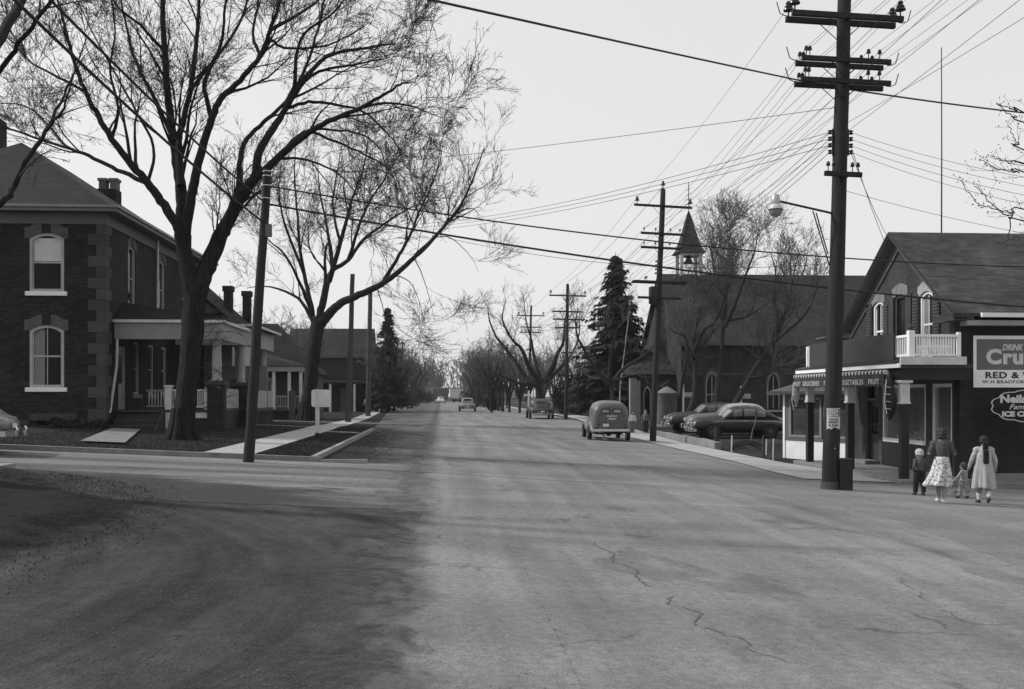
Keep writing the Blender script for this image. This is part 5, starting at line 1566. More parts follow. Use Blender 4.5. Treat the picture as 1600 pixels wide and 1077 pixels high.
# --- tree beyond the right edge whose budding tips reach into the sky
TY = 15.0
g = Grower(37, (1.5, .9, .5, .3), (.5, 1.2, 1.6, 2.0), (38, 40, 42, 42), .0035, (.12, .1, .05), .14, 0)
bx0 = 14.6; z0 = G(bx0, TY)
g.limb([(bx0, TY, z0 - .1, .3), (bx0, TY, z0 + 1.2, .24), (bx0 - .2, TY, z0 + 3, .18), (bx0 - .5, TY, z0 + 4.6, .12), (bx0 - .6, TY, z0 + 7, .05)], sprout=False)
root_flare(g, bx0, TY, z0, .3, 6, 7)
budm = Branches()
for pts in ([(1600, 345), (1580, 338), (1560, 330), (1540, 322), (1528, 318), (1519, 306), (1502, 282)], [(1600, 328), (1585, 332), (1568, 330), (1548, 317), (1525, 291)],
            [(1600, 268), (1590, 268), (1575, 267), (1556, 264), (1546, 258), (1530, 248)], [(1600, 232), (1591, 225), (1583, 215), (1575, 190)],
            [(1600, 175), (1590, 172), (1575, 168), (1558, 161)], [(1600, 190), (1588, 184), (1570, 174), (1557, 160)], [(1600, 255), (1580, 255), (1565, 250), (1548, 242)],
            [(1582, 331), (1576, 360), (1571, 378)]):
    L = [p(x, y, TY - .3, .010 - .0065 * i / len(pts)) for i, (x, y) in enumerate(pts)]
    st_ = (bx0 - .45, TY, z0 + 4.2, .05)
    if pts[0][0] == 1600: L = [st_, tuple(lerp(np.array(st_[:3]), np.array(L[0][:3]), .6) + np.array((0, 0, .1))) + (.016,)] + L
    g.limb(L, 2, .4)
    for (x, y) in pts[2:]:
        for _ in range(3): g.fine.tips.append(np.array(at(x + g.r.uniform(-9, 9), y + g.r.uniform(-4, 4), TY - .3)))
for k in range(7):
    a = g.r.uniform(-1.0, 1.6)
    g.limb([(bx0 - .3, TY, z0 + 3.5 + k * .3, .08), (bx0 - .3 + 1.2 * math.cos(a), TY + 1.2 * math.sin(a), z0 + 5 + k * .3, .05), (bx0 + 2.5 * math.cos(a), TY + 2.5 * math.sin(a), z0 + 6.5 + k * .4, .02)], 1, .3)
build_tree('budding_tree', 'slender budding tree beyond the right edge, twig tips showing above the store roof', g, (bx0, TY, z0), bark2, twig_m, 'bare street trees', 2, .012)

# --- trees before the church
def pix_tree(seed, label, name, Y, base, trunks, lens, dens, rmin, tw, group, tm=bark2, flare=.3, droop=.02, up=(.08, .08, .04), ang=(34, 38, 42, 42), buds=0):
    g = Grower(seed, lens, dens, ang, rmin, up, .15, droop)
    for pts, r0, r1, dy_ in trunks:
        g.limb(pix_limb(pts, Y, r0 * .85, r1 * .4, dy_), 0, .3)
    b = at(base[0], base[1], Y)
    z = G(b.x, Y)
    if flare: root_flare(g, b.x, Y, z, flare, 6, seed)
    return build_tree(name, label, g, (b.x, Y, z), tm, tw, group, buds, rmin * 1.6)
LN = (2.5, 1.8, 1.1, .55); DN = (2.1, 2.7, 3.1, 3.0)
grp = 'bare trees before the church'
pix_tree(41, 'twin stemmed bare tree before the church, just right of the round tank', 'bare_tree', 67, (1083, 655), [
  ([(1072, 660), (1085, 620), (1086, 580), (1085, 545), (1084, 520), (1092, 500), (1100, 478)], 7, 2.2, 1),
  ([(1060, 655), (1064, 610), (1068, 580), (1075, 550), (1070, 525), (1055, 520), (1045, 512)], 4, 1.2, -2),
  ([(1085, 545), (1100, 515), (1118, 500), (1130, 470), (1140, 430), (1145, 390)], 5, 1.4, -2),
  ([(1082, 530), (1092, 490), (1094, 470), (1104, 450)], 4, 1.4, 2),
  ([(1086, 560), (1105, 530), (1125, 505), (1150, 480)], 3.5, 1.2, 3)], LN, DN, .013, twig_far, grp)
pix_tree(42, 'straight dark trunked bare tree before the church window', 'bare_tree', 66, (1119, 650), [
  ([(1118, 650), (1121, 605), (1126, 560), (1130, 515), (1134, 470), (1136, 430), (1138, 390), (1142, 350)], 6.5, 1.5, 2),
  ([(1132, 510), (1150, 470), (1165, 430), (1178, 395), (1185, 365)], 4.5, 1.2, -3),
  ([(1134, 480), (1118, 430), (1112, 390), (1115, 355)], 4, 1.2, 3),
  ([(1140, 500), (1165, 495), (1190, 480), (1210, 465)], 3, 1.1, 2)], LN, DN, .013, twig_far, grp)
pix_tree(43, 'bare tree leaning far to the right before the church', 'bare_tree', 65, (1147, 640), [
  ([(1137, 655), (1155, 620), (1172, 590), (1190, 560), (1205, 538), (1220, 510), (1232, 470), (1240, 430), (1248, 395)], 7.5, 1.6, 1),
  ([(1172, 590), (1190, 588), (1205, 580), (1215, 572)], 3.4, 1.2, -1),
  ([(1190, 560), (1178, 555), (1168, 545)], 2.5, 1.2, 1),
  ([(1205, 538), (1225, 520), (1250, 500), (1270, 470), (1280, 430)], 5, 1.2, -3),
  ([(1220, 510), (1210, 470), (1212, 430), (1205, 395)], 4, 1.2, 3)], LN, DN, .013, twig_far, grp)
pix_tree(44, 'low spreading bare tree behind the parked panel van', 'bare_tree', 73, (958, 655), [
  ([(958, 660), (958, 630), (955, 605), (948, 590)], 6, 5, 0),
  ([(950, 600), (930, 575), (912, 545), (902, 525), (900, 500), (903, 480)], 4.5, 1.2, -2),
  ([(956, 598), (975, 575), (1000, 560), (1020, 540), (1030, 510)], 4.5, 1.2, 2),
  ([(952, 592), (955, 550), (962, 520), (975, 490)], 4, 1.2, -3),
  ([(945, 590), (925, 590), (905, 575), (890, 565)], 3.5, 1.2, 3),
  ([(960, 595), (990, 585), (1010, 590), (1025, 585)], 3, 1.1, -2)], (2.6, 1.7, 1.0, .5), (1.3, 2.0, 2.8, 3.2), .012, twig_far, grp)
pix_tree(45, 'old pollarded bare tree with upswept limbs beyond the dark sedan', 'bare_tree', 97, (846, 650), [
  ([(846, 652), (845, 630), (842, 605), (845, 592)], 10, 8, 0),
  ([(840, 600), (822, 590), (805, 565), (790, 545), (775, 525), (765, 500), (762, 480)], 5.5, 1.2, 3),
  ([(842, 598), (825, 570), (815, 545), (800, 530), (785, 500), (790, 470)], 5, 1.2, -3),
  ([(845, 596), (835, 560), (830, 530), (822, 500), (818, 465)], 4, 1.2, 4),
  ([(850, 598), (865, 570), (872, 550), (880, 535), (882, 505), (888, 480)], 6, 1.2, -2),
  ([(852, 598), (875, 575), (895, 550), (905, 520), (905, 490)], 4, 1.2, 3),
  ([(838, 603), (815, 600), (790, 590), (770, 580)], 4, 1.2, -4)], (2.3, 1.7, 1.1, .6), (1.3, 2.0, 2.6, 2.8), .014, twig_far, 'bare trees along the far right', bark, .6)
pix_tree(46, 'bare tree rising behind the right end of the church roof', 'bare_tree', 98, (1238, 640), [
  ([(1238, 640), (1238, 560), (1236, 480), (1235, 420), (1237, 395)], 5, 1.2, 0), ([(1237, 470), (1225, 430), (1215, 400)], 3, 1, 2), ([(1237, 460), (1255, 425), (1262, 395)], 3, 1, -2)], (3.5, 2, 1.1, .6), (.8, 1.4, 2, 2.4), .018, twig_far, grp)
# pale birch stem beside the spruce
bt = at(972, 590, 80)
g = Grower(47, (2, 1.2, .7, .4), (.3, .8, 1, 1), (35, 40, 40, 40), .012, (.1, .1, .05), .1, 0)
g.limb(pix_limb([(968, 655), (970, 600), (974, 565), (978, 530), (982, 500), (984, 485)], 80, 1.7, .4, 1), 1, .4)
build_tree('birch_tree', 'slim birch with a pale white stem beside the spruce', g, (at(968, 650, 80).x, 80, 0), birch, twig_far, None)

# --- generic street trees further away, three shapes shared by copies
def generic(seed, h, spread, rmin):
    g = Grower(seed, (h * .30, h * .17, h * .085, h * .04), (.95, 1.7, 2.4, 2.8), (34, 38, 42, 42), rmin, (.1, .07, .03), .17, .03)
    q = random.Random(seed)
    t0 = h * .013 + .05
    g.limb([(0, 0, -.2, t0 * 1.5), (0, 0, .3, t0 * 1.1), (.05, .05, h * .16, t0), (.0, .1, h * .3, t0 * .95)], sprout=False)
    for k in range(8):
        a = 2 * PI * k / 8 + q.uniform(-.4, .4); s = spread * q.uniform(.6, 1.0)
        z0 = h * q.uniform(.13, .28); hh = h * q.uniform(.7, .95)
        g.limb([(0, .1, z0, t0 * .7), (s * .3 * math.cos(a), s * .3 * math.sin(a), lerp(z0, hh, .4), t0 * .5), (s * .7 * math.cos(a), s * .7 * math.sin(a), lerp(z0, hh, .75), t0 * .28), (s * math.cos(a), s * math.sin(a), hh, t0 * .1)], 0, .25)
    g.limb([(0, .1, h * .28, t0 * .8), (.1, 0, h * .6, t0 * .5), (0, .1, h * .97, t0 * .1)], 0, .1)
    return g.thick.mesh('trunk'), g.fine.mesh('crown')
GEN = []
for k in range(4):
    a, b_ = generic(60 + k, 9.0 + k * .6, 4.0 - .2 * k, .021)
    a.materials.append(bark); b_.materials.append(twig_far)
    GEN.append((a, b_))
def far_tree(px_, Y, h, k, label, group, wide=1.0):
    x = at(px_, 600, Y).x
    t = thing('street_tree', label, 'tree', (x, Y, G(x, Y)), rnd.uniform(0, 6.28), group)
    s = h / (9.0 + k * .6); t.scale = (s * wide, s * wide, s)
    obj('trunk', GEN[k][0], None, t); obj('crown', GEN[k][1], None, t)
    return t
ORD = ['nearest', 'second', 'third', 'fourth', 'fifth', 'sixth', 'seventh', 'eighth', 'ninth', 'tenth', 'eleventh', 'twelfth']
LR = [(596, 110, 7.5), (616, 122, 8.0), (604, 138, 8.5), (627, 146, 8.5), (630, 165, 9), (642, 182, 9), (641, 205, 9), (652, 222, 8.5), (658, 246, 8.5), (650, 268, 10)]
for i, (px_, Y, h) in enumerate(LR):
    far_tree(px_, Y, h, i % 4, '%s bare tree in the left row along the far street' % ORD[i], 'bare trees along the far left', 1.0)
RR = [(812, 108, 6.2), (796, 114, 6.8), (784, 124, 7.4), (775, 134, 8), (764, 146, 8.8), (756, 160, 9.4), (746, 176, 9.6), (738, 196, 9.6), (742, 222, 9.4), (748, 250, 8.6)]
for i, (px_, Y, h) in enumerate(RR):
    far_tree(px_, Y, h, (i + 1) % 4, '%s bare tree in the right row along the far street' % ORD[i], 'bare trees along the far right', 1.05)
for i, (px_, Y, h, lb) in enumerate(((440, 92, 8.5, 'bare tree over the dark roof of the cottage'), (400, 98, 9.5, 'bare tree seen between the brick house and the leaning utility pole'), (462, 100, 9, 'bare tree behind the trunk of the long limbed maple'),
        (345, 92, 9, 'bare tree above the clapboard gable chimneys'), (905, 112, 7, 'bare tree behind the third utility pole on the right'), (930, 118, 6.5, 'bare tree behind the spruce on its left'), (1012, 105, 9, 'tall bare tree behind the utility pole with the transformer'),
        (1010, 125, 9, 'bare tree far behind the church porch'), (866, 135, 7.5, 'bare tree behind the pollard'), (1190, 112, 12, 'bare tree crown showing over the church ridge'), (530, 150, 8, 'bare tree behind the frame house roof'), (768, 112, 7.8, 'tall bare tree at the left of the pollard'),
        (1290, 108, 12, 'bare tree crown over the church ridge by the near utility pole'), (1050, 120, 9, 'small bare tree behind the belfry'), (826, 122, 7, 'bare tree just left of the far pole above the pollard'), (850, 126, 7, 'bare tree right behind the pollard trunk'), (812, 134, 8, 'bare tree filling the gap left of the pollard'), (890, 124, 8, 'bare tree behind the sedan pole on its right'))):
    far_tree(px_, Y, h, i % 4, lb, 'bare trees behind the buildings')
# far tree belt on the horizon (one mass)
g = Grower(90, (4, 2.4, 1.3, .7), (.7, 1.1, 1.3, 1.2), (34, 38, 42, 42), .075, (.1, .07, .03), .17, .03)
q = random.Random(8)
for k in range(260):
    x = q.uniform(-160, 190); y = q.uniform(330, 420)
    if k > 205: x = q.uniform(-14, 22); y = q.uniform(300, 345)
    h = q.uniform(8, 13)
    g.limb([(x, y, 0, .25), (x + q.uniform(-1, 1), y, h * .5, .16), (x + q.uniform(-2, 2), y, h, .04)], 0, .15, 3)
me = g.thick.mesh('belt'); me2 = g.fine.mesh('belt')
import bmesh
bmm_ = bmesh.new(); bmm_.from_mesh(me); bmm_.from_mesh(me2); bmm_.to_mesh(me); bmm_.free(); bpy.data.meshes.remove(me2)
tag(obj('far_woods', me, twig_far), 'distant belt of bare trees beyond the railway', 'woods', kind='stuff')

# ------------------------------------------------------------------ conifers
def conifer(name, label, px_, Y, top_py, width_px, seed, group='conifers', lean=0):
    b = at(px_, 650, Y); z = G(b.x, Y); zt = at(px_, top_py, Y).z - z
    Wd = width_px / 2 * Y / F
    t = thing(name, label, 'tree', (b.x, Y, z), group=group)
    q = random.Random(seed)
    obj('trunk', MB().tube([(0, 0, -.1), (0, 0, zt * .5), (0, 0, zt)], [zt * .018, zt * .012, .02], 8), bark, t)
    vs = []; fs = []
    zz = zt * .10
    while zz < zt * .985:
        f = zz / zt
        R = Wd * (1 - f) ** .85 * q.uniform(.5, 1.25) + .12
        nb_ = max(6, int(15 * (1 - f) + 6))
        for k in range(nb_):
            a = q.uniform(0, 2 * PI); L = R * q.uniform(.5, 1.08)
            up0 = q.uniform(-.05, .18); dr = q.uniform(.18, .42)
            ns = max(3, int(L / .22))
            for i in range(ns + 1):
                s = (i + q.uniform(-.3, .3)) / ns; s = min(max(s, .03), 1)
                px0 = L * s; pz = zz + up0 * px0 - dr * px0 * s + .12 * L * s ** 4
                wd = (.34 * L * (1 - .75 * s) + .08) * q.uniform(.6, 1.2)
                for m in range(8):
                    da = q.uniform(-1, 1) * wd
                    cx_, cy_ = px0 * math.cos(a) - da * math.sin(a), px0 * math.sin(a) + da * math.cos(a)
                    l = q.uniform(.16, .40) * (.6 + .5 * zt / 12)
                    th = a + q.uniform(-.9, .9)
                    dx, dy2 = math.cos(th) * l, math.sin(th) * l; hz = pz - abs(da) * .25 + q.uniform(-.06, .06)
                    nx_, ny_ = -math.sin(th) * l * .34, math.cos(th) * l * .34
                    i0 = len(vs)
                    vs += [(cx_ - nx_, cy_ - ny_, hz), (cx_ + dx, cy_ + dy2, hz - l * q.uniform(.2, .95)), (cx_ + nx_, cy_ + ny_, hz + q.uniform(-.03, .06))]
                    fs.append((i0, i0 + 1, i0 + 2))
        zz += zt * .016 * q.uniform(.5, 1.5)
    mb = MB(); mb.v = vs; mb.f = fs
    obj('crown', mb, needle, t)
    return t
conifer('spruce_tree', 'tall dark spruce standing left of the church', 962, 84, 394, 176, 5)
conifer('spruce_tree', 'dark narrow spruce at the left beyond the twin bare poles', 606, 112, 478, 74, 6)
conifer('spruce_tree', 'small dark evergreen beside the far frame house', 590, 118, 540, 60, 7)
# dark undergrowth and shrubs in the middle distance
for i, (px_, Y, w_, h_, lb) in enumerate(((905, 96, 3.2, 2.6, 'dark shrubbery mass left of the spruce foot'), (935, 92, 3.0, 2.6, 'dark shrub directly behind the panel van roof'), (880, 104, 2.4, 3.4, 'dark shrub behind the third utility pole'), (990, 90, 1.4, 2.4, 'dark shrub at the pale church pier'),
        (770, 128, 2.2, 2.0, 'dark shrub behind the white crossing sign on the right row'), (600, 128, 2.0, 2.2, 'dark shrub at the foot of the left spruce'), (625, 150, 1.8, 1.8, 'low dark shrub under the far left row'), (440, 84, 2.4, 2.0, 'dark shrub at the cottage side wall'),
        (648, 178, 3.0, 3.2, 'dark thicket under the far left trees'), (666, 235, 4.0, 3.4, 'small dark thicket at the far left end of the street'), (750, 165, 3.4, 3.2, 'dark thicket under the far right trees'), (732, 215, 4.0, 3.6, 'small dark thicket at the far right end of the street'))):
    x = at(px_, 640, Y).x
    t = thing('shrub', lb, 'shrub', (x, Y, G(x, Y)), group='dark shrubs in the middle distance')
    mb = MB(); leafy(mb, (0, 0, h_ * .5), (w_ * .5, w_ * .45, h_ * .5), 2200, .11, i + 50)
    obj('foliage', mb, shrub_m, t)
    tb = MB()
    for k in range(7):
        a = k * .9; tb.tube([(0, 0, -.05), (w_ * .15 * math.cos(a), w_ * .15 * math.sin(a), h_ * .5), (w_ * .32 * math.cos(a), w_ * .32 * math.sin(a), h_ * 1.05)], [.03, .02, .008], 5)
    obj('stems', tb, twig_far, t)
# ------------------------------------------------------------------ utility poles, lamp and wires
pin_small = mesh_of('insulator', MB().lathe([(.012, -.1), (.012, .02), (.05, .03), (.055, .06), (.035, .075), (.045, .09), (.03, .13), (.008, .14)], 10), True); pin_small.materials.append(insul)
pin_big = mesh_of('insulator', MB().lathe([(.02, -.1), (.02, .04), (.13, .05), (.12, .09), (.05, .11), (.1, .13), (.085, .17), (.04, .19), (.07, .22), (.05, .27), (.01, .28)], 12), True); pin_big.materials.append(insul)
spool = mesh_of('insulator', MB().lathe([(.05, -.045), (.06, -.03), (.035, -.01), (.035, .01), (.06, .03), (.05, .045)], 10), True); spool.materials.append(insul)

class Pole:
    def __init__(s, name, label, base, top, r0, r1, m=wood_pole, group=None, cat='utility pole', cap=True):
        s.base = Vector(base); s.top = Vector(top); s.r0 = r0; s.r1 = r1
        s.t = thing(name, label, cat, s.base, group=group)
        n = 9; pts = []; rr_ = []
        q = random.Random(int(base[0] * 100))
        for i in range(n + 1):
            k = i / n; p = s.base.lerp(s.top, k) - s.base
            if 0 < i < n: p += Vector((q.uniform(-.012, .012), q.uniform(-.012, .012), 0))
            pts.append(p); rr_.append(lerp(r0, r1, k) * q.uniform(.98, 1.02))
        pts = [pts[0] + Vector((0, 0, -.3))] + pts; rr_ = [r0 * 1.02] + rr_
        if cap: pts.append(pts[-1] + Vector((0, 0, .12))); rr_.append(r1 * .35)
        obj('shaft', MB().tube(pts, rr_, 16), m, s.t, True)
    def on(s, z):
        k = (z - s.base.z) / (s.top.z - s.base.z)
        return s.base.lerp(s.top, k)
    def arm(s, z, L, pins, double=True, tilt=.02, big=False, hooks=False, brace=True, ang=0, ctr=0.0, w=.1):
        """a crossarm with braces and insulators; returns the wire points"""
        c = s.on(z); r = lerp(s.r0, s.r1, (z - s.base.z) / (s.top.z - s.base.z))
        ax = Vector((math.cos(ang), math.sin(ang), -tilt)).normalized(); ay = Vector((-math.sin(ang), math.cos(ang), 0))
        out = []
        for k, sd_ in enumerate((-1, 1) if double else (-1,)):
            o = ay * (sd_ * (r + w / 2 + .004)); a = c + ax * (-L / 2 + ctr) + o; b = c + ax * (L / 2 + ctr) + o
            ao = obj('crossarm', MB().beam(a - s.base, b - s.base, w, w * 1.15), wood_arm, s.t, bevel=.008)
            if brace:
                bo = o + ay * (sd_ * (w / 2 + .006))
                bm_ = MB()
                for q in (-1, 1): bm_.beam(c + bo * 1.0 + ax * (q * L * .2) - s.base, s.on(z - L * .19) + ay * (sd_ * (r + .01)) - s.base, .03, .012)
                obj('arm_brace', bm_, iron, s.t)
            for x in pins:
                p = c + ax * (x * L / 2 + ctr) + o + Vector((0, 0, w * .58 + .1))
                obj('insulator', pin_big if big else pin_small, None, s.t, loc=p - s.base)
                if k == 0 or not double: out.append(p + Vector((0, 0, .2 if big else .09)))
        if hooks:
            hm = MB()
            for q in (-1, 1):
                e = c + ax * (q * L / 2 + ctr)
                hm.tube([e - s.base, e + ax * (q * .1) - s.base, e + ax * (q * .22) + Vector((0, 0, .05)) - s.base, e + ax * (q * .3) + Vector((0, 0, .32)) - s.base], .012, 6)
            obj('arm_hook', hm, iron, s.t)
        return out

WM = {}
def wire(a, b, sag=.4, r=.008, label=None, group='street wires', n=18, name='wire'):
    a = Vector(a); b = Vector(b); pts = []
    for i in range(n + 1):
        t = i / n; p = a.lerp(b, t); p.z -= sag * 4 * t * (1 - t); pts.append(p)
    return tag(obj(name, MB().tube(pts, r, 5), wire_m, None, True), label, 'wire', group)

# near right pole
P1 = Pole('utility_pole', 'tall dark utility pole with street lamp and poster at the store corner', at(1297, 765, 24.3), at(1322, -70, 24.3), .205, .155, group='utility poles along the right side')
zA = [at(1320, y, 24.3).z for y in (30, 98, 131, 275)]
w1 = [P1.arm(zA[0], 2.75, (-.95, .95), True, .035, True, True, w=.115), P1.arm(zA[1], 2.2, (-.9, -.82, .5, .75), True, .03, False, True), P1.arm(zA[2], 2.22, (-.9, -.82, .5, .75), True, .03, False, True), P1.arm(zA[3], .92, (-.8, -.5, .5, .8), False, .03)]
rk = []
for sgn in (-1, 1):
    bk_ = thing_part('wire_rack', P1.t)
    c0 = P1.on(at(1316, 222, 24.3).z)
    xr_ = sgn * .19
    obj('rack_bar', MB().beam(c0 + Vector((xr_, 0, -.32)) - P1.base, c0 + Vector((xr_, 0, .32)) - P1.base, .03, .05, (0, 1, 0)), iron, bk_)
    for k in range(4):
        p = c0 + Vector((xr_ + sgn * .07, 0, -.24 + k * .16)); obj('insulator', spool, None, bk_, loc=p - P1.base); rk.append(p)
obj('base_collar', MB().lathe([(.225, -.3), (.222, .18), (.21, .2)], 16), wood_pole_pale, P1.t, True)
obj('pole_tag', MB().box(-.06, -.225, 1.52, -.02, -.2, 1.56).box(.02, -.22, 1.0, .05, -.2, 1.03), chrome, P1.t)
# street lamp
lz = at(1305, 334, 24.3); la = at(1213, 313, 24.3)
sl_ = thing('street_lamp', 'glass globe street lamp on an iron bracket from the near right pole', 'street lamp', lz)
obj('arm', MB().tube([Vector((.0, 0, 0)), la - lz], .028, 8).tube([(.1, 0, .0), (-.1, 0, .02)], .05, 8), iron, sl_)
bs = at(1296, 415, 24.3) - lz
obj('brace', MB().tube([at(1270, 329, 24.3) - lz, bs], .016, 6).tube([at(1278, 331, 24.3) - lz + Vector((0, .12, 0)), bs + Vector((.0, .1, .3))], .016, 6), iron, sl_)
gc = at(1212, 322, 24.3) - lz
obj('cap', MB().lathe([(.03, .3), (.07, .28), (.1, .22), (.11, .08), (.1, .04)], 16, gc), M('lamp_cap', .45, .4, .15, 3, 0, metal=.6), sl_, True)
gl = thing_part('globe', sl_)
obj('upper_glass', MB().lathe([(.1, .05), (.14, .02), (.165, -.04), (.168, -.075)], 18, gc), lamp_glass, gl, True)
obj('band', MB().lathe([(.175, -.075), (.178, -.09), (.175, -.1)], 18, gc), iron, gl, True)
obj('lower_glass', MB().lathe([(.168, -.1), (.15, -.17), (.1, -.23), (.04, -.255), (.005, -.26)], 18, gc), M('lamp_refractor', .22, .25, .2, 8, .2, spec=.6), gl, True)
# poster and bin at the pole foot
pc = at(1294, 654, 24.3)
ps = thing('poster', 'torn white paper poster with dark lettering tacked to the near right pole', 'poster', (pc.x, 24.3, pc.z))
rp = .198; mb = MB(); rows = []
for i in range(13):
    z = lerp(.26, -.26, i / 12); row = []
    for k in range(11):
        t = lerp(-1.05, .72, k / 10)
        zz = z
        if i == 12: zz += .07 * (k in (5, 6)) + .02 * ((k * 7) % 3)
        row.append(((rp + .006) * math.sin(t) + .03 - pc.x + P1.on(pc.z).x - .03, -(rp + .006) * math.cos(t), zz))
    rows.append(row)
obj('paper', MB().grid(rows), M('paper', .5, .9, .15, 6, .2), ps)
ink = MB()
for j, (z0, z1, a0, a1) in enumerate(((.1, .24, .05, .97),)):
    rw = []
    for z in (z0 - .05, z1):
        rw.append([((rp + .009) * math.sin(lerp(-.95, .65, lerp(a0, a1, k / 10))) - pc.x + P1.on(pc.z).x, -(rp + .009) * math.cos(lerp(-.95, .65, lerp(a0, a1, k / 10))), z) for k in range(11)])
    ink.grid(rw)
obj('ink_panel', ink, letter_dark, ps)
def curved_text(s, size, z, m, t0, t1, bold, rad):
    me = text_mesh(s, size, bold)
    xsn = [v.co.x for v in me.vertices]; mn, mx_ = min(xsn), max(xsn)
    for v in me.vertices:
        t = lerp(t0, t1, (v.co.x - mn) / (mx_ - mn)); r_ = rad + (.002 if v.co.z > 0 else 0)
        v.co = (r_ * math.sin(t) - pc.x + P1.on(pc.z).x, -r_ * math.cos(t), z + v.co.y)
    return obj('lettering', me, m, ps)
for s, z, size in (('ANNUAL', .185, .065), ('VARIETY', .125, .065), ('SHOW', .06, .07)):
    curved_text(s, size, z, letter_white, -.85, .4, .004, rp + .013)
for s, z, size in (('TOWN HALL', -.03, .045), ('FRIDAY', -.1, .055), ('8 P.M.', -.17, .05)):
    curved_text(s, size, z, letter_dark, -.8, .4, .002, rp + .01)
bxp = at(1320, 766, 24.15)
bn = thing('litter_bin', 'dark metal box bin standing against the foot of the near right pole', 'bin', (bxp.x, 24.2, G(bxp.x, 24.2)))
obj('body', MB().box(-.155, -.15, .0, .165, .2, .74), M('bin_paint', .02, .45, .25, 3, .1), bn, bevel=.01)
obj('lid', MB().box(-.165, -.16, .742, .175, .21, .77), M('bin_paint2', .035, .45, .2, 3, .1), bn, bevel=.008)

P2 = Pole('utility_pole', 'utility pole with five crossarms and a transformer beside the panel van', at(1020, 690, 51), at(1036, 297, 51), .17, .13, group='utility poles along the right side')
zB = [at(1036, y, 51).z for y in (323, 366, 388, 441, 466)]
w2 = [P2.arm(zB[0], 2.95, (-.9, .93), False, .045, True), P2.arm(zB[1], 2.15, (-.85, -.3, .4, .85), False, .04), P2.arm(zB[2], 2.1, (-.85, -.3, .4, .85), False, .04), P2.arm(zB[3], 2.75, (-.5, .6), True, .03, brace=False), P2.arm(zB[4], 2.2, (), False, .03, brace=False)]
pt2 = P2.top + Vector((0, 0, .2)); obj('insulator', pin_big, None, P2.t, loc=pt2 - P2.base)
tr = P2.on(at(1024, 458, 51).z)
tf_ = thing_part('transformer', P2.t)
obj('tank', MB().lathe([(.2, -.45), (.22, -.4), (.22, .35), (.2, .4), (.1, .44)], 14, Vector((-.32, -.1, -.1))), dark_paint, tf_, True)
obj('bracket', MB().box(-.3, -.12, -.05, .0, -.06, .05).box(-.3, -.12, -.25, .0, -.06, -.2), iron, tf_)
tf_.location = tr - P2.base
for k in range(4): obj('insulator', spool, None, P2.t, loc=P2.on(at(1026, 408, 51).z - k * .2) - P2.base + Vector((-.2, 0, 0)))
P3 = Pole('utility_pole', 'utility pole with four crossarms standing beside the dark sedan', at(884, 655, 80.3), at(887, 445, 80.3), .16, .12, group='utility poles along the right side')
zC = [at(887, y, 80.3).z for y in (462, 487, 499, 512)]
w3 = [P3.arm(zC[0], 2.95, (-.92, .92), False, .02, True), P3.arm(zC[1], 2.35, (-.9, -.35, .7, .95), False, .02), P3.arm(zC[2], 2.35, (-.9, -.35, .7, .95), False, .02), P3.arm(zC[3], 2.0, (), False, -.01, brace=False), P3.arm(at(887, 551, 80.3).z, .9, (), False, -.01, brace=False)]
b4 = at(826, 643, 112); b4.z = G(b4.x, 112)
P4 = Pole('utility_pole', 'utility pole with three crossarms seen above the pollarded tree', b4, at(830, 478, 112), .15, .11, group='utility poles along the right side')
zD = [at(829, y, 112).z for y in (493, 511, 519, 546)]
w4 = [P4.arm(zD[0], 2.95, (-.92, .92), False, .01, True), P4.arm(zD[1], 2.35, (-.9, -.35, .7, .95), False, .01), P4.arm(zD[2], 2.35, (-.9, -.35, .7, .95), False, .01), P4.arm(zD[3], .8, (), False, 0, brace=False)]
b5 = at(792, 640, 146); b5.z = 0
P5 = Pole('utility_pole', 'small distant utility pole half hidden in branches left of the pollard', b5, at(793, 538, 146), .15, .11, group='utility poles along the right side')
w5 = [P5.arm(at(792, 543, 146).z, 2.6, (-.9, .9), False), P5.arm(at(792, 552, 146).z, 2.2, (-.9, .9), False), P5.arm(at(792, 560, 146).z, 2.2, (-.9, .9), False)]
# wires pole to pole
ARMN = ('top', 'second', 'third'); POSN = {2: ('left', 'right'), 4: ('leftmost', 'second', 'third', 'rightmost')}
def run(A, B, sag, r, arm, span):
    for k, (a, b) in enumerate(zip(A, B)):
        wire(a, b, sag, r, '%s wire of the %s crossarm %s' % (POSN[len(A)][k], arm, span), 'line wires along the right side')
SP = ('between the lamp pole and the transformer pole', 'between the transformer pole and the sedan pole', 'between the sedan pole and the next far pole', 'from the lamp pole upward over the viewer', 'between the two farthest poles')
for i in range(3):
    run(w1[i], w2[i], .35, .0055, ARMN[i], SP[0]); run(w2[i], w3[i], .4, .0075, ARMN[i], SP[1]); run(w3[i], w4[i], .4, .010, ARMN[i], SP[2])
    run(w1[i], [p + Vector((0.3, -33, .8)) for p in w1[i]], .3, .0045, ARMN[i], SP[3])
run(w4[0], w5[0], .4, .016, ARMN[0], SP[4])
for k in range(4):
    wire(rk[k], P2.on(at(1026, 408, 51).z - (3 - k) * .2) + Vector((-.24, 0, 0)), .45, .008, '%s rack wire from the lamp pole to the transformer pole' % ('lowest', 'second lowest', 'second highest', 'highest')[k], 'line wires along the right side')
wire(pt2, P3.top + Vector((0, 0, .25)), .4, .012, 'single wire joining the tips of the transformer pole and the sedan pole', 'line wires along the right side')
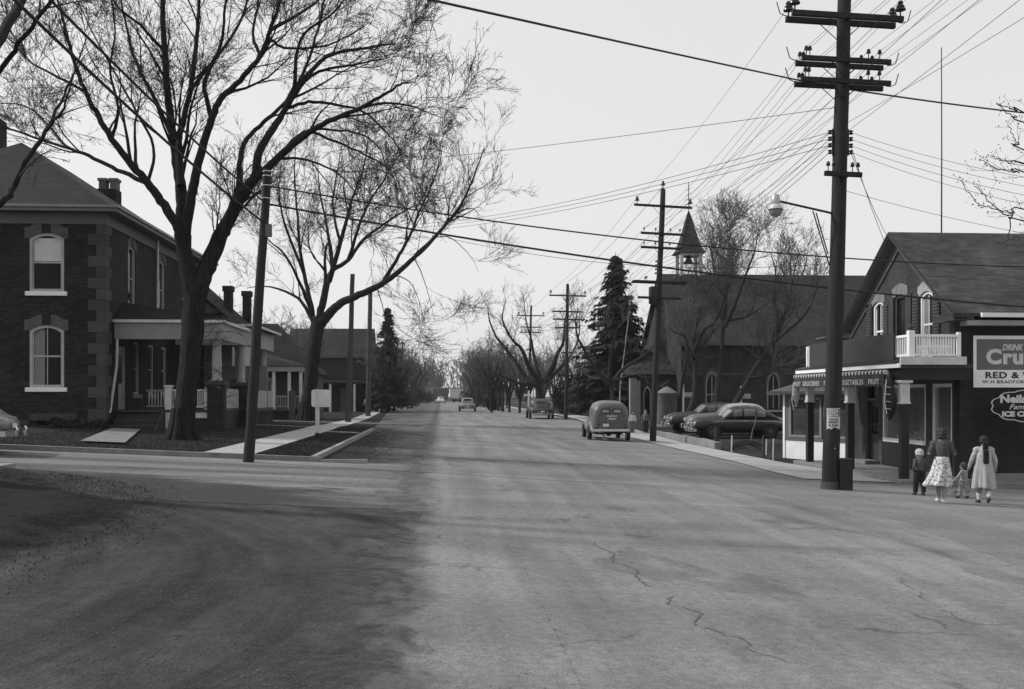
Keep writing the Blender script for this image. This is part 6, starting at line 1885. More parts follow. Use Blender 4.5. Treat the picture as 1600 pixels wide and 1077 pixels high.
# crossing wires
cable = 'heavy black cable sagging across the street in front of the upper part of the near right pole'
wire(at(400, -62, 12.0), at(1252, 126, 24.2), .02, .020, 'heavy black cable crossing the sky from top left to the near right pole', 'crossing cables')
wire(at(1252, 126, 24.2), at(1322, 138, 24.4), .0, .02, 'short end of the heavy cable tied at the near right pole', 'crossing cables')
wire(at(1330, 140, 24.5), at(1680, 184, 30.0), .05, .024, 'heavy black cable running right from the near right pole over the store', 'crossing cables')
lt1 = at(409, 345, 25.5); lt2 = at(414, 316, 25.5)
wire(at(-20, -42, 13), lt1, .12, .026, 'lower thick cable running from the top left corner down to the leaning pole', 'crossing cables')
wire(at(50, -30, 13), lt2, .1, .022, 'upper thick cable running from the top left edge down to the leaning pole', 'crossing cables')
a = at(417, 290, 25.5); b = at(1660, 418, 29)
wire(a, b, .42, .020, 'upper of two cables crossing the street from the leaning pole to the store side', 'crossing cables', 30)
a = at(416, 318, 25.5); b = at(1660, 484, 27.2)
wire(a, b, .28, .027, 'lower of two cables crossing the street from the leaning pole past the store gable', 'crossing cables', 30)
wire(at(520, 262, 40), P1.on(at(1316, 168, 24.3).z) + Vector((-.16, 0, 0)), .1, .008, 'thin wire rising from the left trees to the upper part of the near right pole', 'service wires')
for k in range(3):
    wire(at(610 - 14 * k, 352 + 6 * k, 52), rk[3 - k], .5, .008, '%s of three house wires fanning left from the rack on the near right pole' % ('uppermost', 'middle', 'lowest')[k], 'service wires')
    wire(at(720, 545 + k * 6, 150), at(520, 535 + k * 5, 95), .3, .02, '%s of three far thin wires crossing above the street end' % ('lowest', 'middle', 'highest')[2 - k], 'far wires')
for k in range(4):
    wire(rk[7 - k], at(1660, 286 + k * 15, 21), .12, .005, '%s of four wires running right from the rack on the near right pole' % ('uppermost', 'second', 'third', 'lowest')[k], 'service wires')
for k in range(2): wire(rk[4 + k], (XO - .02, YC - .1 * k, zr - .05 - .5 * k), .12, .008, '%s service wire dropping from the pole rack to the store gable' % ('left hand', 'right hand')[k], 'service wires')
wire(P1.on(at(1316, 295, 24.3).z), at(1680, 378, 26), .1, .006, 'thin wire from below the small crossarm toward the store ridge', 'service wires')
for k in range(5):
    wire(w2[1 + k % 2][k % 4], at(1470 + 60 * k, -60 + 5 * k, 17), .3, .006, '%s telephone wire slanting up past the right side of the lamp pole' % ('leftmost', 'second', 'third', 'fourth', 'rightmost')[k], 'telephone wires')
wire(at(700, 372, 45), at(1290, 412, 40), .6, .010, 'thin slack wire below the two crossing cables', 'service wires')

# left side poles
LP = Pole('leaning_pole', 'dark leaning utility pole at the left kerb corner', at(388, 722, 25.5), at(418, 264, 25.5), .135, .10, group='poles along the left side', cap=False)
lm = MB()
for y in (268, 275, 290, 310): 
    c = LP.on(at(415, y, 25.5).z) - LP.base; lm.lathe([(.112, -.012), (.114, 0), (.112, .012)], 14, c)
obj('metal_band', lm, chrome, LP.t)
obj('meter_box', MB().box(.06, -.1, -.15, .2, .06, .15), grey_trim, LP.t).location = LP.on(at(410, 360, 25.5).z) - LP.base
Pole('bare_pole', 'plain grey pole beside the left pavement, nearer of the two', at(544, 661, 65.5), at(551, 428, 65.5), .19, .14, wood_pole_pale, 'poles along the left side', 'pole', False)
Pole('bare_pole', 'plain grey pole beside the left pavement, farther of the two', at(575, 650, 92), at(578.5, 457, 92), .24, .19, wood_pole_pale, 'poles along the left side', 'pole', False)
b = at(627, 640, 133); b.z = 0
TL = Pole('lamp_pole', 'thin distant pole with a small lamp head above the left street trees', b, at(629, 536, 133), .1, .08, wood_pole_pale, 'poles along the left side', 'pole', False)
tp_ = TL.top - TL.base
obj('lamp_head', MB().lathe([(.02, .25), (.16, .15), (.3, -.05), (.28, -.1)], 12, tp_), iron, TL.t, True)
for i, (px_, py_, tpy, Y) in enumerate(((637, 641, 612, 140), (645, 639, 612, 150), (650, 637, 610, 162), (654, 635, 612, 176))):
    b = at(px_, py_, Y); b.z = 0
    Pole('fence_post', '%s of four thin posts along the far left pavement' % ORD[i], b, Vector((b.x, Y, at(px_, tpy, Y).z)), .12, .1, wood_pole, 'posts along the far left', 'post', False)
for i, (px_, tpy, Y) in enumerate(((779, 605, 124), (786, 610, 118), (768, 610, 134), (745, 602, 160), (735, 602, 176))):
    b = at(px_, 640, Y); b.z = 0
    Pole('roadside_post', '%s of five dark posts under the far right trees' % ORD[i], b, Vector((b.x, Y, at(px_, tpy, Y).z)), .16, .13, wood_pole, 'posts along the far right', 'post', False)

# signs
sp = at(496, 690, 37.0); sz = G(sp.x, 37) + .1
sgn_ = thing('road_sign', 'white rounded road sign seen from behind on a white post in the grass strip', 'road sign', (sp.x, 37, sz))
zt = at(500, 609, 37).z - sz
obj('post', MB().box(-.07, -.05, .22, .07, .05, zt + .02), white_old, sgn_, bevel=.008); obj('post_foot', MB().box(-.075, -.055, -.1, .075, .055, .22), dark_paint, sgn_)
def rrect(w, h, r, n=5):
    pts = []
    for cx_, cz_, a0 in ((w - r, h - r, 0), (-w + r, h - r, 90), (-w + r, -h + r, 180), (w - r, -h + r, 270)):
        for k in range(n + 1):
            a = math.radians(a0 + 90 * k / n); pts.append((cx_ + r * math.cos(a), cz_ + r * math.sin(a)))
    return pts
pane_ = MB().prism([(x + .12, -.075, z + zt - .3) for x, z in rrect(.33, .31, .09)], (0, .02, 0))
ob = obj('panel', pane_, sign_back, sgn_)
ob.rotation_euler = (0, 0, .12)
obj('panel_brace', MB().box(-.06, -.1, zt - .62, .06, -.076, zt + .0), white_old, sgn_)
cb = at(826, 651, 90); cb.z = G(cb.x, 90)
crs = thing('crossing_sign', 'small white cross shaped railway sign post beyond the dark sedan', 'sign', cb)
zt = at(826, 612, 90).z - cb.z
obj('post', MB().box(-.07, -.05, -.1, .07, .05, zt + .1), white, crs); obj('cross_board', MB().box(-.42, -.09, zt - .35, .42, -.055, zt - .2), white, crs)
# railway cars across the end of the street
def boxcar(px0, px1, label, m, Y=284):
    a = at(px0, 620, Y).x; b = at(px1, 620, Y).x; L = b - a
    t = thing('railway_boxcar', label, 'boxcar', ((a + b) / 2, Y, 0), group='boxcars standing across the street end')
    obj('body', MB().box(-L / 2 + .2, -1.4, 1.1, L / 2 - .2, 1.4, 3.8), m, t)
    obj('roof', MB().hexa([(-L / 2 + .1, -1.5, 3.8), (L / 2 - .1, -1.5, 3.8), (L / 2 - .1, 1.5, 3.8), (-L / 2 + .1, 1.5, 3.8), (-L / 2 + .1, -.2, 4.1), (L / 2 - .1, -.2, 4.1), (L / 2 - .1, .2, 4.1), (-L / 2 + .1, .2, 4.1)]), dark_paint, t)
    dm = M('boxcar_door', .28, .7, .1, 2, 0) if m is not dark_paint else mid_paint
    obj('sliding_door', MB().box(-1.0, -1.46, 1.15, 1.0, -1.405, 3.6), dm, t)
    obj('underframe', MB().box(-L / 2 + .1, -1.2, .85, L / 2 - .1, 1.2, 1.09), dark_paint, t)
    for s in (-1, 1):
        tr_ = thing_part('bogie', t)
        for k in (-1, 1): obj('wheel', MB().lathe([(.42, -.08), (.42, .08)], 14, (s * (L / 2 - 2.2) + k * .85, -.75, .42), 'y').lathe([(.42, -.08), (.42, .08)], 14, (s * (L / 2 - 2.2) + k * .85, .75, .42), 'y'), iron, tr_)
        obj('side_frame', MB().box(s * (L / 2 - 2.2) - 1.3, -.95, .35, s * (L / 2 - 2.2) + 1.3, -.85, .7), iron, tr_)
    return t, L
boxc = M('boxcar_pale', .42, .7, .15, .6, .05)
t, L = boxcar(702, 765, 'pale boxcar with a dark mark standing across the end of the street', boxc)
obj('emblem', MB().box(L / 2 - 5.2, -1.43, 2.2, L / 2 - 3.6, -1.402, 2.7).box(L / 2 - 3.2, -1.43, 2.1, L / 2 - 2.0, -1.402, 2.9), letter_dark, t)
boxcar(640, 701.5, 'dark boxcar left of the pale one at the street end', M('boxcar_dark', .07, .7, .2, .6, .05))
boxcar(765.5, 830, 'grey boxcar right of the pale one at the street end', M('boxcar_grey', .13, .7, .2, .6, .05))
boxcar(578, 638, 'dark boxcar farthest left at the street end behind the trees', M('boxcar_dark', .07))
struct('railway_bed', MB().hexa([(-160, 280, -.1), (200, 280, -.1), (200, 288.5, -.1), (-160, 288.5, -.1), (-160, 281.5, .05), (200, 281.5, .05), (200, 287, .05), (-160, 287, .05)]), gravel)
# low wall and posts by the parking lot
lw = thing('concrete_edging', 'low concrete edging wall between pavement and parked cars', 'low wall')
ws = [(12.12, 44.8), (12.18, 48), (12.24, 52), (12.32, 56), (12.45, 61)]
for (xa, ya), (xb, yb) in zip(ws[:-1], ws[1:]):
    obj('wall_section', MB().hexa([(xa, ya, -.8), (xa + .3, ya, -.8), (xb + .3, yb - .015, -.8), (xb, yb - .015, -.8), (xa, ya, -.22), (xa + .3, ya, -.22), (xb + .3, yb - .015, -.17), (xb, yb - .015, -.17)]), concrete_old, lw, bevel=.015)
for i, (px_, pyt, pyb, Y, r_, m_, lb) in enumerate(((1120, 665, 703, 45.6, .12, wood_pole, 'stout dark wooden post at the end of the concrete edging'), (1143, 680, 710, 43.5, .035, white_old, 'thin pale stake right of the stout dark post'), (1192.5, 680, 721, 38.5, .055, wood_pole_pale, 'thicker weathered stake in front of the sedan door'),
        (1197, 686, 712, 42.0, .03, white_old, 'short pale stake just behind the weathered stake'), (1208, 685, 725, 37.6, .03, white_old, 'pale stake nearest the small boarded shop'))):
    p = at(px_, pyb, Y); z = G(p.x, Y)
    h = at(px_, pyt, Y).z - z
    t = thing('fence_stake', lb, 'stake', (p.x, Y, z), group='stakes of the broken lot fence')
    obj('stake', MB().tube([(0, 0, -.15), (.01, 0, h * .5), (.02, 0, h)], [r_, r_ * .95, r_ * .9], 8), m_, t)
hp = at(1165, 700, 44.5)
hw = thing('iron_hoops', 'old curved iron hoops lying behind the fence stakes', 'scrap iron', (hp.x, 44.5, G(hp.x, 44.5)))
for k in range(3):
    mb = MB(); n = 20; R = .75 - .1 * k
    mb.tube([(R * math.cos(PI * i / n), .1 * k - .1, .05 + .42 * math.sin(PI * i / n) * (1 - .2 * k)) for i in range(n + 1)], .03, 6)
    obj('hoop', mb, iron, hw)
obj('cross_bar', MB().tube([(-.85, -.15, .25), (.9, -.2, .38)], .025, 6).tube([(-.6, .1, .1), (.75, .0, .5)], .025, 6), iron, hw)
g = Grower(77, (.8, .5, .3, .2), (.8, 1, 1, 1), (35, 40, 40, 40), .006, (.1, .1, .05), .12, 0)
sx_ = at(1178, 690, 46)
g.limb([tuple(at(1172, 690, 46)) + (.018,), tuple(at(1178, 665, 46)) + (.015,), tuple(at(1184, 645, 46)) + (.011,), tuple(at(1187, 632, 46)) + (.006,)], 1, .3)
build_tree('sapling', 'thin pale dead sapling in front of the fastback sedan', g, (at(1172, 690, 46).x, 46, G(14, 46)), M('dead_wood', .2, .9, .2, 4, .1), twig_far, None)
# ------------------------------------------------------------------ cars
def sp(v, e): return math.copysign(abs(v) ** e, v)
class Loft:
    def __init__(s, st, yc=0.0):
        s.st = st; s.yc = yc; s.x0 = st[0][0]; s.x1 = st[-1][0]
    def par(s, x):
        st = s.st
        for i in range(len(st) - 1):
            if x <= st[i + 1][0] + 1e-9:
                a = st[max(i - 1, 0)]; b = st[i]; c = st[i + 1]; d = st[min(i + 2, len(st) - 1)]
                t = (x - b[0]) / (c[0] - b[0] + 1e-9)
                out = []
                for k in range(1, 5):
                    m0 = (c[k] - a[k]) / (c[0] - a[0] + 1e-9) * (c[0] - b[0]) if a is not b else (c[k] - b[k])
                    m1 = (d[k] - b[k]) / (d[0] - b[0] + 1e-9) * (c[0] - b[0]) if d is not c else (c[k] - b[k])
                    t2, t3 = t * t, t * t * t
                    out.append((2 * t3 - 3 * t2 + 1) * b[k] + (t3 - 2 * t2 + t) * m0 + (-2 * t3 + 3 * t2) * c[k] + (t3 - t2) * m1)
                return out
        return list(st[-1][1:])
    def S(s, x, t, off=0):
        w, zb, zt, n = s.par(x); a = 2 * PI * t
        zc = (zb + zt) / 2; hz = (zt - zb) / 2
        y = (w + off) * sp(math.cos(a), 2 / n); z = (hz + off) * sp(math.sin(a), 2 / n)
        return (x, s.yc + y, zc + z)
    def mesh(s, nx=28, m=28):
        mb = MB(); xs_ = [lerp(s.x0, s.x1, (1 - math.cos(PI * i / nx)) / 2) for i in range(nx + 1)]
        vs = [s.S(x, k / m) for x in xs_ for k in range(m)]
        fs = [(i * m + k, i * m + (k + 1) % m, (i + 1) * m + (k + 1) % m, (i + 1) * m + k) for i in range(nx) for k in range(m)]
        fs.append(tuple(range(m))[::-1]); fs.append(tuple(range(nx * m, (nx + 1) * m)))
        return mb.add(vs, fs)
    def patch(s, x0, x1, t0, t1, off=.008, nx=8, nt=6, f=None):
        rows = []
        for i in range(nx + 1):
            u = i / nx; row = []
            for k in range(nt + 1):
                v = k / nt; x = lerp(x0, x1, u); a, b = (t0, t1) if f is None else f(u)
                row.append(s.S(x, lerp(a, b, v), off))
            rows.append(row)
        return MB().grid(rows)

def car_paint(name, v, coat=.6, rough=.35):
    return M(name, v, rough, .12, 2, 0, spec=.5, coat=coat)

car_glass = glass_mat('car_glass', .17, .1)  # light base colour paints in reflected sky and daylight seen through the cabin
wheel_well_shade = M('wheel_well_shade', .008, .9, .1, 2, 0)  # near-black flat discs paint the shade inside the wheel arches
def add_wheel(root, x, y, z, r, side, hub=hub_m):
    w = thing_part('wheel', root)
    o0 = y - side * .10
    obj('tyre', MB().lathe([(r * .6, -.07), (r * .93, -.085), (r, -.05), (r, .05), (r * .93, .085), (r * .6, .07)], 26, (x, y, z), 'y'), rubber, w, True)
    obj('rim', MB().lathe([(r * .62, -.075), (r * .62, .075)], 22, (x, y, z), 'y'), M('rim_paint', .03, .4, .15, 3, 0, coat=.3), w, True)
    obj('hubcap', MB().lathe([(r * .33, .06 * side), (r * .3, .085 * side), (r * .15, .1 * side), (.01, .105 * side)], 18, (x, y, z), 'y'), hub, w, True)

def sedan(name, label, loc, rz, paint, roofm=None, fast=True, L=4.9, hub=hub_m, group='parked cars', strip=True, old=False, scale=1.0):
    t = thing(name, label, 'car', loc, rz, group); t.scale = (scale,) * 3
    k = L / 4.9
    body = Loft([(.0, .5, .5, .82, 2.6), (.1, .7, .42, .92, 3), (.4, .8, .36, .97, 3.4), (1.2, .86, .32, 1.02, 4), (2.0, .89, .3, 1.03, 4.4), (3.4, .89, .3, 1.02, 4.4), (4.2, .85, .33, .97, 4), (4.7, .74, .4, .86, 3), (4.88, .52, .48, .74, 2.6)])
    obj('body', body.mesh(), paint, t, 'all')
    hood = Loft([(.06, .28, .62, .96, 2.3), (.3, .42, .6, 1.05, 2.3), (.9, .52, .6, 1.11, 2.4), (1.5, .6, .6, 1.15, 2.5), (1.85, .62, .6, 1.13, 2.5)])
    obj('hood', hood.mesh(16, 20), paint, t, 'all')
    if fast:
        gh_ = Loft([(1.4, .56, .9, 1.02, 2.6), (1.58, .66, .9, 1.16, 2.7), (1.95, .71, .9, 1.48, 2.9), (2.45, .73, .9, 1.6, 3.1), (3.0, .73, .9, 1.6, 3.1), (3.6, .69, .88, 1.47, 2.9), (4.2, .6, .85, 1.18, 2.6), (4.6, .48, .8, .93, 2.4)])
        spans = [(1.98, 2.42), (2.52, 3.1), (3.2, 3.62)]; rear = (3.75, 4.15)
    else:
        gh_ = Loft([(1.4, .56, .9, 1.02, 2.6), (1.58, .66, .9, 1.16, 2.7), (1.95, .71, .9, 1.5, 2.9), (2.45, .73, .9, 1.6, 3.1), (3.0, .73, .9, 1.6, 3.1), (3.5, .71, .88, 1.52, 3.0), (3.85, .64, .85, 1.25, 2.7), (4.1, .55, .85, .98, 2.5)])
        spans = [(1.98, 2.42), (2.5, 3.02), (3.1, 3.42)]; rear = (3.55, 3.85)
    obj('cabin', gh_.mesh(24, 28), roofm or paint, t, 'all')
    for side in (1, -1):
        for a, b in spans:
            f = (lambda u: (-.03, .085)) if side == 1 else (lambda u: (.5 - .085, .53))
            obj('side_window', gh_.patch(a, b, 0, 0, .006, 8, 5, f), car_glass, t, 'all')
        fen = Loft([(.02, .09, .55, .84, 2.2), (.22, .19, .42, .93, 2.4), (.8, .24, .38, .98, 2.5), (1.5, .21, .38, .96, 2.5), (2.4, .1, .5, .9, 2.2)], side * .68)
        obj('front_fender', fen.mesh(14, 18), paint, t, 'all')
        fen = Loft([(3.1, .1, .52, .86, 2.2), (3.5, .19, .4, .93, 2.4), (4.0, .21, .38, .92, 2.5), (4.5, .18, .42, .82, 2.3), (4.8, .08, .5, .7, 2.1)], side * .7)
        obj('rear_fender', fen.mesh(14, 18), paint, t, 'all')
        for x in (.92, 3.78):
            obj('wheel_arch_shade', MB().lathe([(.4, 0), (.4, .012), (.02, .012)], 24, (x, side * .925 - (0 if side > 0 else .012), .36), 'y'), wheel_well_shade, t)
            add_wheel(t, x, side * .9, .345, .345, side, hub)
        hl_ = thing_part('headlight', t)
        obj('rim', MB().lathe([(.125, -.04), (.13, .0), (.105, .02)], 16, (.05, side * .66, .77), 'x'), chrome, hl_, True)
        obj('lens', MB().ell((.03, side * .66, .77), (.04, .1, .1), 12, 8), lamp_glass, hl_, True)
        obj('tail_light', MB().ell((4.72, side * .72, .72), (.05, .05, .09), 8, 6), M('tail_lens', .08, .2, .1, 3, 0), t, True)
        if strip: obj('side_trim', MB().tube([body.S(x, 0.0 + .04 if side > 0 else .46, .05) for x in np.linspace(.9, 4.4, 12)], .012, 5), chrome, t)
        obj('door_handle', MB().tube([(2.5, side * .905, .9), (2.64, side * .925, .9)], .012, 6), chrome, t)
    obj('windscreen', gh_.patch(1.52, 1.93, .09, .41, .007, 6, 12), glass_pale, t, 'all')
    obj('rear_window', gh_.patch(rear[0], rear[1], .17, .33, .007, 6, 8), glass, t, 'all')
    gr = thing_part('grille', t)
    for q in range(5):
        z = .5 + q * .075; w_ = .52 - .05 * abs(q - 2)
        obj('grille_bar', MB().tube([(.09, -w_, z), (.0 - .03, -w_ * .5, z), (-.05, 0, z), (-.03, w_ * .5, z), (.09, w_, z)], .018, 6), chrome, gr)
    obj('grille_post', MB().tube([(-.04, 0, .48), (-.02, 0, .84), (.1, 0, .98)], .025, 6), chrome, gr)
    for nm, xx, sg_ in (('front_bumper', -.16, 1), ('rear_bumper', 5.02, -1)):
        mb = MB()
        pts = [(xx + sg_ * .22, -.88, .43), (xx + sg_ * .08, -.8, .43), (xx, -.4, .43), (xx - sg_ * .02, 0, .43), (xx, .4, .43), (xx + sg_ * .08, .8, .43), (xx + sg_ * .22, .88, .43)]
        for a, b in zip(pts[:-1], pts[1:]): mb.beam(a, b, .04, .13)
        b_ = obj(nm, mb, chrome, t)
        for s in (-1, 1): obj('overrider', MB().tube([(xx - sg_ * .03, s * .35, .36), (xx - sg_ * .05, s * .35, .5), (xx - sg_ * .01, s * .35, .58)], .035, 8), chrome, b_)
        obj('bumper_arm', MB().box(min(xx, xx + sg_ * .4), -.42, .4, max(xx, xx + sg_ * .4), -.36, .45).box(min(xx, xx + sg_ * .4), .36, .4, max(xx, xx + sg_ * .4), .42, .45), iron, b_)
    obj('number_plate', MB().box(4.9, -.16, .55, 4.92, .16, .66), sign_back, t)
    return t

black_paint = car_paint('paint_black', .010, .12, .4); dark_paint2 = car_paint('paint_dark_grey', .022, .15, .4); grey_paint = car_paint('paint_grey', .16, .4)
p = at(1076, 690, 51.5)
sedan('fastback_sedan', 'dark fastback sedan nearest the store, facing the street', (p.x + .12, 51.5, -.325), 0, black_paint, None, True, group='cars parked by the church', hub=M('hub_dark', .06, .4, .1, 3, 0), scale=1.01)
p = at(1080, 685, 54.6)
sedan('light_top_sedan', 'sedan with a pale roof parked between two dark cars', (p.x - .22, 54.6, -.29), 0, car_paint('paint_mid', .09, .5), car_paint('paint_pale', .34, .4), False, group='cars parked by the church', scale=1.09)
p = at(1040, 680, 58.0)
sedan('dark_sedan', 'dark sedan farthest of the cars parked by the church, bright hubcap', (p.x + .1, 58.0, -.27), .05, dark_paint2, None, False, group='cars parked by the church', hub=M('hub_white', .6, .3, .1, 3, 0), scale=1.08)
# rear corner of a car at the left edge
p = at(27, 690, 24.9)
lc = sedan('coupe', 'grey car rear corner with chrome bumper at the far left edge', (p.x - 5.02, 24.6, G(p.x - 2, 24.6)), .10, grey_paint, None, True, group=None)
# cars in the street
p = at(848, 655, 80.3)
c4 = sedan('black_sedan', 'black older sedan standing at the right beside the pole, seen from behind', (p.x, 80.3 + 4.9, G(p.x, 82)), -PI / 2, car_paint('paint_old_black', .012, .1, .55), None, True, group='cars in the street', scale=1.0)
p = at(731, 643, 118)
c5 = sedan('far_sedan', 'grey sedan driving away in the middle distance', (p.x, 118 + 4.9, 0), -PI / 2, car_paint('paint_grey2', .12, .4), None, False, group='cars in the street', scale=1.0)
p = at(686, 626, 250)
c6 = sedan('white_car', 'tiny white car near the railway at the street end', (p.x, 250, 0), -PI / 2 + .12, car_paint('paint_white', .5, .4), None, False, group='cars in the street', scale=1.0)

# panel van
vp = car_paint('paint_van', .09, .3, .45)
p = at(962, 690, 49.3)
van = thing('panel_van', 'grey panel delivery van parked at the right, seen from behind', 'van', (p.x - .03, 49.3 + 4.85, G(p.x, 51.5)), -PI / 2 - .035, 'cars in the street')
vb_ = Loft([(1.5, .55, .55, 1.1, 3), (1.7, .7, .45, 1.5, 3.2), (2.05, .79, .42, 1.88, 3.0), (3.0, .86, .42, 1.99, 3.1), (4.2, .86, .42, 1.97, 3.1), (4.6, .85, .44, 1.9, 3.0), (4.75, .81, .47, 1.83, 3.0), (4.82, .72, .54, 1.72, 3.0)])
obj('body', vb_.mesh(30, 36), vp, van, 'all')
hd_ = Loft([(.05, .25, .6, .95, 2.5), (.25, .36, .55, 1.08, 2.6), (.9, .46, .5, 1.15, 2.7), (1.6, .6, .5, 1.22, 2.8), (1.85, .64, .5, 1.2, 2.8)])
obj('hood', hd_.mesh(14, 20), vp, van, 'all')
for side in (1, -1):
    fen = Loft([(-.05, .1, .5, .7, 2.2), (.15, .2, .4, .86, 2.4), (.6, .24, .38, .98, 2.5), (1.1, .23, .36, .92, 2.4), (1.6, .14, .34, .6, 2.2), (1.9, .08, .34, .45, 2)], side * .7)
    obj('front_fender', fen.mesh(14, 18), vp, van, 'all')
    fen = Loft([(3.05, .05, .42, .55, 2.2), (3.3, .14, .38, .82, 2.4), (3.75, .19, .36, .98, 2.5), (4.2, .18, .36, .88, 2.4), (4.55, .12, .38, .6, 2.2), (4.7, .05, .42, .5, 2)], side * .83)
    obj('rear_fender', fen.mesh(14, 18), vp, van, 'all')
    obj('running_board', MB().box(1.7, side * .7, .34, 3.2, side * .92, .39), dark_paint, van)
    for x, yy in ((.62, .84), (3.72, .9)):
        obj('wheel_arch_shade', MB().lathe([(.4, 0), (.4, .012), (.02, .012)], 24, (x, side * (yy + .12) - (0 if side > 0 else .012), .37), 'y'), wheel_well_shade, van)  # dark disc in place of the shaded arch hollow
        add_wheel(van, x, side * (yy + .05), .36, .36, side)
    f = (lambda u: (.06, .14)) if side == 1 else (lambda u: (.36, .44))
    obj('door_window', vb_.patch(2.02, 2.6, 0, 0, .008, 6, 5, f), glass_pale, van, 'all')
    obj('headlight', MB().ell((.0, side * .68, .78), (.06, .1, .1), 12, 8), lamp_glass, van, True)
    obj('tail_light', MB().ell((4.74, side * .7, .72), (.04, .05, .05), 8, 6), M('tail_lens', .08), van, True)
    dr_ = thing_part('rear_door', van)
    y0, y1 = (0.006, .69) if side > 0 else (-.69, -.006)
    sg2 = 1 if side > 0 else -1
    prof_ = [(.006, .62), (.52, .62), (.6, .72), (.64, 1.0), (.62, 1.25), (.55, 1.48), (.44, 1.6), (.3, 1.66), (.006, 1.68)]
    obj('door_skin', MB().prism([(4.818, sg2 * a, b) for a, b in prof_], (.016, 0, 0)), vp, dr_)
    pts = [(a, b) for a, b in rrect(.27, .13, .06)]
    obj('door_pane', MB().prism([(4.837, side * .29 + a * .88, 1.46 + b) for a, b in pts], (.008, 0, 0)), glass_mat('van_glass%d' % side, .05, .1), dr_)
    obj('window_card', MB().box(4.8465, side * .29 - .17, 1.4, 4.849, side * .29 + .17, 1.53), M('card', .3, .8, .4, 9, 0), dr_)
    obj('hinge', MB().box(4.83, y1 - .1 if side > 0 else y0 + .05, .78, 4.85, y1 - .05 if side > 0 else y0 + .1, .86).box(4.83, y1 - .12 if side > 0 else y0 + .07, 1.2, 4.85, y1 - .07 if side > 0 else y0 + .12, 1.28), iron, dr_)
obj('windscreen', vb_.patch(1.64, 2.0, .14, .36, .008, 6, 10), glass_pale, van, 'all')
obj('rear_bumper', MB().box(4.9, -.86, .48, 4.96, .86, .6).box(4.8, -.5, .5, 4.899, -.44, .56).box(4.8, .44, .5, 4.899, .5, .56), white_old, van, bevel=.02)
obj('door_handle', MB().tube([(4.85, .04, 1.02), (4.88, .04, 1.02), (4.88, .04, .94)], .014, 6), chrome, van)
obj('number_plate', MB().box(4.838, -.42, .72, 4.846, -.14, .86), sign_back, van); obj('plate_lamp', MB().box(4.838, -.33, .88, 4.88, -.25, .95), iron, van)
obj('exhaust_pipe', MB().tube([(3.2, -.3, .3), (4.85, -.32, .26)], .03, 8), iron, van); obj('axle', MB().tube([(3.72, -.7, .36), (3.72, .7, .36)], .05, 8).ell((3.72, 0, .36), (.15, .15, .15), 10, 8), iron, van)
for s, z, size, fit in (('Bradford', 1.19, .13, .5), ('Meats', 1.06, .13, .36)):
    place_text('lettering', s, size, letter_white, van, (4.838, .02 - fit / 2, z), (0, 1, 0), (0, 0, 1), .004, .25, 1.0, 'LEFT', fit)
# ------------------------------------------------------------------ people
skin = M('skin', .26, .6, .1, 8, 0); hair_d = M('hair_dark', .018, .6, .35, 18, .5, bdist=.02); hair_m = M('hair_mid', .04, .7, .3, 18, .5, bdist=.02)
def blob(name, shapes, m, parent, voxel=.014, smooth=3):
    """overlapping tapered limbs and ellipsoids fused into one continuous skin"""
    mb = MB()
    for s in shapes:
        if s[0] == 't': mb.tube(s[1], s[2], 12)
        elif s[0] == 'e': mb.ell(s[1], s[2], 16, 12, s[3] if len(s) > 3 else None)
    o = obj(name, mb, m, parent, 'all')
    r = o.modifiers.new('fuse', 'REMESH'); r.mode = 'VOXEL'; r.voxel_size = voxel; r.use_smooth_shade = True
    k = o.modifiers.new('smooth', 'SMOOTH'); k.factor = .5; k.iterations = smooth
    return o

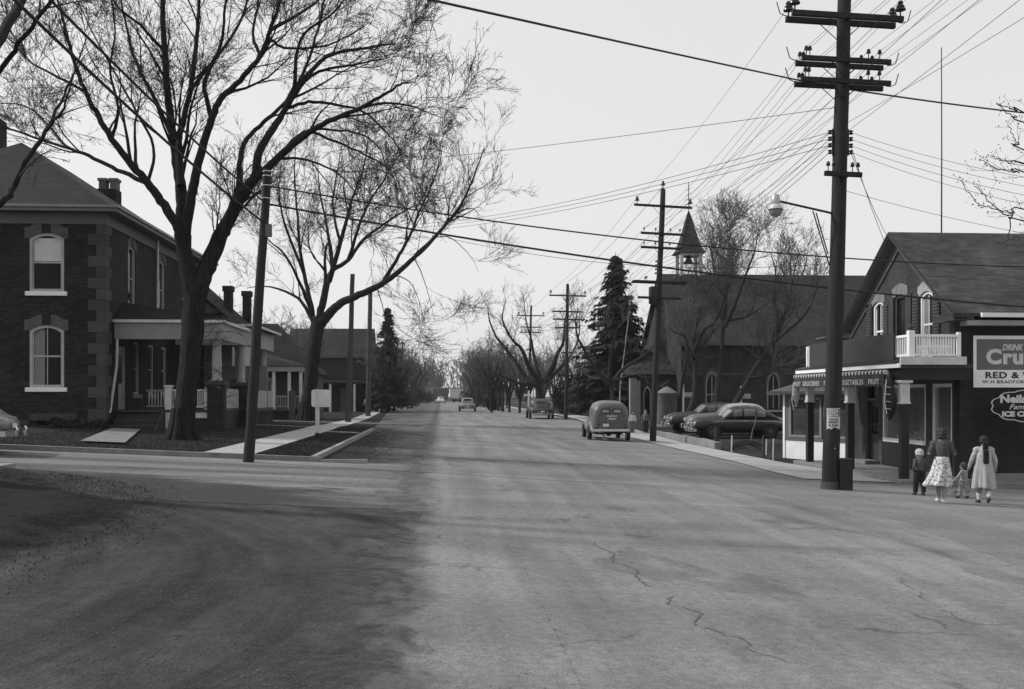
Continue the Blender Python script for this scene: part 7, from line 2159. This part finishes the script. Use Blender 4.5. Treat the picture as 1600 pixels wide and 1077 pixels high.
def person(label, loc, rz, h, top, bottom, hair, legs, arms, shoe=None, outfit='trousers', head_turn=0, child=False, group='people on the corner', hat=None, sock=None, voxel=.013, skirt_m=None, lean=0.0):
    """legs: per side (knee, ankle) as (x,y,z) fractions of height; arms: per side (elbow, hand)"""
    t = thing('person', label, 'person', loc, rz, group)
    t.rotation_euler = (lean, 0, rz)
    s = h
    hr = .105 if child else .068           # head half-height
    hz = 1 - hr
    V = lambda p: (p[0] * s, p[1] * s, p[2] * s)
    R = lambda *r: [x * s for x in r]
    sh = .77 if child else .815; hip = .50 if child else .525
    sw_ = .105 if child else .108; hw = .05
    shp = []
    shp += [('t', [V((0, 0, hip)), V((0, .0, hip + .07)), V((0, -.005, .64)), V((0, .0, .72)), V((0, -.005, sh - .015)), V((0, .0, sh + .03))], R(.078, .082, .072, .085, .078, .035)),
            ('t', [V((-sw_ * .85, 0, sh - .02)), V((sw_ * .85, 0, sh - .02))], R(.045, .045)),
            ('t', [V((0, 0, sh)), V((0, .01, hz - hr * .4))], R(.034, .034)),
            ('e', V((0, .012, hz)), R(hr * .78, hr * .92, hr)), ('e', V((0, .012 + hr * .9, hz - hr * .12)), R(hr * .13, hr * .18, hr * .16)),
            ('e', V((hr * .78, .005, hz - hr * .1)), R(hr * .1, hr * .16, hr * .24)), ('e', V((-hr * .78, .005, hz - hr * .1)), R(hr * .1, hr * .16, hr * .24)),
            ('e', V((0, .012 + hr * .55, hz - hr * .6)), R(hr * .42, hr * .4, hr * .34))]
    ft = []
    for sd_, (kn, an) in zip((-1, 1), legs):
        shp.append(('t', [V((sd_ * hw, 0, hip)), V((kn[0], kn[1], kn[2])), V((lerp(kn[0], an[0], .35), lerp(kn[1], an[1], .35) - .008, lerp(kn[2], an[2], .35))), V(an)], R(.06, .037, .036, .021)))
        ft.append((an, kn))
        # foot
        d = .0
        toe = (an[0] + sd_ * .012, an[1] + .085, an[2] - .022) if an[2] < .07 else (an[0], an[1] + .045, an[2] - .075)
        shp.append(('t', [V((an[0], an[1] - .022, an[2] - .018)), V(((an[0] + toe[0]) / 2, (an[1] + toe[1]) / 2, (an[2] + toe[2]) / 2)), V(toe)], R(.02, .022, .014)))
    for sd_, (el, ha) in zip((-1, 1), arms):
        shp.append(('t', [V((sd_ * sw_ * .85, 0, sh - .03)), V(el), V(ha)], R(.034, .026, .017)))
        d = unit(np.array(ha) - np.array(el)); q = unit(np.cross(d, (0, 0, 1.0)) + 1e-6)
        pm = np.array(ha) + d * .022
        shp.append(('t', [V(ha), V(tuple(pm))], R(.017, .02)))
        for k in range(4):
            o_ = q * (.012 * (k - 1.5)); l = (.036, .042, .04, .03)[k]
            a = pm + o_; b = a + d * l * .6; c_ = b + d * l * .3 + np.array((0, 0, -.012))
            shp.append(('t', [V(tuple(a)), V(tuple(b)), V(tuple(c_))], R(.0062, .0058, .005)))
        a = np.array(ha) + q * .014; shp.append(('t', [V(tuple(a)), V(tuple(a + d * .02 + q * .016)), V(tuple(a + d * .038 + q * .018))], R(.0075, .0065, .0055)))
    obj_b = blob('body', shp, skin, t, voxel * .75, 2)
    for sd_ in (-1, 1): obj('eye', MB().ell(V((sd_ * hr * .32, .012 + hr * .84, hz + hr * .02)), R(hr * .1, hr * .06, hr * .07), 8, 6), letter_dark, t)
    obj('mouth', MB().ell(V((0, .012 + hr * .9, hz - hr * .5)), R(hr * .22, hr * .04, hr * .04), 8, 6), M('lips', .15, .6, .1, 3, 0), t)
    # shoes
    for (an, kn), sd_ in zip(ft, (-1, 1)):
        toe = (an[0] + sd_ * .012, an[1] + .09, an[2] - .026) if an[2] < .07 else (an[0], an[1] + .048, an[2] - .082)
        blob('shoe', [('t', [V((an[0], an[1] - .026, an[2] - .02)), V(((an[0] + toe[0]) / 2, (an[1] + toe[1]) / 2, (an[2] + toe[2]) / 2 - .004)), V(toe)], R(.027, .028, .02))], shoe or letter_dark, t, voxel * .7, 2)
        if sock: blob('sock', [('t', [V(an), V((lerp(an[0], kn[0], .45), lerp(an[1], kn[1], .45), lerp(an[2], kn[2], .45)))], R(.026, .04))], sock, t, voxel * .8, 1)
    if outfit == 'trousers':
        tr_ = [('t', [V((0, 0, hip - .02)), V((0, 0, hip + .1))], R(.098, .092))]
        for sd_, (kn, an) in zip((-1, 1), legs):
            tr_.append(('t', [V((sd_ * hw, 0, hip)), V(kn), V((an[0], an[1] - .005, an[2] + .012))], R(.078, .06, .048)))
        blob('trousers', tr_, bottom, t, voxel, 2)
    jk = [('t', [V((0, 0, hip + (.03 if outfit != 'coat' else 0))), V((0, -.004, .63)), V((0, .0, .72)), V((0, -.003, sh - .01)), V((0, 0, sh + .02))], R(.1 if child else .092, .1 if child else .083, .1, .09, .05)),
          ('t', [V((-sw_ * .95, 0, sh - .022)), V((sw_ * .95, 0, sh - .022))], R(.05, .05))]
    for sd_, (el, ha) in zip((-1, 1), arms):
        e2 = tuple(lerp(np.array(el), np.array(ha), .92))
        jk.append(('e', V((sd_ * sw_ * .95, 0, sh - .028)), R(.052, .05, .05)))
        jk.append(('t', [V((sd_ * sw_ * .8, 0, sh - .035)), V(tuple(lerp(np.array((sd_ * sw_, 0, sh - .02)), np.array(el), .5))), V(el), V(e2)], R(.046, .037, .034, .027)))
    blob('jacket' if outfit != 'skirt' else 'sweater', jk, top, t, voxel, 2)
    if outfit in ('skirt', 'coat'):
        z1 = .62 if outfit == 'skirt' else .74; z0 = .23 if outfit == 'skirt' else .22
        n = 96; rows = []
        for i in range(19):
            k = i / 18; z = lerp(z1, z0, k); row = []
            rb = (lerp(.082, .135, k ** .8) if outfit == 'skirt' else lerp(.098, .15, k ** .85))
            for j in range(n + 1):
                a = 2 * PI * j / n
                fold = (.26 if outfit == 'skirt' else .24) * k * (math.sin(a * 7 + .6) * .6 + math.sin(a * 12 + 1.7) * .4)
                r_ = rb * (1 + fold)
                wind = (-.075 * k ** 2.4 if outfit == 'skirt' else 0)
                row.append(V((r_ * math.cos(a) * 1.02 + wind * (1.2 if math.cos(a) < 0 else .3), r_ * math.sin(a) * (.86 if outfit == 'coat' else .95) - .004, z + (.012 * math.sin(a * 3 + 1) * k))))
            rows.append(row)
        o = obj('skirt' if outfit == 'skirt' else 'coat_skirt', MB().grid(rows), skirt_m or bottom, t, 'all')
        sdm = o.modifiers.new('thick', 'SOLIDIFY'); sdm.thickness = .008
    # hair
    if hair:
        q = random.Random(int(h * 100)); hs_ = [('e', V((0, -.004, hz + hr * .16)), R(hr * .92, hr * 1.0, hr * .96)), ('e', V((0, -hr * .35, hz - hr * .2)), R(hr * .88, hr * .72, hr * .8))]
        if hair[1] == 'curls':
            for k in range(46):
                a = q.uniform(PI * .95, 2.05 * PI) if k % 4 else q.uniform(0, 6.28); el_ = q.uniform(-.75, 1.25)
                hs_.append(('e', V((hr * .98 * math.cos(a) * math.cos(el_), hr * .98 * math.sin(a) * math.cos(el_) - .004, hz + hr * .05 + hr * 1.0 * math.sin(el_))), R(hr * .22, hr * .22, hr * .22)))
            hs_.append(('e', V((0, -hr * .4, hz - hr * .65)), R(hr * 1.02, hr * .72, hr * .55)))
        if hair[1] == 'braid':
            zz = hz - hr * .5; k = 0
            while zz > .60:
                for sd_ in (-1, 1):
                    hs_.append(('e', V((sd_ * (.018 + .006 * (k % 2)), -.08 - (.05 if zz < sh - .03 else .02), zz)), R(.021, .02, .022)))
                zz -= .024; k += 1
        blob('hair', hs_, hair[0], t, voxel * .8, 1)
    if hat: blob('cap', [('e', V((0, .01, hz + hr * .3)), R(hr * .84, hr * .98, hr * .72)), ('t', [V((-hr * .8, .0, hz - hr * .1)), V((-hr * .2, -hr * .75, hz - hr * .15)), V((hr * .2, -hr * .75, hz - hr * .15)), V((hr * .8, .0, hz - hr * .1))], R(hr * .22, hr * .25, hr * .25, hr * .22))], hat, t, voxel * .8, 1)
    return t

def spot_mat(name, a, b, sc):
    m, nt, p = base_mat(name, .9, 0, .2)
    vec = coords(nt)
    v = nd(nt, 'ShaderNodeTexVoronoi'); v.inputs['Scale'].default_value = sc; nt.links.new(vec, v.inputs['Vector'])
    n = noise(nt, vec, sc * 1.7, 3)
    f = math_(nt, 'LESS_THAN', math_(nt, 'ADD', v.outputs['Distance'], math_(nt, 'MULTIPLY', n, .35)), .58)
    nt.links.new(mixf(nt, f, a, b), p.inputs['Base Color'])
    return m
def onground(px_, py_, Y):
    p = at(px_, py_, Y); return (p.x, Y, G(p.x, Y) + .009)
straight = lambda f: (((-.05, .02 * f, .28), (-.05, -.02 * f, .045)), ((.05, .02 * f, .28), (.05, -.02 * f, .045)))
# woman in printed skirt
person('woman seen from behind in grey sweater and full white printed skirt, dark curly hair', onground(1471, 786, 21.6), -.25, 1.62, M('sweater', .10, .95, .3, 14, .8, bdist=.03), None, (hair_m, 'curls'),
       (((-.03, .05, .28), (-.018, .08, .045)), ((.035, -.03, .28), (.018, -.06, .05))), (((-.16, -.035, .66), (-.12, .1, .66)), ((.155, -.03, .66), (.13, .1, .65))), M('white_shoe', .55, .6, .1, 3, 0), 'skirt', skirt_m=spot_mat('printed_cotton', .6, .2, 21), sock=None)
# girl in long pale coat with braids
person('girl seen from behind in long pale coat with two dark braids down her back', onground(1537, 787, 21.9), -.25, 1.49, M('coat_cloth', .46, .95, .22, 5, .6, stretch=(6, 6, 1), bdist=.03), None, (hair_d, 'braid'),
       (((-.05, .04, .27), (-.055, .05, .045)), ((.05, -.02, .27), (.045, -.11, .10))), (((-.165, .0, .64), (-.185, .07, .53)), ((.16, -.02, .63), (.165, .04, .5))), M('brown_shoe', .05, .6, .2, 3, 0), 'coat', skirt_m=M('coat_cloth', .46), sock=M('sock', .6, .9, .1, 3, 0))
person('small boy seen from behind in pale knit cap, grey jacket and dark trousers', onground(1437, 774, 23.4), .1, 1.1, M('boy_jacket', .10, .95, .3, 12, .8, bdist=.03), M('boy_trousers', .02, .9, .2, 5, .2), None,
       (((-.06, .05, .27), (-.06, .07, .045)), ((.06, -.03, .27), (.06, -.05, .05))), (((-.17, -.06, .62), (-.13, .02, .5)), ((.165, .02, .61), (.15, .07, .5))), None, 'trousers', child=True, hat=M('knit_cap', .42, .95, .15, 20, .3))
person('toddler in grey jacket and printed trousers beside the girl in the pale coat', onground(1506, 778, 23.0), .5, .84, M('toddler_jacket', .26, .9, .15, 8, .2), spot_mat('toddler_print', .34, .1, 24), (hair_m, 'short'),
       (((-.07, .07, .27), (-.07, .10, .05)), ((.07, -.05, .27), (.07, -.08, .05))), (((-.2, .05, .6), (-.24, .2, .44)), ((.17, .02, .6), (.15, .12, .45))), None, 'trousers', child=True, lean=.0)
cp = onground(1492, 767, 23.8)

ct = thing('toy_cart', 'small wire framed toy cart pushed by the toddler', 'toy cart', cp, .4)
for s in (-1, 1):
    for x in (-.16, .16):
        obj('wheel', MB().lathe([(.085, -.012), (.1, -.012), (.1, .012), (.085, .012), (.085, -.012)], 16, (s * .14, x, .1), 'x', False), M('cart_wheel', .2, .6, .2, 3, 0), ct)
ct.scale = (.6, .6, .6)
obj('frame', MB().tube([(-.14, -.16, .1), (-.14, .16, .1), (.14, .16, .1), (.14, -.16, .1), (-.14, -.16, .1)], .01, 6).tube([(-.12, -.2, .16), (-.12, -.3, .42), (.12, -.3, .42), (.12, -.2, .16)], .01, 6), M('cart_paint', .3, .6, .2, 3, 0), ct)
obj('tray', MB().box(-.13, -.2, .14, .13, .2, .16).box(-.13, -.2, .16, -.12, .2, .24).box(.12, -.2, .16, .13, .2, .24).box(-.119, .19, .16, .119, .2, .24), M('cart_tray', .2, .6, .2, 3, 0), ct)
# figures further off
dk = M('dark_cloth', .03, .9, .2, 4, .1); ltc = M('light_cloth', .5, .9, .1, 4, .1); gyc = M('grey_cloth', .12, .9, .1, 4, .1)
def stand(label, px_, py_, Y, h, top, bot, rz, child=False, group='people on the pavements'):
    person(label, onground(px_, py_, Y), rz, h, top, bot, (hair_d, 'short'), straight(1), (((-.15, -.01, .64), (-.15, .04, .5)), ((.15, -.01, .64), (.15, .04, .5))), None, 'trousers', child=child, group=group, voxel=.02)
stand('boy in dark trousers and grey shirt on the pavement beyond the van', 1008.5, 674, 60.5, 1.42, gyc, dk, PI - .2, True)
stand('child in light clothes half hidden behind the right side of the panel van', 988, 673, 60.0, 1.35, ltc, gyc, PI, True)
stand('person in white shirt and dark trousers on the far left pavement', 572.5, 643, 116, 1.7, ltc, dk, PI)
stand('person in dark clothes on the far left pavement beyond the grey poles', 587, 643, 120, 1.65, dk, dk, PI)
# ------------------------------------------------------------------ haze in the air
hz_m = bpy.data.materials.new('haze_air'); hz_m.use_nodes = True
nt = hz_m.node_tree; nt.nodes.clear()
vo = nt.nodes.new('ShaderNodeVolumePrincipled'); vo.inputs['Density'].default_value = .00022; vo.inputs['Color'].default_value = (.9, .9, .9, 1); vo.inputs['Anisotropy'].default_value = .2
oo = nt.nodes.new('ShaderNodeOutputMaterial'); nt.links.new(vo.outputs[0], oo.inputs['Volume'])
HAZE = True
if HAZE:
    hzb = tag(obj('haze', MB().box(-1600, -70, -4, 1600, 2300, 22), hz_m), kind='stuff')
    hzb['label'] = 'pale spring haze over the whole street'; hzb['category'] = 'haze'
bpy.context.view_layer.update()
